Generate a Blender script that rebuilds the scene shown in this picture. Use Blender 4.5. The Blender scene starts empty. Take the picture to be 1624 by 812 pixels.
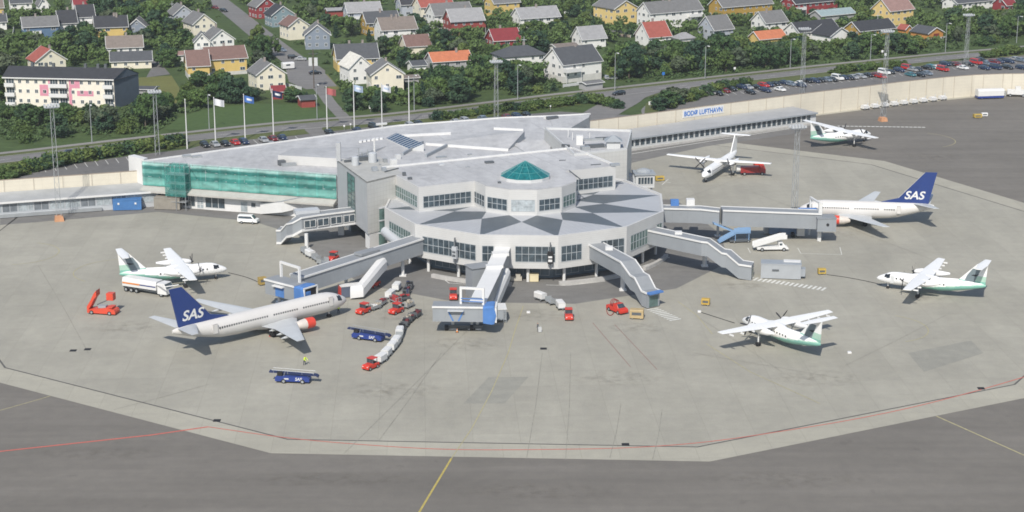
import bpy, bmesh, math, random
from mathutils import Vector, Matrix
random.seed(7)
R = math.radians
C = bpy.context.scene.collection
FPX, PITCH, CAMH = 2866.1, 0.26705, 103.3        # camera solved from the photograph: focal length (px), tilt down, height
_c, _s = math.cos(PITCH), math.sin(PITCH)
def G(u, v, z=0.0):
    """photo pixel -> point in the world at height z"""
    x = (u-812)/FPX; y = -(v-406)/FPX
    d = Vector((x, _c+y*_s, -_s+y*_c))
    t = (z-CAMH)/d.z
    return Vector((d.x*t, d.y*t, z))
def PX(p):
    """world point -> photo pixel"""
    d = Vector((p[0], p[1], p[2]-CAMH))
    zz = d.y*_c - d.z*_s
    return 812+FPX*d.x/zz, 406-FPX*(d.y*_s+d.z*_c)/zz

# ---------------------------------------------------------------- materials
MATS = {}
def lin(h):
    h = h.lstrip('#'); r = []
    for i in (0, 2, 4):
        c = int(h[i:i+2], 16)/255
        r.append(c/12.92 if c <= .04045 else ((c+.055)/1.055)**2.4)
    return r
def mat(name, col, rough=.6, var=.12, scale=.6, metal=0, spec=.4, detail=4, alpha=None, bump=0):
    if name in MATS: return MATS[name]
    if isinstance(col, str): col = lin(col)
    m = bpy.data.materials.new(name); m.use_nodes = True
    nt = m.node_tree; b = nt.nodes['Principled BSDF']
    b.inputs['Roughness'].default_value = rough; b.inputs['Metallic'].default_value = metal
    b.inputs['Specular IOR Level'].default_value = spec
    tc = nt.nodes.new('ShaderNodeTexCoord'); nz = nt.nodes.new('ShaderNodeTexNoise')
    nz.inputs['Scale'].default_value = scale; nz.inputs['Detail'].default_value = detail; nz.inputs['Roughness'].default_value = .65
    nt.links.new(tc.outputs['Object'], nz.inputs['Vector'])
    rp = nt.nodes.new('ShaderNodeValToRGB')
    rp.color_ramp.elements[0].position = .3; rp.color_ramp.elements[1].position = .7
    rp.color_ramp.elements[0].color = [max(0, c*(1-var)) for c in col]+[1]
    rp.color_ramp.elements[1].color = [min(1, c*(1+var)) for c in col]+[1]
    nt.links.new(nz.outputs['Fac'], rp.inputs['Fac'])
    nt.links.new(rp.outputs['Color'], b.inputs['Base Color'])
    if alpha is not None: b.inputs['Alpha'].default_value = alpha
    if bump:
        bp = nt.nodes.new('ShaderNodeBump'); bp.inputs['Strength'].default_value = bump; bp.inputs['Distance'].default_value = .05
        nt.links.new(nz.outputs['Fac'], bp.inputs['Height']); nt.links.new(bp.outputs['Normal'], b.inputs['Normal'])
    MATS[name] = m
    return m
def panel_mat(name, col, sx, sz, line=.72, rough=.5, var=.06, axis='XY'):
    """cladding panels: joints as thin darker lines (brick texture on wall coordinates)"""
    if name in MATS: return MATS[name]
    m = mat(name, col, rough, var, .4)
    nt = m.node_tree; b = nt.nodes['Principled BSDF']
    src = b.inputs['Base Color'].links[0].from_socket
    tc = nt.nodes.new('ShaderNodeTexCoord'); sp = nt.nodes.new('ShaderNodeSeparateXYZ')
    nt.links.new(tc.outputs['Object'], sp.inputs[0])
    def line_of(sock, step, wd):
        a = nt.nodes.new('ShaderNodeMath'); a.operation = 'DIVIDE'; a.inputs[1].default_value = step
        nt.links.new(sock, a.inputs[0])
        f = nt.nodes.new('ShaderNodeMath'); f.operation = 'FRACT'; nt.links.new(a.outputs[0], f.inputs[0])
        l = nt.nodes.new('ShaderNodeMath'); l.operation = 'LESS_THAN'; l.inputs[1].default_value = wd/step
        nt.links.new(f.outputs[0], l.inputs[0]); return l.outputs[0]
    ls = []
    if axis == 'XY':
        if sz: ls.append(line_of(sp.outputs['Z'], sz, .07))
        if sx:
            ad = nt.nodes.new('ShaderNodeMath'); ad.operation = 'ADD'
            nt.links.new(sp.outputs['X'], ad.inputs[0]); nt.links.new(sp.outputs['Y'], ad.inputs[1])
            ls.append(line_of(ad.outputs[0], sx, .09))
    else:
        if sx: ls.append(line_of(sp.outputs['X'], sx, .09))
        if sz: ls.append(line_of(sp.outputs['Y'], sz, .09))
    o = ls[0]
    if len(ls) > 1:
        mx = nt.nodes.new('ShaderNodeMath'); mx.operation = 'MAXIMUM'
        nt.links.new(ls[0], mx.inputs[0]); nt.links.new(ls[1], mx.inputs[1]); o = mx.outputs[0]
    mix = nt.nodes.new('ShaderNodeMixRGB'); mix.blend_type = 'MULTIPLY'; mix.inputs[2].default_value = (line, line, line, 1)
    nt.links.new(o, mix.inputs[0]); nt.links.new(src, mix.inputs[1])
    nt.links.new(mix.outputs[0], b.inputs['Base Color'])
    return m

WHITE = mat('white_paint', (.66, .66, .65), .45, .04)
OFFWHITE = mat('offwhite_panel', (.54, .55, .55), .5, .05, .3)
LGREY = mat('light_grey_metal', (.46, .48, .50), .45, .06, .3)
MGREY = mat('mid_grey_metal', (.30, .325, .35), .45, .07, .3)
DGREY = mat('dark_grey_paint', (.10, .11, .12), .5, .1)
BLACK = mat('black_rubber', (.018, .018, .02), .7, .2)
GLASS = mat('dark_window_glass', (.055, .075, .09), .08, .5, .9, spec=.7)
GREENGLASS = mat('greenish_glass', (.10, .16, .15), .12, .35, .5, spec=.7)
STEEL = mat('galvanised_steel', (.36, .38, .39), .45, .1, metal=.3)
RED = mat('red_paint', (.55, .045, .028), .35, .08)
DRED = mat('dark_red_paint', (.26, .03, .03), .4, .12)
BLUE = mat('blue_paint', (.055, .14, .42), .4, .08)
NAVY = mat('navy_paint', (.012, .03, .17), .4, .08)
SKYBL = mat('bridge_blue', (.075, .19, .46), .45, .1)
YELLOW = mat('yellow_paint', (.44, .31, .06), .5, .15)
ORANGE = mat('orange_paint', (.62, .22, .06), .5, .12)
CONCR = mat('pale_concrete', (.42, .41, .39), .85, .12, .8)

# ---------------------------------------------------------------- mesh builder
class MB:
    def __init__(s): s.v = []; s.f = []; s.mi = []; s.M = Matrix()
    def at(s, x=0, y=0, z=0, rz=0): s.M = Matrix.Translation((x, y, z)) @ Matrix.Rotation(rz, 4, 'Z'); return s
    def add(s, vs, fs, mi=0):
        n = len(s.v); s.v += [tuple(s.M @ Vector(p)) for p in vs]
        for f in fs: s.f.append([i+n for i in f]); s.mi.append(mi)
        return s
    def face(s, pts, mi=0): return s.add(pts, [list(range(len(pts)))], mi)
    def box(s, x0, x1, y0, y1, z0, z1, mi=0):
        v = [(x0, y0, z0), (x1, y0, z0), (x1, y1, z0), (x0, y1, z0), (x0, y0, z1), (x1, y0, z1), (x1, y1, z1), (x0, y1, z1)]
        return s.add(v, [(3, 2, 1, 0), (4, 5, 6, 7), (0, 1, 5, 4), (1, 2, 6, 5), (2, 3, 7, 6), (3, 0, 4, 7)], mi)
    def prism(s, poly, z0, z1, mi=0, cap=None, z1s=None):
        n = len(poly)
        a = sum(poly[i][0]*poly[(i+1) % n][1]-poly[(i+1) % n][0]*poly[i][1] for i in range(n))
        if a < 0: poly = poly[::-1]; z1s = z1s[::-1] if z1s else None
        v = [(p[0], p[1], z0) for p in poly]+[(p[0], p[1], (z1s[i] if z1s else z1)) for i, p in enumerate(poly)]
        s.add(v, [[(i), (i+1) % n, (i+1) % n+n, i+n] for i in range(n)]+[list(range(n))[::-1]], mi)
        s.add(v[n:], [list(range(n))], mi if cap is None else cap)
        return s
    def sheet(s, poly, z, mi=0):
        n = len(poly)
        a = sum(poly[i][0]*poly[(i+1) % n][1]-poly[(i+1) % n][0]*poly[i][1] for i in range(n))
        if a < 0: poly = poly[::-1]
        return s.add([(p[0], p[1], z) for p in poly], [list(range(n))], mi)
    def tube(s, p0, p1, r0, r1=None, n=8, mi=0, cap=True):
        r1 = r0 if r1 is None else r1
        p0 = Vector(p0); p1 = Vector(p1); d = (p1-p0).normalized()
        a = d.orthogonal().normalized(); b = d.cross(a)
        v = [tuple(p0+(a*math.cos(2*math.pi*i/n)+b*math.sin(2*math.pi*i/n))*r0) for i in range(n)]
        v += [tuple(p1+(a*math.cos(2*math.pi*i/n)+b*math.sin(2*math.pi*i/n))*r1) for i in range(n)]
        f = [(i, (i+1) % n, (i+1) % n+n, i+n) for i in range(n)]
        if cap: f += [tuple(range(n))[::-1], tuple(range(n, 2*n))]
        return s.add(v, f, mi)
    def loft(s, rings, mi=0, cap=True, fn=None, closed=True):
        n = len(rings[0]); v = [p for r in rings for p in r]
        for k in range(len(rings)-1):
            for i in range(n if closed else n-1):
                a, b, c, d = k*n+i, k*n+(i+1) % n, (k+1)*n+(i+1) % n, (k+1)*n+i
                q = mi
                if fn:
                    ce = [sum(v[j][t] for j in (a, b, c, d))/4 for t in range(3)]; q = fn(ce)
                base = len(s.v)
                s.f.append([a+base-0, b+base, c+base, d+base]); s.mi.append(q)
            # vertices are appended once below
        base0 = len(s.v)
        s.v += [tuple(s.M @ Vector(p)) for p in v]
        if cap:
            for k, rev in ((0, True), (len(rings)-1, False)):
                idx = [base0+k*n+i for i in range(n)]
                s.f.append(idx[::-1] if rev else idx); s.mi.append(fn([sum(v[k*n+i][t] for i in range(n))/n for t in range(3)]) if fn else mi)
        return s
    def build(s, name, mats, parent=None, smooth=False, local=False):
        if name in ('window', 'glass_strip') and isinstance(mats, (list, tuple)):      # frame, with the pane as its own piece
            fr, pn = MB(), MB()
            for t, k in ((fr, 1), (pn, 0)):
                for f, q in zip(s.f, s.mi):
                    if q == k: t.face([s.v[i] for i in f])
            o = fr.build('window_frame' if name == 'window' else name, mats[1], parent, smooth, local); o.name = 'window'
            p = pn.build('pane', mats[0], parent, smooth, local); p.parent = o
            return o
        me = bpy.data.meshes.new(name)
        vs = s.v
        if parent is not None and not local:
            L = parent.location
            if parent.parent is not None: L = L+parent.parent.location
            vs = [(p[0]-L.x, p[1]-L.y, p[2]-L.z) for p in s.v]
        me.from_pydata(vs, [], s.f)
        if not isinstance(mats, (list, tuple)): mats = [mats]
        for m in mats: me.materials.append(m)
        for p, mi in zip(me.polygons, s.mi): p.material_index = min(mi, len(mats)-1); p.use_smooth = bool(smooth)
        me.validate(); me.update()
        bm = bmesh.new(); bm.from_mesh(me); bmesh.ops.recalc_face_normals(bm, faces=bm.faces[:]); bm.to_mesh(me); bm.free()
        if smooth:
            try: me.set_sharp_from_angle(angle=R(smooth if smooth is not True else 40))
            except Exception: pass
        o = bpy.data.objects.new(name, me); C.objects.link(o)
        if parent is not None: o.parent = parent
        return o

    def pieces(s, name, mats, parent=None, smooth=False, local=False):
        """every separate piece of the mesh becomes an object of its own"""
        par = list(range(len(s.v)))
        def find(a):
            while par[a] != a: par[a] = par[par[a]]; a = par[a]
            return a
        for f in s.f:
            for i in f[1:]: par[find(i)] = find(f[0])
        grp = {}
        for f, q in zip(s.f, s.mi): grp.setdefault(find(f[0]), []).append((f, q))
        out = []
        for g in grp.values():
            ids = sorted({i for f, _ in g for i in f}); mp = {a: k for k, a in enumerate(ids)}
            m = MB(); m.v = [s.v[i] for i in ids]; m.f = [[mp[i] for i in f] for f, _ in g]; m.mi = [q for _, q in g]
            out.append(m.build(name, mats, parent, smooth, local))
        return out

def tag(o, label, cat, group=None):
    o['label'] = label; o['category'] = cat
    if group: o['group'] = group
    return o
def thing(name, label, cat, loc=(0, 0, 0), rz=0, group=None):
    o = bpy.data.objects.new(name, None); C.objects.link(o); o.empty_display_size = .5
    o.location = loc; o.rotation_euler = (0, 0, rz)
    return tag(o, label, cat, group)
def structure(name, mb, mats, kind='structure'):
    o = mb.build(name, mats); o['kind'] = kind; return o
def dup(o, loc=None, rz=None, label=None, group=None, scale=None, parent=None):
    c = o.copy(); C.objects.link(c)
    if parent is not None: c.parent = parent
    if loc is not None: c.location = loc
    if rz is not None: c.rotation_euler = (0, 0, rz)
    if scale is not None: c.scale = scale
    if label: c['label'] = label
    if group: c['group'] = group
    for ch in list(o.children): dup(ch, parent=c)
    return c
def part_of(mesh, name, parent, loc=(0, 0, 0), rz=0):
    o = bpy.data.objects.new(name, mesh); C.objects.link(o); o.parent = parent
    o.location = loc; o.rotation_euler = (0, 0, rz); return o
def rect(cx, cy, rz, lx, ly, ox=0, oy=0):
    """rectangle from a corner: lx along rz, ly to its left"""
    e = Vector((math.cos(rz), math.sin(rz))); n = Vector((-e.y, e.x)); o = Vector((cx, cy))
    return [tuple(o+e*a+n*b) for a, b in ((ox, oy), (ox+lx, oy), (ox+lx, oy+ly), (ox, oy+ly))]
def text_mesh(txt, size, shear=0, offset=0, extrude=.02):
    cu = bpy.data.curves.new('t', 'FONT'); cu.body = txt; cu.size = size; cu.shear = shear; cu.offset = offset; cu.extrude = extrude
    cu.align_x = 'CENTER'; cu.align_y = 'CENTER'
    o = bpy.data.objects.new('t', cu); C.objects.link(o)
    dg = bpy.context.evaluated_depsgraph_get(); dg.update()
    me = bpy.data.meshes.new_from_object(o.evaluated_get(dg))
    bpy.data.objects.remove(o); bpy.data.curves.remove(cu)
    return me
# window grid: pane plus a frame of bars, standing on a wall; dirv runs left to right seen from outside
def window_mb(p, dirv, w, h, nx, ny, fw=.12, mb=None, proud=.04):
    mb = mb or MB(); e = Vector((dirv[0], dirv[1], 0)).normalized(); n = Vector((e.y, -e.x, 0)); up = Vector((0, 0, 1)); p = Vector(p)
    def q(a0, a1, b0, b1, d0, d1, mi):
        P = [p+e*a+up*b+n*d for d in (d0, d1) for a, b in ((a0, b0), (a1, b0), (a1, b1), (a0, b1))]
        mb.add([tuple(t) for t in P], [(0, 3, 2, 1), (4, 5, 6, 7), (0, 1, 5, 4), (1, 2, 6, 5), (2, 3, 7, 6), (3, 0, 4, 7)], mi)
    q(0, w, 0, h, .005, proud, 0)
    for i in range(nx+1):
        x = fw/2+(w-fw)*i/nx; q(x-fw/2, x+fw/2, 0, h, .01, proud+.06, 1)
    for j in range(ny+1):
        y = fw/2+(h-fw)*j/ny; q(fw, w-fw, y-fw/2, y+fw/2, .011, proud+.052, 1)
    return mb
SKY_STR, SUN_STR, EXPO, HAZE = .095, 3.5, .36, .00008
# ================================================================ GROUND
CX, CY, PHI = 2.9, 386.3, -0.051            # centre and turn of the twelve-sided pier and apron
def ring12(r, k0=0, k1=12):
    return [(CX+r*math.cos(PHI+R(30)*(k-5.5+4.5)-math.pi/2), CY+r*math.sin(PHI+R(30)*(k-5.5+4.5)-math.pi/2)) for k in range(k0, k1)]
def V12(r, k):
    """corner k of the twelve-gon: corners 0 and 1 bound the face that looks at the camera"""
    a = PHI+R(30)*(k-.5)-math.pi/2
    return Vector((CX+r*math.cos(a), CY+r*math.sin(a)))
def poly12(r): return [tuple(V12(r, k)) for k in range(12)]
def surface_mat(name, base, spots, dark, patch=None, joints=None, streak=None, rough=.9, js=.8):
    """worn ground: several noise sizes, optional slab joints and long streaks"""
    m = bpy.data.materials.new(name); m.use_nodes = True
    nt = m.node_tree; b = nt.nodes['Principled BSDF']; b.inputs['Roughness'].default_value = rough
    b.inputs['Specular IOR Level'].default_value = .25
    tc = nt.nodes.new('ShaderNodeTexCoord')
    def noise(scale, det, vec=None, rot=None, sc=None):
        n = nt.nodes.new('ShaderNodeTexNoise'); n.inputs['Scale'].default_value = scale; n.inputs['Detail'].default_value = det; n.inputs['Roughness'].default_value = .62
        src = tc.outputs['Object']
        if sc:
            mp = nt.nodes.new('ShaderNodeMapping'); mp.inputs['Scale'].default_value = sc; mp.inputs['Rotation'].default_value = (0, 0, rot or 0)
            nt.links.new(src, mp.inputs[0]); src = mp.outputs[0]
        nt.links.new(src, n.inputs['Vector']); return n.outputs['Fac']
    def ramp(f, p0, p1, c0, c1):
        r = nt.nodes.new('ShaderNodeValToRGB'); e = r.color_ramp.elements
        e[0].position = p0; e[1].position = p1; e[0].color = list(c0)+[1]; e[1].color = list(c1)+[1]
        nt.links.new(f, r.inputs[0]); return r.outputs[0]
    def mix(a, bb, mode, fac=1):
        x = nt.nodes.new('ShaderNodeMixRGB'); x.blend_type = mode; x.inputs[0].default_value = fac
        nt.links.new(a, x.inputs[1]); nt.links.new(bb, x.inputs[2]); return x.outputs[0]
    col = ramp(noise(.035, 5), .32, .68, [c*.90 for c in base], [c*1.07 for c in base])
    col = mix(col, ramp(noise(.45, 6), .35, .66, (spots, spots, spots*1.01), (1.05, 1.05, 1.04)), 'MULTIPLY', .8)
    col = mix(col, ramp(noise(5, 4), .3, .7, (.86, .86, .86), (1.12, 1.12, 1.12)), 'MULTIPLY', .8)
    if streak: col = mix(col, ramp(noise(1, 5, rot=streak[0], sc=(streak[1], streak[2], 1)), .38, .66, (streak[3],)*3, (1.07,)*3), 'MULTIPLY', .8)
    if dark: col = mix(col, ramp(noise(dark[0], 3), dark[1], dark[1]+.05, (1, 1, 1), (dark[2],)*3), 'MULTIPLY', 1)
    if joints:
        mp = nt.nodes.new('ShaderNodeMapping'); mp.inputs['Rotation'].default_value = (0, 0, joints[0])
        nt.links.new(tc.outputs['Object'], mp.inputs[0])
        br = nt.nodes.new('ShaderNodeTexBrick'); br.inputs['Scale'].default_value = 1; br.offset = 0
        br.inputs['Brick Width'].default_value = joints[1]; br.inputs['Row Height'].default_value = joints[2]
        br.inputs['Mortar Size'].default_value = joints[3]; br.inputs['Mortar Smooth'].default_value = .6
        br.inputs['Color1'].default_value = (1.03, 1.03, 1.03, 1); br.inputs['Color2'].default_value = (.95, .95, .955, 1); br.inputs['Mortar'].default_value = (js, js, js, 1)
        nt.links.new(mp.outputs[0], br.inputs['Vector'])
        col = mix(col, br.outputs['Color'], 'MULTIPLY', .85)
    nt.links.new(col, b.inputs['Base Color'])
    return m
M_APRON = surface_mat('apron_concrete', (.338, .324, .274), .94, (.12, .68, .95), joints=(PHI, 7.5, 7.5, .05), streak=(.3, .16, .03, .96))
M_DRAIN = surface_mat('apron_edge_concrete', (.372, .355, .295), .95, None, joints=(PHI, 6, 6, .06))
M_TAR = surface_mat('dark_asphalt', (.180, .167, .148), .93, (.2, .67, .9), streak=(-.14, .015, .22, .88))
M_TAR2 = surface_mat('service_road_asphalt', (.195, .19, .18), .9, (.3, .64, .85), streak=(.5, .1, .3, .9))
M_ROAD = surface_mat('road_asphalt', (.20, .195, .19), .9, (.3, .66, .86), streak=(-R(34), .02, .5, .86))
M_LOT = surface_mat('car_park_asphalt', (.165, .16, .155), .88, (.3, .62, .8))
M_GRASS = surface_mat('meadow_grass', (.070, .108, .034), .75, (.25, .58, .72), streak=(.4, .12, .3, .78))
M_LAWN = surface_mat('mown_lawn', (.15, .155, .05), .85, None)
M_VERGE = surface_mat('verge_grass', (.105, .125, .045), .75, (.4, .6, .75))
L_WHITE = mat('road_marking_white', (.62, .62, .58), .8, .25, 3)
L_YEL = mat('marking_yellow', (.42, .34, .10), .85, .3, 3)
L_RED = mat('marking_red', (.50, .13, .10), .85, .3, 3)
L_DARK = mat('drain_grating', (.095, .092, .085), .8, .3, 2)
L_PALEY = mat('worn_yellow_line', (.38, .345, .20), .9, .25, 2)

structure('ground', MB().sheet([(-900, 40), (900, 40), (1400, 1500), (-1400, 1500)], -.02), M_GRASS)
# taxiway asphalt under and round the apron, up to the terminal and the noise wall
tar = [(-420, 60), (420, 60), (420, 640), (330, 640)]
tar += [tuple(G(u, v)[:2]) for u, v in ((1800, 138), (1624, 146), (1570, 147), (1520, 151), (1420, 161), (1350, 170), (1293, 175))]
tar += [(84, 537), (22, 496), (10, 475), (-40, 440), (-88, 428), (-118, 420), (-160, 408), (-420, 330)]
structure('taxiway', MB().sheet(tar, 0), M_TAR)
structure('apron', MB().sheet(poly12(130.8), .004), M_APRON)
edge = MB()
po, pi_ = poly12(130.8), poly12(124.6)
for k in range(12):
    a, b = po[k], po[(k+1) % 12]; c, d = pi_[(k+1) % 12], pi_[k]
    edge.add([(a[0], a[1], .008), (b[0], b[1], .008), (c[0], c[1], .008), (d[0], d[1], .008)], [(0, 1, 2, 3)])
structure('apron_edge', edge, M_DRAIN)
dr = MB()
po, pi_ = poly12(124.75), poly12(124.4)
for k in range(12):
    a, b = po[k], po[(k+1) % 12]; c, d = pi_[(k+1) % 12], pi_[k]
    dr.add([(a[0], a[1], .012), (b[0], b[1], .012), (c[0], c[1], .012), (d[0], d[1], .012)], [(0, 1, 2, 3)])
structure('drain_channel', dr, L_DARK)
# darker service road that runs round the pier and along both wings
sr = [tuple(V12(46, k)) for k in range(-3, 4)]
structure('service_road', MB().sheet([tuple(V12(45.5, k)) for k in (-2, -1, 0, 1, 2, 3)]+[tuple(V12(45.5, 4)), (40, 430), (-20, 430), (-50, 400)], .008), M_TAR2)
lw = [G(0, 357), G(110, 348), G(250, 336), G(400, 351), G(470, 372), G(590, 352), G(500, 330), G(250, 322), G(0, 338)]
structure('service_lane', MB().sheet([tuple(p[:2]) for p in lw], .012), M_TAR2)
ws = [G(1293, 184), G(1368, 174.5), G(1430, 167), G(1500, 159), G(1545, 154.5), G(1545, 151), G(1500, 155.5), G(1430, 163), G(1368, 170.5), G(1290, 176)]
structure('wall_foot_strip', MB().sheet([tuple(p[:2]) for p in ws], .016), M_DRAIN)
rw = [G(985, 300), G(985, 262), G(1120, 232), G(1255, 213), G(1300, 196), G(1291, 193), G(985, 241), G(960, 262), G(960, 300)]
structure('service_strip', MB().sheet([tuple(p[:2]) for p in rw], .016), M_TAR2)

def line(pts, w, z=.02, mb=None, mi=0):
    mb = mb or MB(); P = [Vector(p[:2]) for p in pts]
    L = []; Rr = []
    for i, p in enumerate(P):
        d = (P[min(i+1, len(P)-1)]-P[max(i-1, 0)]).normalized(); n = Vector((-d.y, d.x))
        L.append(p+n*w/2); Rr.append(p-n*w/2)
    for i in range(len(P)-1):
        mb.add([(Rr[i].x, Rr[i].y, z), (Rr[i+1].x, Rr[i+1].y, z), (L[i+1].x, L[i+1].y, z), (L[i].x, L[i].y, z)], [(0, 1, 2, 3)], mi)
    return mb
def gl(pts, w, z=.02, mb=None): return line([G(u, v) for u, v in pts], w, z, mb)
def smooth(pts, n=10):
    P = [pts[0]]+list(pts)+[pts[-1]]; o = []
    for i in range(1, len(P)-2):
        for t in range(n):
            t /= n; a, b, c, d = (Vector(P[i+j][:2]) for j in (-1, 0, 1, 2))
            o.append(.5*((2*b)+(-a+c)*t+(2*a-5*b+4*c-d)*t*t+(-a+3*b-3*c+d)*t**3))
    o.append(Vector(pts[-1][:2])); return o
def off(P, d):
    o = []
    for i, p in enumerate(P):
        t = (P[min(i+1, len(P)-1)]-P[max(i-1, 0)]).normalized(); o.append(p+Vector((-t.y, t.x))*d)
    return o
def curve(c, r, a0, a1, n=40): return [(c[0]+r*math.cos(R(a0+(a1-a0)*i/n)), c[1]+r*math.sin(R(a0+(a1-a0)*i/n))) for i in range(n+1)]
red = gl([(-60, 724), (0, 716), (120, 703), (240, 690), (330, 677)], .42, .020)
line(smooth([G(u, v) for u, v in ((330, 677), (460, 695), (600, 707), (720, 713), (860, 713), (1000, 710), (1120, 701), (1240, 684), (1360, 664), (1480, 638), (1624, 598), (1800, 540))]), .24, .024, red)
structure('red_boundary_line', red, L_RED)
yl = gl([(600, 930), (665, 812), (716, 727)], .32, .020)
structure('yellow_taxi_line', yl, L_YEL)
y2 = gl([(716, 727), (748, 680), (780, 620), (806, 560), (818, 520), (830, 485)], .16, .028)
gl([(1485, 660), (1624, 722), (1700, 757)], .3, .020, y2); gl([(0, 651), (60, 634), (80, 628)], .2, .020, y2)
line(curve(G(25, 402), 9.2, -80, 75), .16, .028, y2); line(curve(G(190, 430), 9.5, 95, 235), .16, .028, y2)
line(curve(G(1452, 222), 11, -60, 60), .2, .028, y2); line(curve(G(1395, 520), 9, -70, 60), .16, .028, y2)
gl([(1075, 478), (1105, 500), (1130, 530)], .14, .028, y2); gl([(1300, 640), (1190, 590), (1120, 545)], .14, .028, y2)
structure('yellow_stand_lines', y2, L_PALEY)
rl = gl([(940, 512), (1000, 582)], .16, .020); gl([(975, 515), (1042, 586)], .16, .020, rl)
structure('stand_guide_lines', rl, mat('dull_red_line', (.26, .17, .15), .9, .3, 2))
# tar joints of the concrete slabs that show as long cracks
cr = MB()
for a, b in (((760, 505), (545, 720)), ((700, 560), (600, 700)), ((860, 560), (835, 728)), ((905, 560), (897, 729)), ((985, 640), (967, 727)), ((1050, 650), (1035, 729)),
             ((1080, 440), (950, 445)), ((640, 455), (560, 470)), ((1110, 505), (1240, 590)), ((180, 650), (330, 610)), ((1340, 580), (1500, 500)), ((1100, 560), (1330, 600)),
             ((60, 420), (140, 560)), ((1180, 300), (1500, 420)), ((1040, 330), (1180, 280))):
    gl([a, ((a[0]+b[0])/2+2, (a[1]+b[1])/2), b], .1, .032, cr)
structure('slab_cracks', cr, mat('tar_joint', (.25, .243, .21), .9, .3, 1))
pt = MB()
for q in (((735, 640), (800, 640), (838, 598), (775, 598)), ((1440, 560), (1540, 540), (1560, 560), (1465, 590))):
    pt.sheet([tuple(G(u, v)[:2]) for u, v in q], .016)
structure('concrete_repair_patch', pt, surface_mat('repair_concrete', (.295, .288, .25), .88, None))
def stain_mat():
    m = bpy.data.materials.new('oil_stain'); m.use_nodes = True; nt = m.node_tree; b = nt.nodes['Principled BSDF']; b.inputs['Base Color'].default_value = (.20, .175, .135, 1); b.inputs['Roughness'].default_value = .6
    tc = nt.nodes.new('ShaderNodeTexCoord'); nz = nt.nodes.new('ShaderNodeTexNoise'); nz.inputs['Scale'].default_value = .55; nz.inputs['Detail'].default_value = 6; nt.links.new(tc.outputs['Object'], nz.inputs['Vector'])
    r = nt.nodes.new('ShaderNodeValToRGB'); e = r.color_ramp.elements; e[0].position = .44; e[1].position = .74; e[0].color = (0, 0, 0, 1); e[1].color = (.32, .32, .32, 1)
    nt.links.new(nz.outputs['Fac'], r.inputs[0])
    gr = nt.nodes.new('ShaderNodeTexGradient'); gr.gradient_type = 'SPHERICAL'; mp = nt.nodes.new('ShaderNodeMapping'); mp.inputs['Location'].default_value = (-1, -1, 0); mp.inputs['Scale'].default_value = (2, 2, 0)
    nt.links.new(tc.outputs['Generated'], mp.inputs[0]); nt.links.new(mp.outputs[0], gr.inputs[0])
    g2 = nt.nodes.new('ShaderNodeMath'); g2.operation = 'POWER'; g2.inputs[1].default_value = .6; nt.links.new(gr.outputs['Fac'], g2.inputs[0])
    mu = nt.nodes.new('ShaderNodeMath'); mu.operation = 'MULTIPLY'; nt.links.new(r.outputs[0], mu.inputs[0]); nt.links.new(g2.outputs[0], mu.inputs[1]); nt.links.new(mu.outputs[0], b.inputs['Alpha']); return m
STAIN = stain_mat()
for (u, v, w, d) in ((740, 545, 16, 9), (430, 520, 13, 8), (1225, 540, 11, 8), (1010, 520, 12, 8), (855, 500, 12, 9), (1470, 470, 10, 7), (320, 440, 10, 7), (1180, 452, 12, 7), (640, 500, 14, 9), (1330, 370, 10, 8), (560, 430, 10, 8), (1160, 280, 9, 8), (980, 600, 18, 9), (620, 620, 20, 10), (1300, 600, 18, 9), (200, 520, 16, 9), (850, 780, 26, 7), (520, 760, 30, 6), (1250, 760, 30, 7), (150, 720, 24, 6), (1480, 250, 18, 12)):
    p = G(u, v); structure('oil_stain', MB().sheet([(p.x+w/2*math.cos(i*.3927), p.y+d/2*math.sin(i*.3927)) for i in range(16)], .036), STAIN)
# zebra strips by the walkways, dashed white line, white bay lines
zb = MB()
def dashes(a, b, n, w, ln, z=.02, perp=True):
    A, B = G(*a), G(*b); d = (B-A).normalized(); nn = Vector((-d.y, d.x, 0))
    for i in range(n):
        p = A+(B-A)*((i+.5)/n)
        if perp: line([p-nn*ln/2, p+nn*ln/2], w, z, zb)
        else: line([p-d*ln/2, p+d*ln/2], w, z, zb)
dashes((1033, 489), (1073, 508), 9, .42, 2.6); dashes((1188, 441), (1310, 459), 17, .5, 2.4)
dashes((1328, 200), (1468, 202), 21, .9, .95, perp=False)
gl([(700, 440), (712, 449), (760, 452)], .2, .02, zb); gl([(866, 452), (900, 453), (960, 446)], .2, .02, zb)
gl([(1010, 425), (1062, 408)], .2, .02, zb); gl([(990, 246), (1120, 225), (1278, 200)], .35, .026, zb)
gl([(1270, 402), (1335, 404)], .15, .02, zb); gl([(1265, 393), (1270, 402)], .15, .02, zb); gl([(1335, 404), (1332, 392)], .15, .02, zb)
gl([(1186, 393), (1190, 401)], .15, .02, zb); gl([(1046, 287), (1064, 290)], .2, .02, zb); gl([(1050, 293), (1060, 284)], .2, .02, zb)
structure('white_markings', zb, L_WHITE)

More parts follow.
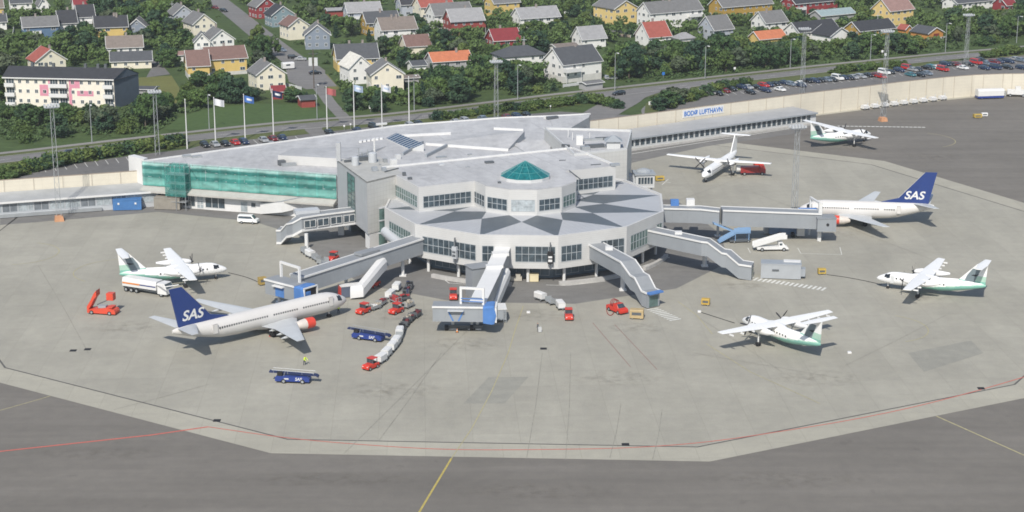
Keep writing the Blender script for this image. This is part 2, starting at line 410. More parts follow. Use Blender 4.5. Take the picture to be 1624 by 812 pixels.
# ---------------------------------------------------------------- public road, path, car parks
ROADPX = [(-260, 279), (0, 254), (200, 231), (406, 208), (506, 198.5), (606, 191), (700, 181), (790, 170), (912, 155), (1012, 144), (1112, 132.5), (1218, 121), (1318, 110), (1418, 100), (1518, 90), (1624, 81), (1900, 56)]
ROAD = smooth([G(u, v) for u, v in ROADPX], 6)
structure('main_road', line(ROAD, 7.4, .06), M_ROAD)
structure('verge', line(off(ROAD, 5.4), 4.4, .03), M_VERGE)
structure('cycle_path', line(off(ROAD, 8.6), 2.6, .06), surface_mat('path_asphalt', (.25, .24, .225), .9, None))
structure('road_verge_near', line(off(ROAD, -7.2), 7.5, .03), M_VERGE)
kb = line(off(ROAD, 3.95), .3, .12); line(off(ROAD, -3.95), .3, .12, kb)
structure('road_kerb', kb, CONCR)
ml = MB()
for i in range(0, len(ROAD)-1, 2):
    a, b = ROAD[i], ROAD[i+1]
    d = (b-a)
    for k in range(max(1, int(d.length/9))):
        p = a+d*(k/max(1, int(d.length/9))); line([p, p+d.normalized()*3], .14, .064, ml)
structure('road_centre_line', ml, L_WHITE)
lotA = [(-60, 300), (0, 296), (58, 268), (200, 248), (300, 236), (318, 231), (400, 221), (450, 217), (520, 209), (600, 200), (660, 196), (720, 191), (800, 184), (888, 177), (960, 181), (1010, 183), (1010, 215), (560, 275), (225, 300), (0, 320), (-60, 325)]
structure('car_park', MB().sheet([tuple(G(u, v)[:2]) for u, v in lotA], .034), M_LOT)
lotB = [(1030, 182), (1052, 166), (1135, 149), (1218, 136), (1318, 122), (1418, 110), (1518, 97), (1624, 88), (1800, 72), (1800, 128), (1624, 128), (1520, 132), (1420, 145), (1294, 165), (1030, 204)]
structure('long_stay_car_park', MB().sheet([tuple(G(u, v)[:2]) for u, v in lotB], .034), M_LOT)
structure('access_road', line(smooth([G(u, v) for u, v in ((1030, 142), (1000, 152), (985, 162), (960, 176), (930, 196))], 6), 11, .068), M_ROAD)
structure('exit_lane', line(smooth([G(u, v) for u, v in ((1085, 137), (1072, 150), (1050, 160), (1030, 175), (1040, 190))], 6), 5, .072), M_ROAD)
structure('driveway', line([G(500, 196), G(497, 206), G(522, 226)], 5, .068), M_TAR2)
island = [(1048, 152), (1072, 150), (1082, 160), (1040, 180), (1022, 180), (1024, 165)]
structure('traffic_island', MB().prism([tuple(G(u, v)[:2]) for u, v in island], 0, .14), M_VERGE)
bay = MB()
for i in range(9):
    u = 68+i*16.5; v = 266-i*2.05
    gl([(u, v), (u+5, v+7)], .14, .04, bay)
for i in range(14):
    u = 402+i*33; v = 222-i*2.95
    gl([(u, v), (u+8, v+7)], .14, .04, bay)
for i in range(40):
    u = 1150+i*12; v = 148-i*1.36
    gl([(u, v), (u+6, v+3.5)], .14, .04, bay)
structure('parking_bay_lines', bay, L_WHITE)
# streets of the housing area
structure('street', line(smooth([G(u, v) for u, v in ((512, 138), (492, 116), (464, 94), (440, 76), (412, 54), (385, 32), (360, 12), (335, -8), (300, -40))], 5), 9.5, .06), M_ROAD)
structure('street_end', MB().sheet([tuple(G(u, v)[:2]) for u, v in ((452, 104), (500, 101), (516, 112), (512, 140), (486, 142), (458, 130))], .056), M_ROAD)
structure('footpath', line(smooth([G(u, v) for u, v in ((502, 136), (514, 150), (525, 165), (540, 181), (552, 194))], 5), 4, .052), M_ROAD)
structure('house_drive', MB().sheet([tuple(G(u, v)[:2]) for u, v in ((238, 92), (250, 95), (270, 118), (232, 123), (240, 108))], .05), M_LOT)
structure('back_street', line([G(780, 28), G(900, 42), G(1000, 52), G(1090, 62)], 6, .05), M_LOT)
structure('lawn', MB().sheet([tuple(G(u, v)[:2]) for u, v in ((203, 124), (272, 120), (285, 140), (280, 165), (262, 168), (255, 145), (210, 136))], .04), M_LAWN)
structure('bank', MB().sheet([tuple(G(u, v)[:2]) for u, v in ((260, 205), (285, 186), (330, 172), (400, 165), (470, 166), (540, 184), (440, 195), (330, 208))], .03), surface_mat('bank_grass', (.072, .118, .038), .8, (.3, .62, .8)))
structure('garden', MB().sheet([tuple(G(u, v)[:2]) for u, v in ((505, 118), (520, 118), (538, 140), (526, 148))], .04), M_LAWN)
# ================================================================ TERMINAL
ROOFM = surface_mat('pale_roofing_membrane', (.475, .477, .482), .86, (.16, .60, .90), streak=(.46, .35, .05, .9), rough=.65)
ROOFD = mat('dark_slate_metal_roof', (.100, .118, .134), .5, .10, .3)
ROOFL = panel_mat('pale_metal_roof', (.52, .54, .565), 0, 0.0001, 1, .5, .05) if False else mat('pale_metal_roof', (.44, .45, .465), .45, .05, .2)
CLAD = panel_mat('white_cladding', (.535, .535, .525), 0, .42, .9, .5, .04)
CLADG = panel_mat('grey_cladding', (.40, .415, .43), 1.2, 0, .9, .5, .05)
TILE = panel_mat('white_square_tiles', (.52, .52, .50), 1.35, .95, .84, .5, .05)
CREAM = panel_mat('cream_wall_panels', (.63, .585, .485), 6.6, 1.0, .90, .7, .04)
TEAL = mat('teal_glass', (.012, .135, .145), .15, .35, 1.2, spec=.6)
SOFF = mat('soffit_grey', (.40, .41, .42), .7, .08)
SHINY = mat('pale_reflection_glass', (.34, .38, .40), .2, .35, 1.1, spec=.6)  # whitish reflections painted into the pane colour

FRAME = mat('slim_window_frame', (.42, .45, .47), .5, .05)
def face_windows(parent, a, b, spans, z0, z1, cell=1.3, glass=None, rows=2, fw=.085):
    a = Vector(a); b = Vector(b); L = (b-a).length; d = (b-a).normalized()
    for t0, t1 in spans:
        w = (t1-t0)*L; p = a+d*(t0*L)
        mb = window_mb((p.x, p.y, z0), d, w, z1-z0, max(1, round(w/cell)), rows, fw)
        mb.build('window', [glass or GLASS, FRAME], parent)

pier = thing('pier_building', 'many sided terminal pier with star patterned roof and a raised glazed drum', 'building', (CX, CY, 0))
Rp, ZT, ZB = 31.2, 10.0, 3.2
wall = MB()
for k in range(12):
    a, b = V12(Rp, k), V12(Rp, k+1)
    wall.add([(a.x, a.y, ZB), (b.x, b.y, ZB), (b.x, b.y, ZT+.25), (a.x, a.y, ZT+.25)], [(0, 1, 2, 3)])
    ai, bi = V12(Rp-.45, k), V12(Rp-.45, k+1)
    wall.add([(a.x, a.y, ZT+.25), (b.x, b.y, ZT+.25), (bi.x, bi.y, ZT+.25), (ai.x, ai.y, ZT+.25)], [(0, 1, 2, 3)])
    wall.add([(bi.x, bi.y, ZT-.3), (ai.x, ai.y, ZT-.3), (ai.x, ai.y, ZT+.25), (bi.x, bi.y, ZT+.25)], [(0, 1, 2, 3)])
wall.build('wall', CLAD, pier)
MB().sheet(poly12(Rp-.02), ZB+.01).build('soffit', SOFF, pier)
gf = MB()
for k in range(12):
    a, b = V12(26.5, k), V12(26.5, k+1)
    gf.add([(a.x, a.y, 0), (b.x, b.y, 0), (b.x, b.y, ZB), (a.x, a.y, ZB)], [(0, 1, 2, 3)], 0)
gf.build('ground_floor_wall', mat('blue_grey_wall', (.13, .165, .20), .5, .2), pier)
for k in range(-3, 5):
    a, b = V12(26.45, k), V12(26.45, k+1)
    face_windows(pier, a, b, [(.05, .45), (.55, .95)], .5, 2.9, 1.6, GLASS, 1, .08)
roof = MB()
rA, rD, zV, zA, zD = 17.2, 11.3, ZT-.05, ZT-.25, ZT-.35
def mid12(r, k):
    a = PHI+R(30)*k-math.pi/2
    return Vector((CX+r*math.cos(a), CY+r*math.sin(a)))
for k in range(12):
    Vk, Vn = V12(Rp-.45, k), V12(Rp-.45, k+1); A, Ap = mid12(rA, k), mid12(rA, k-1); D, Dn = V12(rD, k), V12(rD, k+1)
    p3 = lambda p, z: (p.x, p.y, z)
    roof.face([p3(Vk, zV), p3(Vn, zV), p3(A, zA)], 0)
    roof.face([p3(Vk, zV), p3(A, zA), p3(D, zD)], 1); roof.face([p3(Vk, zV), p3(D, zD), p3(Ap, zA)], 1)
    roof.face([p3(A, zA), p3(Dn, zD), p3(D, zD)], 0)
roof.build('star_roof', [ROOFL, ROOFD], pier)
seam = MB()
for k in range(12):                      # standing seams on the pale triangles
    Vk, Vn = V12(Rp-.5, k), V12(Rp-.5, k+1); A = mid12(rA, k)
    for i in range(1, 12):
        t = i/12; p = Vk+(Vn-Vk)*t
        f = 1-abs(t-.5)*2; m_ = (Vk+Vn)/2; q = p+(A-m_)*f*.97
        d = (q-p).normalized(); n = Vector((-d.y, d.x))*.05
        z0, z1 = zV+.02, zV+(zA-zV)*f*.97+.02
        seam.face([(p.x-n.x, p.y-n.y, z0+.03), (q.x-n.x, q.y-n.y, z1+.03), (q.x+n.x, q.y+n.y, z1+.03), (p.x+n.x, p.y+n.y, z0+.03)])
seam.build('roof_seams', mat('seam_metal', (.43, .45, .475), .5, .05), pier)
W = {-3: [(.1, .9)], -2: [(.16, .86)], -1: [(.12, .95)], 0: [(.035, .185), (.455, .965)], 1: [(.04, .34), (.62, .965)], 2: [(.1, .56), (.8, .95)], 3: [(.08, .5)], 4: [(.1, .9)]}
for k, sp in W.items(): face_windows(pier, V12(Rp, k), V12(Rp, k+1), sp, 4.6, 7.95, 1.3, GREENGLASS if k in (-3, -2, 2, 3) else GLASS)
for k in range(-3, 5):
    for t in (.12, .62):
        p = V12(29.6, k)+(V12(29.6, k+1)-V12(29.6, k))*t
        MB().tube((p.x, p.y, 0), (p.x, p.y, ZB), .33, n=10).build('column', WHITE, pier, smooth=True)
# upper floor: long slab with the drum bulging out of its front
a26 = R(26); e26 = Vector((math.cos(a26), math.sin(a26))); n26 = Vector((-e26.y, e26.x))
S0 = Vector((-20, 377.5)); SL, SD, ZU = 48.3, 20.9, 15.3
sl = [S0, S0+e26*SL, S0+e26*SL+n26*SD, S0+n26*SD]
up = MB().prism([tuple(p) for p in sl], ZT-.8, ZU, 0)
up.prism([tuple(V12(11.6, k)) for k in range(-5, 7)], ZT-.8, ZU-.02, 0)
upo = up.build('upper_floor', CLAD, pier)
rf = MB().prism([tuple(S0+e26*.25+n26*.25), tuple(S0+e26*(SL-.25)+n26*.25), tuple(S0+e26*(SL-.25)+n26*(SD-.25)), tuple(S0+e26*.25+n26*(SD-.25))], ZU+.01, ZU+.06)
rf.prism([tuple(V12(11.35, k)) for k in range(12)], ZU+.012, ZU+.072)
rf.build('upper_roof', ROOFM, pier)
for u, v, w_, d_, h_, m_ in ((776, 259, 2.0, 1.1, .45, DGREY), (742, 266, 1.0, .5, .2, STEEL), (892, 255, 1.6, .3, .15, DGREY), (700, 262, 1.2, .8, .3, LGREY), (650, 285, .9, .7, .5, DGREY), (641, 279, .7, .7, .8, DGREY), (792, 291, .6, .6, .4, DGREY), (945, 262, 2.4, .25, .2, DGREY), (975, 263, 2.2, .9, .5, MGREY), (930, 253, 3.0, .2, .12, STEEL)):
    p = G(u, v, ZU); MB().at(p.x, p.y, 0, .3).box(-w_/2, w_/2, -d_/2, d_/2, ZU+.05, ZU+.05+h_).build('roof_vent', m_, pier)
sm_ = MB()
for i in range(1, 12):                  # welded laps of the roofing sheets
    a, c = S0+e26*(SL*i/12)+n26*.4, S0+e26*(SL*i/12)+n26*(SD-.4)
    if (a-Vector((CX, CY))).length > 12 or True: sm_.prism(rect(a.x, a.y, R(116), SD-.8, .12), ZU+.06, ZU+.085)
sm_.build('roof_lap', mat('roof_lap_grey', (.36, .365, .375), .6, .1), pier)
for u0, v0, u1, v1 in ((903, 272, 921, 286), (610, 274, 632, 268)):
    a, c = G(u0, v0, ZU), G(u1, v1, ZU); MB().tube(a+Vector((0, 0, .2)), c+Vector((0, 0, .2)), .14, n=5).build('cable_duct', DGREY, pier)
lip = MB()
for a, b in ((sl[2], sl[3]), (sl[1], sl[2])):
    d = (b-a).normalized(); lip.prism(rect(a.x, a.y, math.atan2(d.y, d.x), (b-a).length, .35), ZU+.01, ZU+.45)
lip.pieces('parapet', WHITE, pier)
face_windows(pier, sl[0], sl[1], [(.02, .255), (.75, .985)], 10.6, 13.2, 1.25)
face_windows(pier, sl[3], sl[0], [(.3, .96)], 10.6, 13.2, 1.25, GREENGLASS)
for k in range(-2, 4): face_windows(pier, V12(11.6, k), V12(11.6, k+1), [(.08, .93)], 10.55, 13.1, 1.25, SHINY if k == 0 else (GREENGLASS if k in (2, 3) else GLASS))
sk = thing('pyramid_skylight', 'teal glass pyramid skylight on the pale roof above the drum', 'skylight', (CX, CY, ZU))
cn = MB(); cb = MB(); n = 12
rb = [(CX+5.5*math.cos(2*math.pi*i/n+PHI+R(15)), CY+5.5*math.sin(2*math.pi*i/n+PHI+R(15))) for i in range(n)]
for i in range(n): cn.face([(rb[i][0], rb[i][1], ZU+.75), (rb[(i+1) % n][0], rb[(i+1) % n][1], ZU+.75), (CX, CY, ZU+3.9)])
cn.build('glass', TEAL, sk)
cb.prism(rb, ZU+.05, ZU+.74).build('kerb', OFFWHITE, sk)
bars = MB()
for i in range(n):
    bars.tube((rb[i][0], rb[i][1], ZU+.77), (CX, CY, ZU+3.92), .045, n=4)
    for t in (.33, .66):
        f = lambda q: (q[0]+(CX-q[0])*t, q[1]+(CY-q[1])*t, ZU+.77+3.15*t)
        bars.tube(f(rb[i]), f(rb[(i+1) % n]), .04, n=4)
bars.build('glazing_bars', mat('teal_bar', (.10, .30, .30), .4, .1), sk)
# low curved planters under the overhang
for k0, k1, t0, t1 in ((-1, -1, .35, 1), (1, 1, 0, .95), (0, 0, .28, .42), (2, 2, .3, 1)):
    pts = []
    for i in range(7):
        t = t0+(t1-t0)*i/6; a = PHI+R(30)*(k0-.5+t)-math.pi/2
        pts.append((CX+32.4*math.cos(a), CY+32.4*math.sin(a)))
    inn = [(CX+(x-CX)*.975, CY+(y-CY)*.975) for x, y in pts[::-1]]
    w = MB().prism(pts+inn, 0, .75).build('kerb_wall', CONCR)
    tag(w, {(-1): 'low curved concrete kerb below the window left of the middle bridge', 1: 'long low concrete kerb under the pier right of the middle bridge', 0: 'short stub of concrete kerb beside the cream box under the pier', 2: 'low concrete kerb in the shade between the two stair walkways on the right'}[k0], 'kerb', 'kerbs under the pier')
bx = G(847, 446); tag(MB().box(bx.x-.9, bx.x+.9, bx.y-.7, bx.y+.7, .1, 1.5).box(bx.x-.95, bx.x+.95, bx.y-.75, bx.y+.75, 1.5, 1.62).build('cream_bin', mat('cream_plastic', (.66, .58, .38), .6, .06)), 'cream coloured lidded box standing under the pier front', 'bin')
bx = G(820, 445); tag(MB().box(bx.x-1.4, bx.x+1, bx.y-.6, bx.y+.6, .1, .9).box(bx.x-.3, bx.x+.7, bx.y-.5, bx.y+.5, .9, 1.5).build('covered_pile', mat('beige_tarp', (.45, .42, .36), .8, .15)), 'beige covered pile beside a white column under the pier', 'covered pile')
# docking signal boxes hung before the big windows
for (u, v, lab) in ((721, 391, 'grey stand guidance unit hung before the window left of the middle bridge'), (873, 402, 'black and white stand guidance unit right of the middle bridge')):
    k = -1 if u < 763 else 0
    a, b = V12(Rp+.9, k), V12(Rp+.9, k+1)
    best = min(((abs(PX((a.x+(b.x-a.x)*t/200, a.y+(b.y-a.y)*t/200, 6.5))[0]-u), t/200) for t in range(200)))[1]
    p = a+(b-a)*best
    sg = thing('guidance_sign', lab, 'sign', (p.x, p.y, 4), math.atan2((b-a).y, (b-a).x))
    MB().box(-.12, .12, 0, .2, -.8, 5).build('post', DGREY, sg, local=True)
    MB().box(-.55, .55, -.3, .35, .6, 3.1).box(-.65, .65, -.35, .4, 2.4, 2.6).build('housing', LGREY if u < 763 else BLACK, sg, local=True)
    MB().box(-.4, .4, -.36, -.3, 1.0, 1.5).box(-.4, .4, -.36, -.3, 1.8, 2.2).build('display', DGREY if u < 763 else WHITE, sg, local=True)

# ---- left stair tower
tw = thing('stair_tower', 'tall grey panelled stair tower with a dark glass strip and white tiled side', 'building', (-32, 390, 0))
T = [Vector((-31.5, 382.5)), Vector((-24.3, 390.8)), Vector((-30.5, 408)), Vector((-40.1, 404.8))]
ZW = 15.4
b = MB()
for i, mi in ((0, 1), (1, 0), (2, 0), (3, 0)):
    p, q = T[i], T[(i+1) % 4]
    b.add([(p.x, p.y, 3.6), (q.x, q.y, 3.6), (q.x, q.y, ZW), (p.x, p.y, ZW)], [(0, 1, 2, 3)], mi)
b.sheet([tuple(p) for p in T], 3.6, 0)
b.build('wall', [CLADG, TILE], tw)
MB().prism([tuple(p) for p in T], ZW-.4, ZW-.02).build('roof', mat('tower_roof', (.40, .40, .38), .8, .12, .4), tw)
d = (T[0]-T[3]); wl = d.length; d.normalize()
p0 = T[3]+d*wl*.36
window_mb((p0.x, p0.y, 4.2), d, wl*.25, 10.2, 2, 9, .1).build('glass_strip', [GREENGLASS, mat('dark_bar', (.07, .09, .10), .5, .1)], tw)
MB().prism([tuple(T[0]+Vector((.3, .5))), tuple(T[0]+Vector((4.4, 5.3))), tuple(T[0]+Vector((3, 7.5))), tuple(T[0]+Vector((-.8, 2.6)))], 0, 3.6).build('base_pillar', WHITE, tw)
MB().prism([tuple(T[3]+Vector((1, 0))), tuple(T[3]+Vector((3.4, -6.2))), tuple(T[3]+Vector((7, -4))), tuple(T[3]+Vector((6, 2)))], 0, 3.6).build('base_wall', mat('base_grey', (.22, .24, .25), .7, .1), tw)
p = G(534.5, 255, ZW)
MB().box(p.x-.1, p.x+.9, p.y-.5, p.y+.6, ZW, ZW+4.3).build('chimney', CLADG, tw)
def roofbox(parent, u, v, z, w, dd, h, m, name='roof_unit', rz=.45):
    p = G(u, v, z); mb = MB().at(p.x, p.y, 0, rz); mb.box(-w/2, w/2, -dd/2, dd/2, z, z+h); return mb.build(name, m, parent)
for u, v, h, r in ((563.6, 262, 1.9, .85), (591, 257, 2.1, 1.0)):
    p = G(u, v, ZW); MB().tube((p.x, p.y, ZW), (p.x, p.y, ZW+h), r, n=14).tube((p.x, p.y, ZW+h), (p.x, p.y, ZW+h+.2), r, r*.5, n=14).build('vent_tank', LGREY, tw, smooth=True)
roofbox(tw, 578, 254, ZW, 2.6, 1.4, .9, DGREY); roofbox(tw, 594, 271, ZW, 1.2, 1, .9, MGREY); roofbox(tw, 609, 271, ZW, 1, .9, .8, MGREY)
roofbox(tw, 611, 258, ZW-.1, .9, .8, 1, STEEL); roofbox(tw, 624, 263, ZW-.2, 1.3, 1.2, 1.5, WHITE); roofbox(tw, 552, 257, ZW, 1.8, .5, .5, DGREY)
for u, v, h in ((569, 252, 2.6), (574, 251, 1.4), (583, 249, 1.8), (601, 262, 1.3)):
    p = G(u, v, ZW); MB().tube((p.x, p.y, ZW-.3), (p.x, p.y, ZW+h), .12, n=6).build('vent_pipe', STEEL, tw)
q = G(597, 392); es = MB(); es.tube((q.x, q.y+2.4, 0), (q.x, q.y+2.4, 8.6), 2.3, n=16); es.build('spiral_stair_drum', GREENGLASS, tw, smooth=True)
for z in (.1, 3.0, 5.8, 8.62): MB().tube((q.x, q.y+2.4, z), (q.x, q.y+2.4, z+.3), 2.42, n=16).build('drum_ring', LGREY, tw, smooth=True)
d0, d1 = G(611, 367, 5), G(634, 386, 4.4); MB().tube(d0, d1, 1.1, n=12).build('air_duct', LGREY, tw, smooth=True)
pp = G(594, 247, ZW); MB().tube((pp.x, pp.y, ZW-.4), (pp.x, pp.y, ZW+4.2), .22, n=6).build('white_flue', WHITE, tw)

# ---- right tiled block
rb_ = thing('plant_block', 'white tiled block with rooftop vents and a small hip roofed hut right of the hall', 'building', (22, 424, 0))
Bp = [(14.4, 408.9), (27, 415), (29.5, 437), (8, 440)]
MB().prism(Bp, 0, 15.5, 0, 1).build('wall', [TILE, ROOFM], rb_)
for i in range(4):
    a, c = Vector(Bp[i]), Vector(Bp[(i+1) % 4]); dd = (c-a).normalized()
    MB().prism(rect(a.x, a.y, math.atan2(dd.y, dd.x), (c-a).length, .3), 15.5, 16.0).build('parapet', OFFWHITE, rb_)
p = G(973, 236, 15.5); hut = MB().box(p.x-1.6, p.x+1.6, p.y, p.y+3, 15.5, 17.2); hut.build('roof_hut', OFFWHITE, rb_)
hr = MB(); q = [(p.x-2.1, p.y-.5, 17.2), (p.x+2.1, p.y-.5, 17.2), (p.x+2.1, p.y+3.5, 17.2), (p.x-2.1, p.y+3.5, 17.2), (p.x, p.y+1.5, 18.6)]
for i in range(4): hr.face([q[i], q[(i+1) % 4], q[4]])
hr.face(q[:4][::-1]); hr.build('hut_roof', MGREY, rb_)
roofbox(rb_, 919, 229, 15.5, 1.6, 1.4, 2.2, WHITE, rz=0); roofbox(rb_, 943, 234, 15.5, 4.6, 1.2, .8, DGREY, rz=.3); roofbox(rb_, 940, 223, 15.5, 5, .6, .6, STEEL, rz=.2)
roofbox(rb_, 897, 233, 15.5, 1.8, .8, .6, DGREY, rz=-.5); roofbox(rb_, 955, 222, 15.5, 3.4, .7, .7, DGREY, rz=.2); roofbox(rb_, 928, 238, 15.5, 2, 1.5, .9, STEEL, rz=.3)
for u, v in ((908, 222), (924, 226), (935, 222), (901, 218)):
    p = G(u, v, 15.5); MB().tube((p.x, p.y, 15.5), (p.x, p.y, 17.3), .1, n=6).build('vent_pipe', WHITE, rb_)

# ---- terminal hall
hall = thing('terminal_hall', 'broad low terminal hall with pale folded roofs behind the pier', 'building', (-25, 440, 0))
ZH = 10.5
HP = [(-88.6, 425.6), (-40.4, 411.0), (-40.1, 405.2), (-30.5, 408.4), (-27, 399), (8, 416), (12, 440), tuple(G(884, 216, ZH)[:2]), tuple(G(936, 181, ZH)[:2]), tuple(G(870, 184.5, ZH)[:2]), tuple(G(800, 187, ZH)[:2]), (-30, 469.5), (-54.8, 451)]
MB().prism(HP, 0, ZH, 0, 1).build('wall', [CLADG, ROOFM], hall)
bk = [HP[i] for i in (0, 12, 11, 10, 9, 8)]
hl_ = MB()
for k in range(1, 13):
    a = Vector(HP[0])+(Vector((21, 486))-Vector(HP[0]))*(k/13)
    d_ = Vector((dA_.x, dA_.y)) if False else Vector((.31, -.95)); hl_.prism(rect(a.x, a.y, math.atan2(d_.y, d_.x), min(34, 8+k*3), .14, 3), ZH+.002, ZH+.025)
hl_.pieces('roof_lap', mat('roof_lap_grey', (.36, .365, .375), .6, .1), hall)
lp = MB()
for a, c in zip(bk, bk[1:]):
    a, c = Vector(a), Vector(c); dd = (c-a).normalized(); lp.prism(rect(a.x, a.y, math.atan2(dd.y, dd.x), (c-a).length, -.35), ZH-.1, ZH+.3)
lp.build('parapet', WHITE, hall)
def wedge(px, zs, name, side, top, base=ZH-.2):
    pts = [G(u, v, z) for (u, v), z in zip(px, zs)]
    MB().prism([(p.x, p.y) for p in pts], base, None, 0, 1, z1s=list(zs)).build(name, [side, top], hall)
wedge([(441, 246), (548, 252), (612, 232), (464, 235)], (12.6, 12.6, 10.65, 10.65), 'roof_step', CLAD, ROOFM)
wedge([(675, 228), (805, 237.5), (832, 208), (782, 206)], (10.8, 10.8, 12.6, 11.2), 'roof_plateau', MGREY, ROOFM)
wedge([(612, 219), (651, 237), (672, 228), (629, 210.6)], (10.7, 10.7, 12.4, 12.4), 'roof_skylight', OFFWHITE, mat('blue_glazing', (.045, .085, .15), .15, .35, 1.4, spec=.6))
gb = MB()
for i in range(10):
    t = (i+.5)/10
    a = G(612, 219, 10.7)*(1-t)+G(651, 237, 10.7)*t; c = G(629, 210.6, 12.4)*(1-t)+G(672, 228, 12.4)*t
    gb.tube(a+Vector((0, 0, .05)), c+Vector((0, 0, .05)), .07, n=4)
gb.build('glazing_bars', LGREY, hall)
wedge([(836, 243), (873, 236), (873, 219), (812, 228)], (10.7, 12.4, 13.2, 10.7), 'roof_fold', MGREY, ROOFM)
wedge([(884, 215), (934, 186), (936, 180), (872, 190)], (10.7, 12.2, 12.2, 10.6), 'roof_fold', MGREY, ROOFM)
rb2 = MB()
for a, c in (((640, 247), (672, 228)), ((677, 250), (710, 233))):
    a, c = G(*a, ZH), G(*c, ZH); dd = c-a; rb2.prism(rect(a.x, a.y, math.atan2(dd.y, dd.x), dd.length, .45), ZH, ZH+.75)
rb2.pieces('roof_ridge', MGREY, hall)
wl_ = MB()
for a, c in (((675, 228.5), (806, 238)), ((628, 216), (715, 211.5)), ((783, 204), (830, 206.5))):
    a, c = G(*a, ZH+.3), G(*c, ZH+.3); dd = c-a; wl_.prism(rect(a.x, a.y, math.atan2(dd.y, dd.x), dd.length, .4), ZH, ZH+.62)
wl_.pieces('roof_upstand', WHITE, hall)
for u, v, w, dd, h, m in ((296, 249, 2, 1.2, .5, STEEL), (312, 250, 2.4, 1, .5, STEEL), (447, 262, 1.6, 1.6, 1.2, DGREY), (458, 263, 3.4, 1.2, .7, STEEL), (700, 250, 2.5, 1.2, .3, STEEL), (723, 222, 2, 1.2, .3, STEEL), 
                          (876, 189, 3.2, 1.2, .8, DGREY), (868, 188, 2, .6, .6, WHITE), (605, 198, 3, .6, .5, WHITE), (631, 252, 1.2, 1, 1.1, OFFWHITE), (745, 246, 1, .8, .3, STEEL), (430, 226, 1.2, 1, .3, STEEL)):
    roofbox(hall, u, v, ZH, w, dd, h, m, 'roof_vent')
sd = thing('skylight_dome_row', 'short row of small white dome lights on the hall roof', 'roof lights', G(590, 222, ZH))
dm = MB()
for i in range(6):
    p = G(572+i*6.6, 225.2-i*1.0, ZH); dm.box(p.x-.35, p.x+.35, p.y-.9, p.y+.9, ZH, ZH+.35)
dm.pieces('dome', WHITE, sd)
# ground floor band and canopy below the netted front
A, B = Vector((-88.6, 425.6)), Vector((-40.6, 411.06)); dA = (B-A).normalized(); nA = Vector((dA.y, -dA.x)); LA = (B-A).length
cn = MB()
P = [A+nA*.1, B+nA*.1, B+nA*3.2, A+nA*3.2]
cn.add([(P[0].x, P[0].y, 5.0), (P[1].x, P[1].y, 5.0), (P[2].x, P[2].y, 4.0), (P[3].x, P[3].y, 4.0), (P[2].x, P[2].y, 3.6), (P[3].x, P[3].y, 3.6), (P[0].x, P[0].y, 3.6), (P[1].x, P[1].y, 3.6)], [(3, 2, 1, 0), (5, 4, 2, 3), (6, 7, 4, 5), (0, 6, 5, 3), (1, 2, 4, 7)])
cn.build('canopy', mat('canopy_felt', (.42, .41, .38), .8, .1), hall)
def onA(t, o=0): return A+dA*t+nA*o
g0 = MB().prism([tuple(onA(1, .1)), tuple(onA(LA-1, .1)), tuple(onA(LA-1, 1.2)), tuple(onA(1, 1.2))], 0, 3.6); g0.build('ground_floor_wall', WHITE, hall)
for t, w, z0, h, nx, ny, gm in ((1.5, 7, .5, 2.8, 4, 1, GLASS), (8.8, 5, .5, 2.8, 3, 1, GLASS), (14.2, 1.8, .2, 3, 2, 3, SHINY), (16.4, 5.2, .5, 2.6, 3, 1, GLASS), (25.6, 1.9, .1, 2.6, 1, 1, SHINY), (28.3, 1.3, 1.4, 1.2, 1, 1, GLASS), (32.5, 1.1, 1.4, 1.1, 1, 1, GLASS), (35.6, 1.1, 1.4, 1.1, 1, 1, GLASS), (41, 1.4, 1.2, 1.2, 1, 1, GLASS)):
    p = onA(t, 1.2); window_mb((p.x, p.y, z0), dA, w, h, nx, ny, .1).build('window', [gm, WHITE], hall)
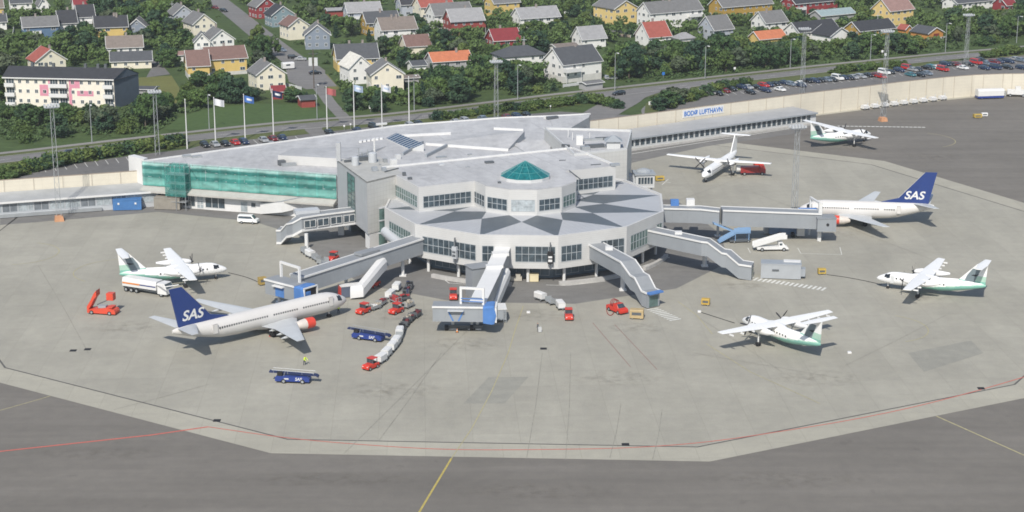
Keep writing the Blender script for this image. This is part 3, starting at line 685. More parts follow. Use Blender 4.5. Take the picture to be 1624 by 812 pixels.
# the netted upper front: banded wall, then the net
bw = MB()
for z0, z1, o in ((5.1, 6.6, .35), (7.6, 8.3, .3), (9.5, 10.4, .5)):
    bw.prism([tuple(onA(.2, .05)), tuple(onA(LA-.2, .05)), tuple(onA(LA-.2, o)), tuple(onA(.2, o))], z0, z1)
bw.build('facade_band', WHITE, hall)
for t0, z0 in ((1, 6.6), (1, 8.3)):
    for i in range(11):
        p = onA(1+i*4.15, .06); window_mb((p.x, p.y, z0), dA, 3.7, 1.0 if z0 < 8 else 1.2, 3, 1, .1).build('window', [GLASS, LGREY], hall)
def net_mat():
    m = bpy.data.materials.new('green_scaffold_net'); m.use_nodes = True; nt = m.node_tree; b = nt.nodes['Principled BSDF']; b.inputs['Roughness'].default_value = .8
    tc = nt.nodes.new('ShaderNodeTexCoord'); mp = nt.nodes.new('ShaderNodeMapping'); mp.inputs['Scale'].default_value = (.22, .22, .5)
    nz = nt.nodes.new('ShaderNodeTexNoise'); nz.inputs['Scale'].default_value = 1.3; nz.inputs['Detail'].default_value = 5
    nt.links.new(tc.outputs['Object'], mp.inputs[0]); nt.links.new(mp.outputs[0], nz.inputs['Vector'])
    sp = nt.nodes.new('ShaderNodeSeparateXYZ'); nt.links.new(tc.outputs['Object'], sp.inputs[0])
    def mth(op, a_, b_):
        q = nt.nodes.new('ShaderNodeMath'); q.operation = op
        for i, v_ in enumerate((a_, b_)):
            if isinstance(v_, (int, float)): q.inputs[i].default_value = v_
            else: nt.links.new(v_, q.inputs[i])
        return q.outputs[0]
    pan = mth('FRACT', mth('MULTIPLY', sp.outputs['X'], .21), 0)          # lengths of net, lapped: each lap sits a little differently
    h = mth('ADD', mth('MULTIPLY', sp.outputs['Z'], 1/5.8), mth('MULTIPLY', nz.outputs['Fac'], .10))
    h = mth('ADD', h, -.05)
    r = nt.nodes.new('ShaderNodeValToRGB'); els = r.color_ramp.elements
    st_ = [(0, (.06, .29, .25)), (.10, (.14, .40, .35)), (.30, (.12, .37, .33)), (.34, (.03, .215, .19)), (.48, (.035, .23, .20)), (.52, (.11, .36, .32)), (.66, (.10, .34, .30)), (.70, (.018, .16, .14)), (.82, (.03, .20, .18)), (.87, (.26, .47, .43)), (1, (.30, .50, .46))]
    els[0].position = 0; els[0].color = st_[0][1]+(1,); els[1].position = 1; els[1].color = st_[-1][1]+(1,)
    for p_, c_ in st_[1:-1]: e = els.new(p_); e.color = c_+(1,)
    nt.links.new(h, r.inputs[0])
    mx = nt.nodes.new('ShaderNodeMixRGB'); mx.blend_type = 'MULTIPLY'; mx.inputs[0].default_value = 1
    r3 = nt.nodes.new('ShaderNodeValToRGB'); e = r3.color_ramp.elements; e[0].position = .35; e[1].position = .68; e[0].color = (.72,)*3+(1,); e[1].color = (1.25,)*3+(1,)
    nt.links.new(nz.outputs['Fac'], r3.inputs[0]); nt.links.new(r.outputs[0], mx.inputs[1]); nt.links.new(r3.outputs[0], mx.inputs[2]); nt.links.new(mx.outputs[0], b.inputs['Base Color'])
    r2 = nt.nodes.new('ShaderNodeValToRGB'); e = r2.color_ramp.elements; e[0].position = .0; e[1].position = .12; e[0].color = (1,)*3+(1,); e[1].color = (.76,)*3+(1,)
    nt.links.new(pan, r2.inputs[0]); nt.links.new(r2.outputs[0], b.inputs['Alpha']); return m
NET = net_mat()
nm = MB(); NX, NZ = 66, 9
for i in range(NX+1):
    for j in range(NZ+1):
        t = LA*i/NX; sg = .16*math.sin(i*1.9)*math.sin(math.pi*(j/NZ))+random.uniform(-.05, .05)
        p = onA(t, 1.15+sg+(.0 if j < NZ else -.5)); nm.v.append((p.x, p.y, 4.9+(10.75-4.9)*j/NZ))
for i in range(NX):
    for j in range(NZ):
        a = i*(NZ+1)+j; nm.f.append([a, a+NZ+1, a+NZ+2, a+1]); nm.mi.append(0)
sn = thing('scaffold_net', 'green netting stretched over the upper front of the terminal hall', 'netting', (A.x, A.y, 5))
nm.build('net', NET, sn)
pl = MB()
for i in range(16):
    p = onA(LA*i/15, 1.02); pl.tube((p.x, p.y, 4.6), (p.x, p.y, 10.9), .05, n=5)
for z in (5.2, 7.1, 9, 10.7):
    p, q = onA(0, 1.02), onA(LA, 1.02); pl.tube((p.x, p.y, z), (q.x, q.y, z), .05, n=5)
pl.build('scaffold_pole', STEEL, sn)
st = thing('scaffold_stair', 'scaffold stair tower wrapped in green net standing over the brown container', 'scaffold', (*onA(10.2, 2.6), 0))
t2 = MB(); NETD = mat('dark_green_net', (.045, .25, .22), .8, .45, .5, alpha=.5)
for z0, z1, w, o0, o1 in ((3.4, 10.4, 5.4, 1.3, 4.2), (10.4, 11.0, 4, 1.2, 3)):
    q = [onA(10.2-w/2, o0), onA(10.2+w/2, o0), onA(10.2+w/2, o1), onA(10.2-w/2, o1)]
    t2.add([(p.x, p.y, z0) for p in q]+[(p.x, p.y, z1) for p in q], [(0, 1, 5, 4), (1, 2, 6, 5), (2, 3, 7, 6), (3, 0, 4, 7)])
t2.build('net', NETD, st)
t3 = MB()
for t in (7.7, 10.2, 12.7):
    for o in (1.4, 4.1):
        p = onA(t, o); t3.tube((p.x, p.y, 0), (p.x, p.y, 11), .08, n=5)
for z in (2, 4.2, 6.4, 8.6):
    q = [onA(7.7, 1.4), onA(12.7, 1.4), onA(12.7, 4.1), onA(7.7, 4.1)]; t3.prism([tuple(p) for p in q], z, z+.1)
t3.build('frame', STEEL, st)
# white end wall left of the net
ew = MB(); ew.prism([tuple(A+Vector((-.05, .2))), tuple(A+Vector((-4.6, 4.2))), tuple(A+Vector((-3.4, 5.6))), tuple(A+Vector((.6, 1.6)))], 0, 11.0); ew.build('end_wall', WHITE, hall)

# ---- low left wing and cream wall
wg = thing('departure_wing', 'long low grey wing with lean to roof and pale windows at the left edge', 'building', (-120, 411, 0))
dl = Vector((math.cos(R(18.5)), math.sin(R(18.5)))); nl = Vector((-dl.y, dl.x)); L0 = Vector((-84.6, 423.2)); LL = 100
def onL(t, o=0): return L0-dl*t+nl*o
def lean(parent, f, dirn, nrm, L, dep, ze, zb, wallm, roofm):
    w = MB().prism([tuple(f), tuple(f+dirn*L), tuple(f+dirn*L+nrm*dep), tuple(f+nrm*dep)], 0, ze-.1); w.build('wall', wallm, parent)
    r = MB(); a = f-nrm*.7; bq = f+dirn*L-nrm*.7; c_ = f+dirn*L+nrm*dep; d_ = f+nrm*dep
    r.add([(a.x, a.y, ze), (bq.x, bq.y, ze), (c_.x, c_.y, zb), (d_.x, d_.y, zb), (a.x, a.y, ze-.35), (bq.x, bq.y, ze-.35), (c_.x, c_.y, zb-.35), (d_.x, d_.y, zb-.35)], [(0, 1, 2, 3), (4, 7, 6, 5), (0, 4, 5, 1), (1, 5, 6, 2), (2, 6, 7, 3), (3, 7, 4, 0)])
    r.build('roof', roofm, parent)
lean(wg, onL(LL), dl, nl, LL-.5, 6.2, 3.85, 4.75, LGREY, mat('old_felt_roof', (.36, .37, .37), .7, .14, .15))
tr = MB().prism([tuple(onL(LL, -.72)), tuple(onL(.5, -.72)), tuple(onL(.5, -.85)), tuple(onL(LL, -.85))], 3.5, 3.95); tr.build('eave_trim', WHITE, wg)
for i in range(27):
    t = 98-i*3.6; p = onL(t, 0); window_mb((p.x, p.y, 1.2), dl, 3.5, 2.1, 2 if i % 3 else 3, 1, .1).build('window', [SHINY if (i*7) % 5 < 3 else mat('grey_glass', (.16, .18, .20), .15, .3, .8, spec=.6), LGREY], wg)  # light greyish reflections put into the colours of both glasses
MB().prism([tuple(onL(LL, -.9)), tuple(onL(14, -.9)), tuple(onL(14, 0)), tuple(onL(LL, 0))], .15, .85).build('plinth', STEEL, wg)
def wallrun(name, label, pts, z1, m, th=.35, group=None):
    o = thing(name, label, 'wall', (pts[0][0], pts[0][1], 0), group=group)
    mb = MB(); P = [Vector(p) for p in pts]
    for a, c in zip(P, P[1:]):
        dd = (c-a).normalized(); mb.prism(rect(a.x, a.y, math.atan2(dd.y, dd.x), (c-a).length, th), 0, z1)
    mb.build('panel', m, o)
    cp = MB()
    for a, c in zip(P, P[1:]):
        dd = (c-a).normalized(); cp.prism(rect(a.x, a.y, math.atan2(dd.y, dd.x), (c-a).length, th+.1, 0, -.05), z1, z1+.1)
    cp.build('coping', mat('cap_metal', (.32, .26, .2), .6, .1), o)
    ps = MB(); acc = 0
    for a, c in zip(P, P[1:]):
        dd = (c-a); L = dd.length; dd.normalize(); nn = Vector((dd.y, -dd.x)); t = 3
        while t < L:
            q = a+dd*t; ps.prism([tuple(q), tuple(q+dd*.18), tuple(q+dd*.18+nn*.1), tuple(q+nn*.1)], 0, z1-.05); t += 6.8
    ps.build('panel_joint', mat('joint_post', (.46, .42, .35), .7, .1), o)
    return o
wallrun('noise_wall', 'cream panelled noise wall behind the low left wing', [tuple(onL(LL, 6.3)), tuple(onL(4.2, 6.3))], 7.6, CREAM, group='cream noise walls')
RW = [(21.6, 494.3), (92, 540.2), (107.9, 549.6), (121.8, 558.4), (137.6, 566.9), (147.6, 571.2), (157.2, 573.2), (166, 573.8), (240, 578)]
nwall = wallrun('noise_wall', 'long curved cream noise wall right of the terminal with the airport name sign', RW, 6.9, CREAM, group='cream noise walls')
# ---- low right wing
rg = thing('arrivals_wing', 'long low wing with a row of dark windows right of the hall', 'building', (60, 507, 0))
F0, F1 = Vector((30.4, 486.6)), Vector((89.9, 526.4)); dr_ = (F1-F0).normalized(); nr_ = Vector((-dr_.y, dr_.x)); Lr = (F1-F0).length
w0 = Vector(RW[0]); w1 = Vector(RW[1])
dep = ((w0-F0).dot(nr_)+(w1-F1).dot(nr_))/2-.15
f = F0-dr_*8
lean(rg, f, dr_, nr_, Lr+8, min((w0-F0).dot(nr_), (w1-F1).dot(nr_))-.1, 3.35, 3.5, OFFWHITE, mat('grey_felt_roof', (.37, .375, .375), .7, .1, .15))
for i in range(36):
    p = F0+dr_*(i*1.93+.2); window_mb((p.x, p.y, .85), dr_, 1.75, 2.1, 1, 1, .16).build('window', [GLASS, OFFWHITE], rg)
MB().prism([tuple(F0-nr_*1.2), tuple(F1-nr_*1.2), tuple(F1-nr_*.05), tuple(F0-nr_*.05)], 0, .5).build('plinth', CONCR, rg)
MB().prism([tuple(F0-nr_*.72-dr_*8), tuple(F1-nr_*.72), tuple(F1-nr_*.86), tuple(F0-nr_*.86-dr_*8)], 3.0, 3.42).build('eave_trim', MGREY, rg)
# name sign on the wall
def onwall(u, v, o=.12):
    best = None
    for a, c in zip(RW, RW[1:]):
        a, c = Vector(a), Vector(c)
        for i in range(400):
            q = a+(c-a)*(i/400); e = abs(PX((q.x, q.y, 6.3))[0]-u)
            if best is None or e < best[0]: best = (e, q, (c-a).normalized())
    q, dd = best[1], best[2]
    lo, hi = 0, 12
    for _ in range(40):
        m_ = (lo+hi)/2
        if PX((q.x, q.y, m_))[1] > v: lo = m_
        else: hi = m_
    return q+Vector((dd.y, -dd.x))*o, lo, dd
q0, z0_, dd = onwall(1083, 180.5); q1, z1_, _ = onwall(1147, 173); zc = (z0_+z1_)/2
Ls = (q1-q0).length
sg = thing('airport_sign', 'white sign with blue letters BODØ LUFTHAVN on the cream wall', 'sign', (q0.x, q0.y, 0))
MB().prism([tuple(q0), tuple(q1), tuple(q1-Vector((dd.y, -dd.x))*.1), tuple(q0-Vector((dd.y, -dd.x))*.1)], zc-1.15, zc+1.15).build('board', WHITE, sg)
def put_text(txt, size, pos, xdir, updir, m, parent, fit=None, fith=None, name='lettering', shear=0, offset=.0):
    me = text_mesh(txt, size, shear, offset); me.name = name
    xs = [v.co.x for v in me.vertices]; ys = [v.co.y for v in me.vertices]; w = max(xs)-min(xs); h = max(ys)-min(ys); cx = (max(xs)+min(xs))/2; cy = (max(ys)+min(ys))/2
    sx = fit/w if fit else 1; sy = fith/h if fith else sx
    X = Vector(xdir).normalized(); Y = Vector(updir).normalized(); Z = X.cross(Y)
    L = parent.location if parent else Vector()
    for v in me.vertices:
        v.co = Vector(pos)+X*((v.co.x-cx)*sx)+Y*((v.co.y-cy)*sy)+Z*v.co.z-L
    me.materials.clear(); me.materials.append(m)
    o = bpy.data.objects.new(name, me); C.objects.link(o); o.parent = parent; return o
mid = (q0+q1)/2+Vector((dd.y, -dd.x))*.06
put_text('BODØ LUFTHAVN', 1.6, (mid.x, mid.y, zc), (dd.x, dd.y, 0), (0, 0, 1), mat('sign_blue', (.03, .16, .50), .5, .05), sg, fit=Ls*.93, fith=1.45, offset=.03)
# ================================================================ JET BRIDGES AND WALKWAYS
TUN = panel_mat('tunnel_grey_panels', (.265, .285, .305), 3.0, 0, .93, .5, .05)
TROOF = mat('tunnel_roof', (.25, .265, .28), .6, .1, .3)
def sweep_tunnel(parent, path, w, h, wallm=TUN, roofm=TROOF, trim=True, name='tunnel'):
    """path: (x, y, floor z) along the near (camera side) edge or middle; vertical walls, roof laid on top"""
    P = [Vector(p) for p in path]; nn = []
    for i, p in enumerate(P):
        d = (P[min(i+1, len(P)-1)]-P[max(i-1, 0)]); d.z = 0; d.normalize(); nn.append(Vector((-d.y, d.x, 0)))
    def ring(i, z0, z1, hw): 
        p, n = P[i], nn[i]
        return [tuple(p-n*hw+Vector((0, 0, z0))), tuple(p+n*hw+Vector((0, 0, z0))), tuple(p+n*hw+Vector((0, 0, z1))), tuple(p-n*hw+Vector((0, 0, z1)))]
    MB().loft([ring(i, 0, h, w/2) for i in range(len(P))]).build(name, wallm, parent)
    MB().loft([ring(i, h+.005, h+.14, w/2+.1) for i in range(len(P))]).build('roof', roofm, parent)
    if trim:
        t = MB()
        for sgn in (-1, 1):
            rr = []
            for i in range(len(P)):
                p, n = P[i], nn[i]; c = p+n*sgn*(w/2+.12)
                rr.append([tuple(c-n*.12+Vector((0, 0, h-.12))), tuple(c+n*.12+Vector((0, 0, h-.12))), tuple(c+n*.12+Vector((0, 0, h+.24))), tuple(c-n*.12+Vector((0, 0, h+.24)))])
            t.loft(rr)
        t.build('edge_trim', WHITE, parent)
    return P, nn
def leg(parent, x, y, z1, r=.3, m=WHITE, name='leg'):
    MB().tube((x, y, 0), (x, y, z1), r, n=10).box(x-.7, x+.7, y-.7, y+.7, 0, .25).build(name, m, parent, smooth=True)
def portal(parent, a, b, z0, z1, th=.42, m=WHITE):
    """square white hoop standing over the tunnel end"""
    a = Vector(a[:2]); b = Vector(b[:2]); d = (b-a).normalized(); n = Vector((-d.y, d.x))
    mb = MB()
    for p in (a, b-d*th): mb.prism([tuple(p), tuple(p+d*th), tuple(p+d*th+n*th), tuple(p+n*th)], z0, z1-th)
    mb.prism([tuple(a), tuple(b), tuple(b+n*th), tuple(a+n*th)], z1-th, z1)
    mb.build('lift_frame', m, parent)
def bellows(parent, c, d, w, h, z0, dep, m=SKYBL):
    """curved blue docking hood: open box with a bulged rim, dark mouth"""
    c = Vector(c[:2]); d = Vector(d[:2]).normalized(); n = Vector((-d.y, d.x)); rings = []
    for t, s in ((0, 1.0), (.35, 1.06), (.8, 1.1), (1.0, 1.06)):
        q = c+d*dep*t; hw = w/2*s; zz0 = z0-.25*(s-1)*8; zz1 = z0+h*(1+(s-1)*.7)
        bow = .9*t
        ring = [(q-n*hw, zz0), (q+n*hw, zz0), (q+n*hw+d*bow*.4, z0+h*.5), (q+n*hw, zz1-.3), (q+n*hw*.8, zz1), (q-n*hw*.8, zz1), (q-n*hw, zz1-.3), (q-n*hw+d*bow*.4, z0+h*.5)]
        rings.append([(p.x, p.y, z) for p, z in ring])
    MB().loft(rings).build('docking_hood', m, parent)
    q = c+d*(dep+.12)
    MB().prism([tuple(q-n*w*.40), tuple(q+n*w*.40), tuple(q+n*w*.40+d*.05), tuple(q-n*w*.40+d*.05)], z0+.25, z0+h*.92).build('hood_mouth', BLACK, parent)  # black sheet stands in for the darkness inside the opening
    fr = MB(); q = c+d*(dep+.1)
    for s in (-1, 1): fr.prism([tuple(q+n*s*w*.43), tuple(q+n*s*w*.48), tuple(q+n*s*w*.48+d*.35), tuple(q+n*s*w*.43+d*.35)], z0+.1, z0+h*1.0)
    fr.prism([tuple(q-n*w*.48), tuple(q+n*w*.48), tuple(q+n*w*.48+d*.35), tuple(q-n*w*.48+d*.35)], z0+h*.96, z0+h*1.03)
    fr.build('hood_rim', WHITE, parent)

# ---- middle bridge (towards the camera)
b2 = thing('jet_bridge', 'middle jet bridge reaching straight towards the camera with white roof and blue hood', 'jet bridge', (*G(745, 520)[:2], 0), group='jet bridges')
s0 = G(798, 394, 7.6); s1 = G(757, 481, 5.6)
sweep_tunnel(b2, [(s0.x, s0.y+1.5, 4.6), (s0.x*.55+s1.x*.45, s0.y*.55+s1.y*.45, 3.55), (s1.x, s1.y, 2.7)], 3.0, 2.95, roofm=WHITE, trim=False)
for t, w, l in ((.12, 3.3, 2.0), (.36, 3.4, 1.3)):
    p = s0*(1-t)+s1*t; MB().at(p.x, p.y, 0, R(8)).box(-w/2, w/2, -l/2, l/2, p.z-.1, p.z+.45).build('roof_box', WHITE, b2)
cl, crr = G(686, 487, 5.45), G(766, 488, 5.45); dc = (crr-cl); dc.z = 0; Lc = dc.length; dc.normalize(); nc = Vector((-dc.y, dc.x, 0))
q = [cl, cl+dc*Lc, cl+dc*Lc+nc*3.3, cl+nc*3.3]
MB().prism([(p.x, p.y) for p in q], 2.65, 5.45).build('cabin', TUN, b2)
MB().prism([(p.x, p.y) for p in [cl-nc*.1-dc*.1, crr-nc*.1, crr+nc*3.4, cl+nc*3.4-dc*.1]], 5.455, 5.62).build('cabin_roof', TROOF, b2)
MB().prism([(p.x, p.y) for p in [cl-nc*.2-dc*.1, crr-nc*.2, crr-nc*.05, cl-nc*.05-dc*.1]], 5.3, 5.66).build('edge_trim', WHITE, b2)
bellows(b2, crr+nc*1.55, dc, 3.6, 3.1, 2.5, 2.1)
p = cl+dc*Lc*.46
MB().prism([(a.x, a.y) for a in (p-dc*1.5-nc*.9, p+dc*1.5-nc*.9, p+dc*1.5-nc*.02, p-dc*1.5-nc*.02)], 4.85, 5.0).build('lamp_shelf', LGREY, b2)
mb = MB()
for sx in (-1, 1): mb.face([(p+dc*sx*1.3-nc*.05)[:2]+(4.8,) if False else (*(p+dc*sx*1.3-nc*.06)[:2], 4.8), (*(p+dc*sx*.35-nc*.06)[:2], 2.8), (*(p+dc*sx*.65-nc*.06)[:2], 2.8), (*(p+dc*sx*1.6-nc*.06)[:2], 4.8)])
mb.build('painted_brace', SKYBL, b2)
portal(b2, G(729, 482, 5.6), G(768, 484, 5.6), 5.5, 8.9)
rg2 = MB()
for z in (6.2, 6.7): a, c = G(731, 482, 5.6), G(766, 484, 5.6); rg2.tube((a.x, a.y, z), (c.x, c.y, z), .1, n=6)
rg2.pieces('frame_rail', SKYBL, b2)
for u in (718, 748, 757): p = G(u, 524); leg(b2, p.x, p.y+1.0, 2.7, .3)
p = G(715, 524); bg = MB().box(p.x-1.2, p.x+6, p.y+.2, p.y+1.2, .3, .9); bg.build('drive_bogie', DGREY, b2)
for i, u in enumerate((708, 748)):
    p = G(u, 526); MB().tube((p.x-.3, p.y+.7, .55), (p.x+.3, p.y+.7, .55), .55, n=12).build('wheel', BLACK, b2)
# its side hut and the emergency stair on the other side
p = G(760, 462, .0)
hx = G(762, 424, 6.4)
MB().at(hx.x, hx.y, 0, R(26)).box(-1.8, 2.6, 0, 3.2, 0, 6.2).build('stair_hut', TUN, b2)
MB().at(hx.x, hx.y, 0, R(26)).box(-2, 2.8, -.2, 3.4, 6.21, 6.4).build('hut_roof', TROOF, b2)
window_mb((hx.x-1.5, hx.y-.05, 3.6), (math.cos(R(26)), math.sin(R(26))), 2.6, 1.5, 2, 1, .12).build('window', [GLASS, WHITE], b2)
e0 = G(802, 433, 4.4); e1 = G(779, 488, 1.6)
def tube_stair(parent, pts, w, h, m, name='stair_cover'):
    P = [Vector(p) for p in pts]; rr = []
    for i, p in enumerate(P):
        d = P[min(i+1, len(P)-1)]-P[max(i-1, 0)]; d.z = 0; d.normalize(); n = Vector((-d.y, d.x, 0))
        rr.append([tuple(p-n*w/2), tuple(p+n*w/2), tuple(p+n*w/2+Vector((0, 0, h*.7))), tuple(p+n*w*.3+Vector((0, 0, h))), tuple(p-n*w*.3+Vector((0, 0, h))), tuple(p-n*w/2+Vector((0, 0, h*.7)))])
    MB().loft(rr).build(name, m, parent, smooth=25)
tube_stair(b2, [(e0.x, e0.y, 3.2), (e0.x*.9+e1.x*.1, e0.y*.9+e1.y*.1, 2.9), (e1.x, e1.y, .5)], 1.9, 2.2, WHITE)
p = G(791, 512); MB().at(p.x, p.y, 0, R(5)).box(-1.3, 1.5, .3, 4.2, .4, 2.5).build('stair_foot_box', MGREY, b2)
MB().at(p.x, p.y, 0, R(5)).box(-1.4, 1.6, .2, 4.3, 2.51, 2.65).build('foot_box_roof', WHITE, b2)
lad = MB()
for sx in (-.25, .25): lad.tube((p.x+1.2+sx, p.y-.2, 0), (p.x+1.2+sx, p.y+.2, 2.6), .05, n=5)
for i in range(7): lad.tube((p.x+.95, p.y-.15+i*.04, .3+i*.33), (p.x+1.45, p.y-.15+i*.04, .3+i*.33), .04, n=4)
lad.build('ladder', STEEL, b2)
# orange and white cone by the legs
def cone(u, v, lab):
    p = G(u, v); t = thing('traffic_cone', lab, 'cone', p)
    MB().tube((0, 0, .05), (0, 0, .75), .2, .04, 10).build('body', ORANGE, t, local=True); MB().box(-.28, .28, -.28, .28, 0, .05).build('base', BLACK, t, local=True)
    MB().tube((0, 0, .35), (0, 0, .5), .135, .10, 10).build('band', WHITE, t, local=True)
cone(725, 527, 'orange cone with white band under the cabin of the middle jet bridge'); cone(305, 475, 'small orange cone alone between the fuel truck and the left jet')

# ---- left bridge to the jet at left
b1 = thing('jet_bridge', 'left jet bridge with long grey tunnel docked beside the front of the left airliner', 'jet bridge', (*G(440, 480)[:2], 0), group='jet bridges')
a0, a1 = G(669, 379, 7.4), G(478, 441, 6.2)
dn = (a1-a0); dn.z = 0; dn.normalize(); nb = Vector((-dn.y, dn.x, 0))     # nb points to the camera side or away
if nb.y < 0: nb = -nb
c0 = a0+nb*1.6-dn*1.5; c1 = a1+nb*1.6
sweep_tunnel(b1, [(c0.x, c0.y, 4.1), (c0.x*.6+c1.x*.4, c0.y*.6+c1.y*.4, 3.6), (c1.x, c1.y, 2.95)], 3.2, 3.25)
hatch = c0*.55+c1*.45
MB().at(hatch.x, hatch.y, 0, math.atan2(dn.y, dn.x)).box(-2.6, 2.6, -1.1, 1.1, 7.0, 7.5).build('roof_box', TROOF, b1)
cl, crr = G(420, 443, 5.6), G(467, 455, 5.6); dc = (crr-cl); dc.z = 0; Lc = dc.length; dc.normalize(); nc = Vector((-dc.y, dc.x, 0))
MB().prism([(p.x, p.y) for p in [cl, crr, crr+nc*3.4, cl+nc*3.4]], 2.7, 5.6).build('cabin', TUN, b1)
MB().prism([(p.x, p.y) for p in [cl-nc*.12-dc*.1, crr-nc*.12, crr+nc*3.5, cl+nc*3.5-dc*.1]], 5.605, 5.75).build('cabin_roof', TROOF, b1)
MB().prism([(p.x, p.y) for p in [cl-nc*.22-dc*.1, crr-nc*.22, crr-nc*.07, cl-nc*.07-dc*.1]], 5.42, 5.8).build('edge_trim', WHITE, b1)
bellows(b1, crr+nc*1.7, dc, 3.8, 3.1, 2.6, 2.4)
p = cl+dc*Lc*.5
MB().prism([(a.x, a.y) for a in (p-dc*1.4-nc*.8, p+dc*1.4-nc*.8, p+dc*1.4-nc*.02, p-dc*1.4-nc*.02)], 4.9, 5.1).build('lamp_shelf', WHITE, b1)
MB().prism([(a.x, a.y) for a in (p-dc*1.2-nc*.08, p+dc*1.2-nc*.08, p+dc*1.2-nc*.03, p-dc*1.2-nc*.03)], 2.8, 4.8).build('painted_brace', SKYBL, b1)
portal(b1, G(444, 439, 5.7), G(475, 449, 5.7), 5.6, 8.9)
for u, v in ((440, 487), (470, 492)): p = G(u, v); leg(b1, p.x, p.y+3, 2.8, .3)
for t in (.16, .62): p = c0*(1-t)+c1*t; leg(b1, p.x, p.y, 4, .35)
f0, f1, f2 = G(604, 418, 5.4), G(570, 457, 3.2), G(553, 463, 2.6)
g0_ = (c0*.36+c1*.64)
tube_stair(b1, [(G(606, 424, 4.0)[0], G(606, 424, 4.0)[1]+1.2, 3.4), (G(600, 428, 3.8)[0], G(600, 428, 3.8)[1], 3.2), (G(570, 465, 1.2)[0], G(570, 465, 1.2)[1], .6), (G(557, 470, 0.5)[0], G(557, 470, 0.5)[1], .35)], 2.0, 2.3, WHITE)
p = G(562, 472); MB().at(p.x, p.y, 0, R(20)).box(-2.6, 1.6, .4, 2.2, .1, 2.3).build('stair_foot_box', mat('slate_blue_panel', (.10, .12, .17), .5, .1), b1)
MB().at(p.x, p.y, 0, R(20)).box(-2.75, -2.6, .3, 2.3, .1, 2.4).build('foot_box_end', RED, b1)
MB().at(p.x, p.y, 0, R(20)).box(-2.7, 1.7, .3, 2.3, 2.31, 2.45).build('foot_box_roof', WHITE, b1)

# ---- long bridge to the jet at right
b5 = thing('jet_bridge', 'long jet bridge with a tall white hoop at its end by the right airliner', 'jet bridge', (*G(1300, 378)[:2], 0), group='jet bridges')
a0, a1, a2, a3 = G(1052, 331, 7.4), G(1113, 333, 7.4), G(1143, 337, 7.0), G(1296, 341, 6.3)
def shift(p, d): return (p.x, p.y+d, 0)
sweep_tunnel(b5, [(a0.x-2, a0.y+1.6, 4.3), (a1.x, a1.y+1.6, 4.3), (a2.x, a2.y+1.6, 4.0)], 2.8, 3.1)
sweep_tunnel(b5, [(a2.x+.4, a2.y+1.7, 3.95), (a3.x+1, a3.y+1.7, 3.0)], 3.3, 3.45, name='telescopic_tunnel')
cc = G(1299, 345, 5.9)
MB().at(cc.x, cc.y, 0, R(2)).box(-.4, 3.8, -.6, 3.4, 2.8, 5.7).build('cabin', TUN, b5)
MB().at(cc.x, cc.y, 0, R(2)).box(-.5, 3.9, -.7, 3.5, 5.71, 5.85).build('cabin_roof', TROOF, b5)
MB().tube((cc.x+1.9, cc.y-.68, 4.4), (cc.x+1.9, cc.y-.58, 4.4), .32, n=14).build('porthole', BLACK, b5)
MB().at(cc.x, cc.y, 0, R(2)).box(-3.6, .2, 3.41, 4.2, 2.8, 6.3).build('hood_link', SKYBL, b5)
bellows(b5, Vector((cc.x-1.7, cc.y+4.2, 0)), Vector((0, 1, 0)), 4.4, 3.9, 2.6, 1.6)
hp = G(1301, 384); portal(b5, (hp.x-.2, hp.y+.4), (hp.x-1.4, hp.y+6.2), .1, 9.0, th=.4)
lg = MB().tube((hp.x, hp.y+.6, 0), (hp.x, hp.y+.6, 8.8), .26, n=8); lg.build('leg', WHITE, b5)
p = G(1139, 377); leg(b5, p.x, p.y+1.2, 4, .3)
for u, v in ((1238, 378), (1258, 378)): p = G(u, v); MB().tube((p.x-.35, p.y+1, .6), (p.x+.35, p.y+1, .6), .6, n=12).build('wheel', BLACK, b5)
p = G(1245, 376); MB().box(p.x-3.5, p.x+3.5, p.y+.9, p.y+1.6, .5, 2.9).build('drive_bogie', mat('bogie_blue', (.16, .24, .38), .5, .15), b5)
p = G(1218, 372); MB().box(p.x-.9, p.x+.9, p.y-.3, p.y+1.5, .3, 2.3).build('equipment_box', LGREY, b5)
p = G(1269, 376); MB().box(p.x-.8, p.x+.9, p.y-.3, p.y+1.2, .3, 2.2).build('equipment_box', WHITE, b5)
for u, h in ((1096, 1.0), (1071, .8)):
    p = G(u, 329, 7.5); MB().box(p.x-.9, p.x+.9, p.y+1.2, p.y+2.8, 7.5, 7.5+h+.5).build('roof_box', WHITE if u > 1080 else SKYBL, b5)

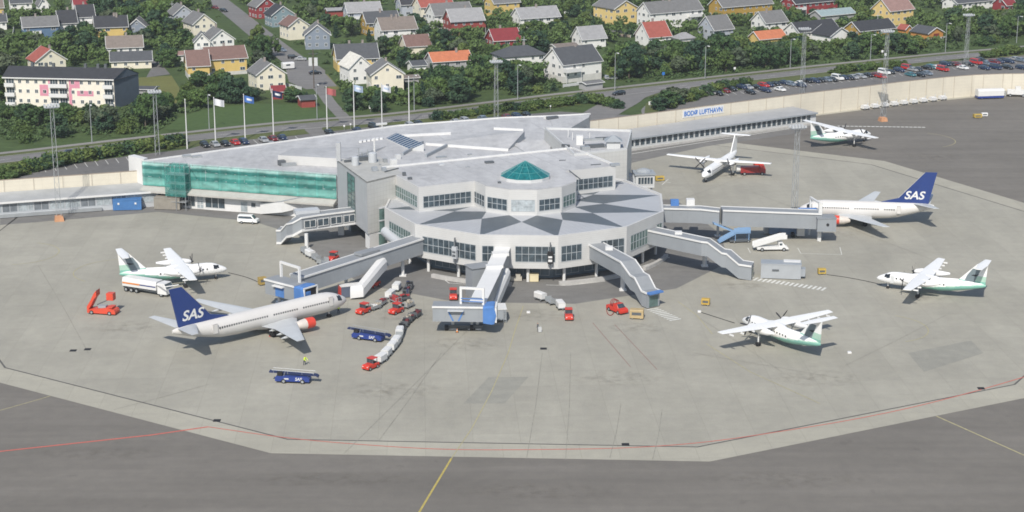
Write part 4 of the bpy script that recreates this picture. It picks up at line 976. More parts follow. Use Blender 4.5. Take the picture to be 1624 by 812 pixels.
# ---- stairways from the pier down to the stands
def walkway(label, near_px, tops, w, h, pillar=None, roof_boxes=(), blue=False, side=1):
    pts = [G(u, v, z) for (u, v), z in zip(near_px, tops)]
    o = thing('covered_stairway', label, 'stairway', (pts[-1].x, pts[-1].y, 0), group='covered stairways')
    mid = []
    for i, p in enumerate(pts):
        d = pts[min(i+1, len(pts)-1)]-pts[max(i-1, 0)]; d.z = 0; d.normalize(); n = Vector((-d.y, d.x, 0))*side
        q = p+n*w/2; mid.append((q.x, q.y, max(.05, p.z-h)))
    sweep_tunnel(o, mid, w, h)
    if pillar: p = G(*pillar); leg(o, p.x, p.y+.8, 4.2, .5)
    for u, v, z in roof_boxes:
        p = G(u, v, z); MB().box(p.x-.75, p.x+.75, p.y-.2, p.y+1.2, z-.1, z+.7).build('roof_box', WHITE, o)
    q = Vector(mid[-1]); d = Vector(mid[-1])-Vector(mid[-2]); d.z = 0; d.normalize(); n = Vector((-d.y, d.x, 0)); 
    dm = MB(); a = q+d*.04; dm.add([tuple(a-n*w*.36+Vector((0, 0, .1))), tuple(a+n*w*.36+Vector((0, 0, .1))), tuple(a+n*w*.36+Vector((0, 0, 2.3))), tuple(a-n*w*.36+Vector((0, 0, 2.3)))], [(0, 1, 2, 3)]); dm.build('door', GREENGLASS, o)
    if blue:
        MB().loft([[tuple(q+n*k*w*.55+d*t+Vector((0, 0, z))) for k, z in ((-1, h-.05), (1, h-.05), (1, h+.25), (-1, h+.25))] for t in (-.2, 1.0)]).build('porch_roof', SKYBL, o)
    return o
walkway('covered stairway with blue porch stepping down from the pier beside the red truck', [(930, 386), (985, 416), (1000, 437), (1007, 441), (1018, 462), (1027, 466)], (7.4, 7.2, 5.3, 5.2, 3.2, 3.1), 3.1, 2.95, pillar=(988, 462), roof_boxes=((966, 397, 7.4),), blue=True)
walkway('covered stairway stepping down towards the grey box container right of the pier', [(1028, 366), (1113, 384), (1122, 385), (1145, 402), (1152, 403), (1172, 420), (1192, 423)], (7.4, 7.3, 7.2, 5.2, 5.1, 3.2, 3.0), 3.0, 2.95, pillar=(1118, 424), roof_boxes=((1076, 373, 7.3),))
# left window lit walkway from the stair tower
wk = thing('covered_stairway', 'covered stairway with a row of windows and white trims left of the stair tower', 'stairway', (*G(447, 385)[:2], 0), group='covered stairways')
near = [((567, 334), 6.5), ((503, 342), 6.5), ((478, 346), 6.45), ((463, 354), 5.2), ((455, 356), 5.1), ((445, 366), 3.2), ((440, 366), 3.2)]
pts = [G(u, v, z) for (u, v), z in near]; mid = []
for i, p in enumerate(pts):
    d = pts[min(i+1, len(pts)-1)]-pts[max(i-1, 0)]; d.z = 0; d.normalize(); n = Vector((-d.y, d.x, 0))
    if n.y < 0: n = -n
    q = p+n*1.5; mid.append((q.x, q.y, p.z-2.9))
sweep_tunnel(wk, mid, 3.0, 2.9)
bt = MB()
P = [Vector(m) for m in mid]; rr = []
for i, p in enumerate(P):
    d = P[min(i+1, len(P)-1)]-P[max(i-1, 0)]; d.z = 0; d.normalize(); n = Vector((-d.y, d.x, 0))
    if n.y > 0: n = -n
    c = p+n*1.6; rr.append([tuple(c-n*.12+Vector((0, 0, -.15))), tuple(c+n*.12+Vector((0, 0, -.15))), tuple(c+n*.12+Vector((0, 0, .35))), tuple(c-n*.12+Vector((0, 0, .35)))])
bt.loft(rr); bt.build('floor_trim', WHITE, wk)
A_, B_ = G(481, 346, 6.46), G(564, 334.6, 6.5); dd = (B_-A_); Lw = dd.length; dd.normalize()
for i in range(4):
    p = A_+dd*(i*Lw/4+.1)+Vector((dd.y, -dd.x, 0))*.12; window_mb((p.x, p.y, 4.15), dd, Lw/4-.35, 1.75, 2, 1, .12).build('window', [GLASS, WHITE], wk)
p = G(486, 396); leg(wk, p.x, p.y+.6, 3.5, .42)
p = G(541, 374); MB().box(p.x-.7, p.x+.6, p.y+.5, p.y+1.3, 0, 3.6).build('pillar', WHITE, wk)
p = G(487, 340, 6.6); MB().at(p.x, p.y, 0, R(18)).box(-2.4, 3, .6, 3.4, 6.4, 7.3).build('roof_box', LGREY, wk)
# second stair on the far side (low roofs by the netted front)
w2 = thing('covered_stairway', 'low sloping grey stair roof with white sides below the green net', 'stairway', (*G(440, 335)[:2], 0), group='covered stairways')
pts = [G(418, 334, 1.0), G(448, 318, 4.2), G(480, 311, 5.0)]
mid = [(p.x, p.y+1.5, z) for p, z in zip(pts, (.1, 1.3, 2.2))]
sweep_tunnel(w2, mid, 3.0, 2.6, wallm=WHITE, roofm=MGREY, trim=False)
p = G(520, 330); MB().at(p.x, p.y, 0, R(-17)).box(-3, 2.2, 0, 2.5, 0, 2.8).build('porch', WHITE, w2)
MB().at(p.x, p.y, 0, R(-17)).box(-3.3, 2.5, -.3, 2.8, 2.81, 3.1).build('porch_roof', MGREY, w2)
window_mb((p.x-1, p.y+.25, 1), (math.cos(R(-17)), math.sin(R(-17))), 1.2, 1.2, 1, 1).build('window', [GLASS, WHITE], w2)
# stair head building behind the pier on the right
sb = thing('gate_annex', 'small windowed gate annex with grey roof on the far right side of the pier', 'building', (*G(1020, 305)[:2], 0))
p = G(1008, 297, 4.3)
m0 = MB().at(p.x, p.y, 0, R(6)); m0.box(0, 4.6, 0, 4.2, 4.1, 7.2); m0.build('wall', OFFWHITE, sb)
window_mb((p.x+.5, p.y+.05, 4.9), (math.cos(R(6)), math.sin(R(6))), 3.8, 1.9, 5, 1, .12).build('window', [GLASS, WHITE], sb)
MB().at(p.x, p.y, 0, R(6)).box(-.3, 4.9, -.3, 4.5, 7.21, 7.6).build('roof', MGREY, sb)
MB().at(p.x, p.y, 0, R(6)).box(-4.5, 0, 1, 4.2, 4.1, 7).build('link', LGREY, sb)
hd = MB()
rr = []
for t, s in ((0, 1), (.35, .95), (.7, .7), (1, .25)): rr.append([(p.x+2+2.0*s*math.cos(2*math.pi*i/10), p.y+2.8+1.5*s*math.sin(2*math.pi*i/10), 7.6+.8*t) for i in range(10)])
hd.loft(rr).build('roof_cowl', MGREY, sb)
for dx in (.5, 4): MB().tube((p.x+dx, p.y+2, 0), (p.x+dx, p.y+2, 4.1), .25, n=8).build('leg', WHITE, sb)
# ================================================================ AIRCRAFT
SILVERW = mat('airliner_pale_paint', (.60, .585, .565), .35, .03, .2)
WINGG = mat('wing_grey', (.50, .52, .53), .4, .06, .4)
ACWHITE = mat('turboprop_white', (.80, .80, .79), .35, .03, .2)
ACGREEN = mat('turboprop_green', (.22, .47, .39), .4, .05, .3)
ACGREEN2 = mat('turboprop_pale_green', (.40, .58, .48), .4, .05, .3)
ACSLATE = mat('turboprop_slate', (.16, .20, .22), .4, .05, .3)
ENGRED = mat('engine_red', (.62, .065, .04), .35, .05)
COCK = mat('cockpit_glass', (.02, .025, .03), .1, .2, spec=.7)
PROPG = mat('propeller_grey', (.05, .05, .055), .4, .1)
def spline(tab, x):
    for (x0, *a), (x1, *b) in zip(tab, tab[1:]):
        if x <= x0 and x >= x1:
            t = (x0-x)/(x0-x1) if x0 != x1 else 0; return [p+(q-p)*t for p, q in zip(a, b)]
    return list(tab[-1][1:])
def fuselage(tab, step, n=28):
    xs = []; x = tab[0][0]
    keys = [t[0] for t in tab]
    while x > tab[-1][0]: xs.append(x); x -= step
    xs = sorted(set(xs+keys), reverse=True)
    rings = []
    for x in xs:
        zc, hw, hh = spline(tab, x)
        rings.append([(x, hw*math.cos(2*math.pi*i/n), zc+hh*math.sin(2*math.pi*i/n)) for i in range(n)])
    return rings
def wing_mb(root, tip, mb=None, kink=None):
    """root/tip: (x leading edge, y, z, chord, thickness)"""
    mb = mb or MB(); rr = []
    for s in ([root, kink, tip] if kink else [root, tip]):
        x, y, z, c, th = s
        rr.append([(x, y, z), (x-c*.12, y, z+th*.55), (x-c*.4, y, z+th*.62), (x-c, y, z+.02), (x-c*.98, y, z-.03), (x-c*.4, y, z-th*.38), (x-c*.1, y, z-th*.35)])
    return mb.loft(rr)
def engine(mb_front, mb_back, x, y, z, r):
    n = 18
    def ring(xx, rr, zz=z): return [(xx, y+rr*math.cos(2*math.pi*i/n), zz+rr*(.93 if math.sin(2*math.pi*i/n) < 0 else 1)*math.sin(2*math.pi*i/n)) for i in range(n)]
    mb_front.loft([ring(x-.5, r*.72), ring(x, r*.86), ring(x-.12, r*.98), ring(x-.8, r*1.03), ring(x-1.9, r*1.0)])
    mb_back.loft([ring(x-1.91, r*.995), ring(x-2.8, r*.9), ring(x-3.6, r*.72), ring(x-4.4, r*.45)])
def gear(t, x, y, zt, r=.5, w=.35, twin=True, m=WHITE):
    MB().tube((x, y, r), (x, y, zt), .14, n=8).build('gear_strut', m, t, local=True)
    for s in ((-1, 1) if twin else (0,)):
        MB().tube((x, y+s*(w*.75)-w/2, r), (x, y+s*(w*.75)+w/2, r), r, n=14).build('wheel', BLACK, t, local=True)
def airliner(label, nose, tail, L):
    n_ = G(*nose, 2.75); t_ = G(*tail, 4.5); d = n_-t_; rz = math.atan2(d.y, d.x)
    t = thing('jet_airliner', label, 'airliner', (n_.x, n_.y, 0), rz, 'blue tailed jet airliners')
    dx = 39.5-L; fw, ft = dx*.5, dx                      # wing and tail slide forward on the shorter type
    e = L-.6
    tab = [(0, 2.78, .05, .05), (-.35, 2.8, .5, .5), (-1, 2.85, .92, .9), (-1.9, 2.95, 1.28, 1.25), (-2.5, 3.03, 1.46, 1.46), (-3.1, 3.1, 1.6, 1.64), (-4.4, 3.18, 1.8, 1.9), (-6, 3.22, 1.88, 2.0), (-(L-14), 3.22, 1.88, 2.0),
           (-(L-10.5), 3.32, 1.8, 1.88), (-(L-7), 3.68, 1.45, 1.5), (-(L-3.5), 4.15, .95, 1.02), (-(L-1.4), 4.42, .5, .6), (-e, 4.5, .2, .3)]
    def fn(c): return 1 if (-3.1 < c[0] < -1.9 and c[2] > tabz(c[0])+.42 and c[2] < tabz(c[0])+1.15) else 0
    def tabz(x): return spline(tab, x)[0]
    MB().loft(fuselage(tab, .9), fn=fn).build('fuselage', [SILVERW, COCK], t, smooth=True, local=True)
    cw = MB()
    x = -5.6
    while x > -(L-9.2):
        if abs(x+12) > .6 and abs(x+fw*0+19) > .5:
            for s in (-1, 1): cw.box(x-.13, x+.13, s*1.80-.035, s*1.80+.035, 3.62, 3.98)
        x -= .52
    cw.pieces('cabin_window', mat('cabin_window_dark', (.07, .075, .08), .3, .1), t, local=True)
    for x in (-4.9, -(L-8.6)):
        for s in (-1, 1):
            y = 1.74 if x > -6 else 1.66; dm = MB()
            for a, b, z0, z1 in ((x-.45, x-.40, 2.9, 4.6), (x+.40, x+.45, 2.9, 4.6), (x-.45, x+.45, 4.58, 4.63)): dm.box(a, b, s*y-.16, s*y+.16, z0, z1)
            dm.box(x-.41, x+.41, s*y-.15, s*y+.155, 2.9, 4.6, 1)
            dm.build('door', [mat('door_line', (.42, .41, .40), .5, .1), SILVERW], t, local=True)
    for s in (-1, 1):
        wm = wing_mb((-12.6+fw, s*1.2, 1.95, 8.2, .75), (-22.2+fw, s*17.1, 3.55, 1.7, .18), kink=(-15.6+fw, s*5.6, 2.4, 5.0, .5))
        wm.build('wing', WINGG, t, smooth=30, local=True)
        fl = MB()
        for y, xx, zz in ((4.4, -19.6, 2.2), (8.2, -20.6, 2.55), (11.3, -21.8, 2.85)):
            fl.loft([[(xx+fw+dx2, s*y+r*math.cos(a*1.0472), zz-.3+r*math.sin(a*1.0472)) for a in range(6)] for dx2, r in ((1.8, .08), (.9, .26), (-.6, .24), (-1.5, .05))])
        fl.pieces('flap_fairing', WINGG, t, local=True)
        hm = wing_mb((-34.2+ft, s*.5, 5.0, 3.9, .35), (-38.0+ft, s*7.2, 5.7, 1.4, .12)); hm.build('tailplane', WINGG, t, smooth=30, local=True)
        f_, b_ = MB(), MB(); engine(f_, b_, -11.4+fw, s*4.85, 1.72, 1.06)
        eo = f_.build('engine', ENGRED, t, smooth=True, local=True); bo = b_.build('engine_exhaust', mat('nacelle_pale', (.60, .55, .50), .4, .1), eo, smooth=True, local=True)
        MB().loft([[(x+fw, s*4.85+dy, z) for dy, z in ((-.14, z0), (.14, z0), (.14, z1), (-.14, z1))] for x, z0, z1 in ((-12.2, 2.5, 2.72), (-14.5, 2.0, 2.6), (-16.6, 2.0, 2.45))]).build('pylon', SILVERW, t, local=True)
    fb = MB().loft([[(x+fw, 1.5*k*math.cos(a*.5236), 1.75+.75*k*math.sin(a*.5236)) for a in range(12)] for x, k in ((-11.8, .5), (-14, 1.2), (-19, 1.25), (-22.5, .5))])
    fb.build('belly_fairing', WINGG, t, smooth=True, local=True)
    fin = [(-26.6, 5.12), (-30.9, 6.2), (-36.6, 12.45), (-39.2, 12.45), (-37.6, 5.0), (-31, 5.0)]
    rr = []
    fm = MB(); hi = [(x+ft, .17 if z < 8 else .09, z) for x, z in fin]
    fm.add(hi+[(x, -y, z) for x, y, z in hi], [list(range(6)), list(range(6, 12))[::-1]]+[[i, (i+1) % 6, (i+1) % 6+6, i+6] for i in range(6)])
    fo = fm.build('fin', NAVY2, t, local=True)
    MB().add([(-30.75+ft, -.2, 6.2), (-36.45+ft, -.1, 12.4), (-36.6+ft, 0, 12.5), (-30.9+ft, 0, 6.25), (-30.75+ft, .2, 6.2), (-36.45+ft, .1, 12.4)], [(0, 1, 2, 3), (3, 2, 5, 4)]).build('leading_edge', SILVERW, fo, local=True)
    for s in (-1, 1):
        me = text_mesh('SAS', 3.0, shear=.25, offset=.07, extrude=.01)
        xs = [v.co.x for v in me.vertices]; ys = [v.co.y for v in me.vertices]; w, h = max(xs)-min(xs), max(ys)-min(ys)
        for v in me.vertices:
            v.co = Vector((-34.5+ft+s*0+(v.co.x-(max(xs)+min(xs))/2)*4.7/w*(-s), s*(.185+.012+v.co.z*.3), 7.0+(v.co.y-(max(ys)+min(ys))/2)*1.95/h))
        me.materials.clear(); me.materials.append(WHITE); me.name = 'lettering'
        lo = bpy.data.objects.new('lettering', me); C.objects.link(lo); lo.parent = fo
    gear(t, -4.2, 0, 1.9, .38, .25)
    for s in (-1, 1): gear(t, -19.3+fw, s*2.9, 2.1, .55, .4)
    return t
NAVY2 = mat('fin_blue', (.020, .046, .18), .4, .05, .3)
jl = airliner('longer jet airliner with blue SAS tail docked at the left jet bridge', (549, 475), (271, 527), 39.5)
jr = airliner('shorter jet airliner with blue SAS tail at the long right jet bridge', (1266, 332), (1477, 327), 31.4)

def turboprop(label, nose, tail, L=22.3, span=25.9, colour=True, rz=None, hs=1.0):
    n_ = G(*nose, 2.0)
    if rz is None: t_ = G(*tail, 3.0); d = n_-t_; rz = math.atan2(d.y, d.x)
    t = thing('turboprop_aircraft', label, 'turboprop', (n_.x, n_.y, 0), rz, 'high winged turboprop aircraft')
    dx = (L-22.3); f = dx*.5; e = L-.25
    tab = [(0, 1.95, .04, .04), (-.3, 1.97, .38, .36), (-.9, 2.03, .68, .64), (-1.7, 2.12, .95, .9), (-2.3, 2.22, 1.1, 1.1), (-3.0, 2.3, 1.22, 1.25), (-4.2, 2.35, 1.33, 1.33), (-(L-9.5), 2.35, 1.34, 1.34), (-(L-7), 2.5, 1.22, 1.2), (-(L-3.5), 2.85, .82, .85), (-(L-1), 3.08, .38, .48), (-e, 3.14, .12, .2)]
    def fn(c):
        x, y, z = c
        zc = spline(tab, x)[0]
        if -3.0 < x < -1.75 and zc+.3 < z < zc+.95: return 1
        if colour and x < -(7.5+f):
            k = (-x-7.5-f)/(L-8.5-f)
            if z < 1.15+k*2.1: return 2
            if z < 1.15+k*2.1+.22*k: return 3
        return 0
    MB().loft(fuselage(tab, .45, 32), fn=fn).build('fuselage', [ACWHITE, COCK, ACGREEN, ACGREEN2], t, smooth=True, local=True)
    cw = MB(); x = -4.4
    while x > -(L-7.5):
        for s in (-1, 1): cw.box(x-.15, x+.15, s*1.30-.03, s*1.30+.03, 2.5, 2.85)
        x -= .8
    cw.pieces('cabin_window', mat('cabin_window_dark', (.07, .075, .08), .3, .1), t, local=True)
    for s in (-1, 1):
        MB().box(-3.9, -3.2, s*1.27-.05, s*1.27+.05, 1.6, 3.1).build('door', mat('door_grey', (.55, .56, .56), .4, .1), t, local=True) if s > 0 else None
        wg_ = wing_mb((-8.3-f, 0, 3.72, 3.05, .5), (-8.9-f, s*span/2, 4.05, 1.65, .2), kink=(-8.3-f, s*4.4, 3.82, 3.0, .48))
        wg_.build('wing', ACWHITE, t, smooth=30, local=True)
        rr = []
        y = s*3.95
        for x, hw, z0, z1 in ((-6.6, .28, 2.95, 3.45), (-7.0, .5, 2.75, 3.75), (-8.2, .62, 2.55, 4.0), (-10.5, .62, 2.5, 4.02), (-12.2, .5, 2.75, 3.95), (-13.9, .18, 3.35, 3.8)):
            zc, hh = (z0+z1)/2, (z1-z0)/2; rr.append([(x-f, y+hw*math.cos(2*math.pi*i/14), zc+hh*math.sin(2*math.pi*i/14)) for i in range(14)])
        no = MB().loft(rr).build('nacelle', ACWHITE, t, smooth=True, local=True)
        MB().box(-13.2-f, -12.4-f, y-.16, y+.16, 3.3, 3.5).build('exhaust', DGREY, no, local=True)
        pr = MB(); rot = .35 if s > 0 else .8
        pr.loft([[(-6.6-f+dx_, y+r*math.cos(2*math.pi*i/10), 3.2+r*math.sin(2*math.pi*i/10)) for i in range(10)] for dx_, r in ((-.1, .3), (.25, .24), (.55, .05))])
        for k in range(4):
            a = rot+k*math.pi/2; ca, sa = math.cos(a), math.sin(a)
            P = []
            for r, hw in ((.2, .08), (.8, .17), (1.6, .15), (1.98, .07)):
                for q in (-1, 1): P.append((-6.45-f+q*.04, y+r*ca-q*hw*sa, 3.2+r*sa+q*hw*ca))
            pr.add(P, [(0, 1, 3, 2), (2, 3, 5, 4), (4, 5, 7, 6)]); pr.add([(p[0]+.03, p[1], p[2]) for p in P], [(0, 2, 3, 1), (2, 4, 5, 3), (4, 6, 7, 5)])
        pr.build('propeller', PROPG, t, local=True)
        gear(t, -9.6-f, y, 2.7, .43, .28)
        fg = MB()
        for yy in (6.5, 9, 11.3): fg.box(-11.5-f, -10.1-f, s*yy-.09, s*yy+.09, 3.6, 3.85)
        fg.pieces('flap_fairing', ACWHITE, t, local=True)
        MB().loft([[(x-f, s*(yo)+dy, z) for dy, z in ((-.05, z0), (.05, z0), (.05, z1), (-.05, z1))] for x, yo, z0, z1 in ((-8.5, 1.2, 3.4, 3.6), (-11, 1.2, 3.3, 3.6))]).build('wing_fillet', ACWHITE, t, local=True)
        hm = wing_mb((-20.1-dx, 0, 7.35*hs, 2.1, .25), (-20.6-dx, s*3.95, 7.4*hs, 1.35, .14)); hm.build('tailplane', ACWHITE, t, smooth=30, local=True)
    MB().loft([[(x-f, 1.0*k*math.cos(a*.5236), 3.6+.4*k*math.sin(a*.5236)) for a in range(12)] for x, k in ((-7.4, .4), (-8.5, 1), (-11, 1), (-12.6, .3))]).build('wing_root', ACWHITE, t, smooth=True, local=True)
    zt = 7.4*hs
    LE = lambda z: (-16.4-dx)+(-20.1+16.4)*(z-3.6)/(7.4-3.6) if z > 3.6 else -16.4-dx
    TE = lambda z: (-21.9-dx)+(-22.2+21.9)*(z-3.0)/(4.4)
    fm = MB()
    def strip(z0, z1, a0, a1, mi, b0=None, b1=None):
        """part of the fin between two heights; a0..a1 chord fractions at z0, b0..b1 at z1"""
        b0 = a0 if b0 is None else b0; b1 = a1 if b1 is None else b1
        P = []
        for yy in (.13, -.13):
            for z, u in ((z0, a0), (z0, a1), (z1, b1), (z1, b0)):
                zz = z if z < 3.7 else 3.7+(z-3.7)*(zt-3.7)/3.7
                P.append((LE(z)+(TE(z)-LE(z))*u, yy*(1 if z < 6 else .8), zz))
        fm.add(P, [(0, 1, 2, 3), (7, 6, 5, 4), (0, 4, 5, 1), (1, 5, 6, 2), (2, 6, 7, 3), (3, 7, 4, 0)], mi)
    if colour:
        strip(2.9, 3.9, 0, .34, 2, 0, .22); strip(2.9, 3.9, .34, .62, 3, .22, .60); strip(2.9, 3.9, .62, 1, 2, .60, 1)
        strip(3.9, 5.0, 0, .22, 0, 0, .12); strip(3.9, 5.0, .22, .60, 3, .12, .60); strip(3.9, 5.0, .60, 1, 1)
        strip(5.0, 6.4, 0, .12, 0, 0, .05); strip(5.0, 6.4, .12, .60, 3, .05, .60); strip(5.0, 6.4, .60, 1, 0)
        strip(6.4, 7.4, 0, .6, 0); strip(6.4, 7.4, .6, 1, 0)
    else: strip(2.9, 7.4, 0, 1, 0)
    # dorsal fillet
    fm.add([(-11.5-dx*.8, .05, 3.6), (-16.6-dx, .1, 3.9), (-16.6-dx, .12, 3.3), (-11.5-dx*.8, -.05, 3.6), (-16.6-dx, -.1, 3.9), (-16.6-dx, -.12, 3.3)], [(0, 1, 2), (5, 4, 3), (0, 3, 4, 1), (1, 4, 5, 2)], 0)
    fo = fm.build('fin', [ACWHITE, ACGREEN2, ACGREEN, ACSLATE], t, local=True)
    if colour:
        em = MB()
        for s in (-1, 1):
            em.add([(-19.4-dx, s*.15, 5.15), (-20.6-dx, s*.15, 5.35), (-20.2-dx, s*.15, 5.0), (-19.9-dx, s*.15, 4.85), (-19.0-dx, s*.15, 5.0)], [(0, 1, 2, 3, 4)])
        em.build('tail_emblem', mat('emblem_dark', (.02, .025, .03), .5, .1), fo, local=True)
    gear(t, -2.4, 0, 1.4, .3, .2)
    return t
turboprop('white and green turboprop being refuelled by the tanker truck behind the left jet', (360, 426), (187, 436))
turboprop('white and green turboprop at the right edge with its nose pointing left', (1390.5, 440), (1566, 455))
turboprop('white and green turboprop nearest the camera, seen from behind on the right stand', (1178, 506), (1295, 545))
turboprop('white and green turboprop near the end of the arrivals wing, seen from behind', (1381, 212), (1281, 220))
turboprop('all white turboprop facing the camera beside a red truck right of the pier', (1115, 280), None, L=28.5, span=28.0, colour=False, rz=R(246), hs=1.06)
# ================================================================ VEHICLES AND GROUND EQUIPMENT
TYRE = BLACK
def wheels(t, xs, y, r, w=.22, m=TYRE):
    for x in xs:
        for s in (-1, 1):
            o = MB().tube((x, s*y-w/2, r), (x, s*y+w/2, r), r, n=12).build('wheel', m, t, local=True)
            MB().tube((x, s*(y+w/2), r), (x, s*(y+w/2+.015), r), r*.55, n=10).build('rim', STEEL, o, local=True)
def heading(p, q):
    a, b = G(*p), G(*q); d = b-a; return math.atan2(d.y, d.x)
# -- baggage tractor
def make_tug(body):
    t = thing('baggage_tractor', 'x', 'tractor')
    MB().loft([[(x, y, z) for y, z in ((-.75, .35), (.75, .35), (.75, zt), (.6, zt+.08), (-.6, zt+.08), (-.75, zt))] for x, zt in ((-1.5, .95), (-.2, .95), (.1, 1.05), (1.35, 1.0), (1.55, .75))]).build('body', body, t, local=True)
    cab = MB()
    for x in (-.95, .15):
        for y in (-.66, .66): cab.box(x-.05, x+.05, y-.05, y+.05, .9, 1.95)
    cab.build('cab_post', DGREY, t, local=True)
    MB().loft([[(x, y, z) for y, z in ((-.74, 1.95), (.74, 1.95), (.7, 2.06), (-.7, 2.06))] for x in (-1.1, .3)]).build('cab_roof', body, t, local=True)
    MB().box(.12, .16, -.6, .6, 1.05, 1.93).build('windscreen', GLASS, t, local=True)
    MB().box(-.9, -.35, -.55, .55, .95, 1.35).build('seat', BLACK, t, local=True)
    wheels(t, (-1.0, 1.0), .68, .36)
    for s in (-1, 1): MB().box(1.5, 1.56, s*.5-.1, s*.5+.1, .7, .85).build('headlight', WHITE, t, local=True)
    return t
TUGR = make_tug(RED)
def make_cart(kind):
    t = thing('baggage_cart', 'x', 'cart')
    fr = {'white': WHITE, 'grey': STEEL, 'black': DGREY}[kind]
    MB().box(-1.25, 1.25, -.72, .72, .45, .58).box(1.25, 1.9, -.05, .05, .45, .52).build('bed', STEEL if kind != 'black' else DGREY, t, local=True)
    wheels(t, (-.8, .8), .62, .24, .15)
    if kind == 'white':
        MB().box(-1.2, 1.2, -.7, .7, .59, 1.5).loft([[(x, y, z) for y, z in ((-.72, 1.5), (.72, 1.5), (.5, 1.68), (-.5, 1.68))] for x in (-1.25, 1.25)]).build('cover', WHITE, t, local=True)
    else:
        e = MB()
        for x in (-1.2, 1.15): e.box(x, x+.05, -.7, .7, .59, 1.35)
        e.box(-1.2, 1.2, .66, .7, .59, 1.0); e.build('rack', fr, t, local=True)
    return t
CARTS = {k: make_cart(k) for k in ('white', 'grey', 'black')}
BAGC = [mat('bag_'+n, c, .7, .15, 2) for n, c in (('black', (.02, .02, .022)), ('maroon', (.14, .03, .035)), ('beige', (.45, .40, .32)), ('navy', (.03, .04, .09)), ('white', (.7, .7, .68)), ('red', (.4, .05, .05)))]
def bags(cart, pal, n=5):
    """suitcases lie loose on the cart: one pile object per cart is a thing of its own"""
    for i in range(n):
        c, s = math.cos(cart.rotation_euler.z), math.sin(cart.rotation_euler.z)
        lx, ly = -.85+1.7*(i % 3)/2+random.uniform(-.08, .08), (-.3 if i < 3 else .3)+random.uniform(-.06, .06)
        z = .59
        p = (cart.location.x+lx*c-ly*s, cart.location.y+lx*s+ly*c, z)
        k = random.choice(pal); col = ('black', 'maroon', 'beige', 'navy', 'white', 'red')[k]
        w, d, h = random.uniform(.3, .42), random.uniform(.22, .3), random.uniform(.45, .85)
        o = MB().loft([[(x, y, zz) for y, zz in ((-d, .0), (d, 0), (d, h-.06), (d-.06, h), (-d+.06, h), (-d, h-.06))] for x in (-w, w)]).build('suitcase', BAGC[k])
        MB().box(-.1, .1, -.03, .03, h, h+.06).build('handle', BLACK, o, local=True)
        o.location = p; o.rotation_euler = (0, 0, cart.rotation_euler.z+random.uniform(-.2, .2))
        tag(o, col+' suitcase lying on an open baggage cart near the pier', 'suitcase', 'suitcases on the baggage carts')
NT = [0]
def tug(u, v, to, label):
    o = TUGR if NT[0] == 0 else dup(TUGR); NT[0] += 1
    o.location = G(u, v); o.rotation_euler = (0, 0, heading((u, v), to)); o['label'] = label; o['group'] = 'red baggage tractors'; return o
USED = set()
def cart(u, v, to, kind, label, pal=None, n=5):
    o = CARTS[kind] if kind not in USED else dup(CARTS[kind]); USED.add(kind)
    o.location = G(u, v); o.rotation_euler = (0, 0, heading((u, v), to)); o['label'] = label; o['group'] = 'baggage carts'
    if pal: bags(o, pal, n)
    return o
tug(588, 585, (576, 590), 'red tractor pulling the long train of white carts, nearest the camera')
tr = [(604, 575, 'white'), (613, 566, 'white'), (622, 556, 'white'), (628, 548, 'white'), (632, 540, 'grey'), (634, 533, 'white'), (637, 526, 'black'), (643, 517, 'black'), (650, 510, 'black'), (660, 503, 'black')]
pv = (588, 585)
ORD = ('first', 'second', 'third', 'fourth', 'fifth', 'sixth', 'seventh', 'eighth', 'ninth', 'last')
for i, (u, v, k) in enumerate(tr):
    cart(u, v, pv, k, f'{dict(white="white covered", grey="bare grey", black="dark loaded")[k]} cart, {ORD[i]} behind the tractor of the long curved train', None if k == 'white' else (None if i == 4 else (0, 0, 1, 2, 3)), 5); pv = (u, v)
tug(576, 497, (566, 501), 'red tractor at the head of the grey carts nearest the left jet')
pv = (576, 497)
for i, (u, v, k, pal) in enumerate(((594, 491, 'grey', (2, 4)), (605, 484, 'grey', (1, 4, 5)), (619, 473, 'white', None), (629, 461, 'white', None))):
    cart(u, v, pv, k, f'{"grey open" if k == "grey" else "white covered"} cart, {ORD[i]} in the row behind the tractor by the left jet nose', pal); pv = (u, v)
tug(628, 497, (618, 501), 'red tractor second from the left jet, heading a row of dark loaded carts')
pv = (628, 497)
for i, (u, v, k, pal) in enumerate(((647, 488, 'grey', (0, 2)), (627, 480, 'grey', (5, 1, 4)), (640, 477, 'black', (1, 0, 5)), (645, 467, 'black', (0, 1, 3)), (649, 458, 'black', (0, 0, 3)))):
    cart(u, v, pv if i else (628, 497), k, f'{"grey" if k == "grey" else "dark"} loaded cart, {ORD[i]} in the cluster right of the white covered carts', pal, 6); pv = (u, v)
tug(593, 455, (583, 460), 'red tractor parked in the shade under the white slanting stair')
tug(719, 474, (719, 484), 'red tractor parked left of the middle jet bridge tunnel')
tug(528, 414, (516, 420), 'red tractor with empty carts behind the left jet bridge tunnel')
pv = (528, 414)
for i, (u, v, k) in enumerate(((512, 419, 'grey'), (502, 413, 'grey'), (492, 408, 'white'), (484, 402, 'grey'))):
    cart(u, v, pv, k, f'{"empty grey" if k == "grey" else "white covered"} cart, {ORD[i]} beside the tractor behind the left bridge tunnel'); pv = (u, v)
tug(902, 506, (904, 516), 'red tractor with a white cart in front of the middle of the pier')
pv = (902, 506)
for i, (u, v, k) in enumerate(((889, 490, 'white'), (874, 482, 'grey'), (857, 476, 'white'))):
    cart(u, v, pv, k, f'{"white" if k == "white" else "empty grey"} cart, {ORD[i]} in the short train right of the middle bridge'); pv = (u, v)
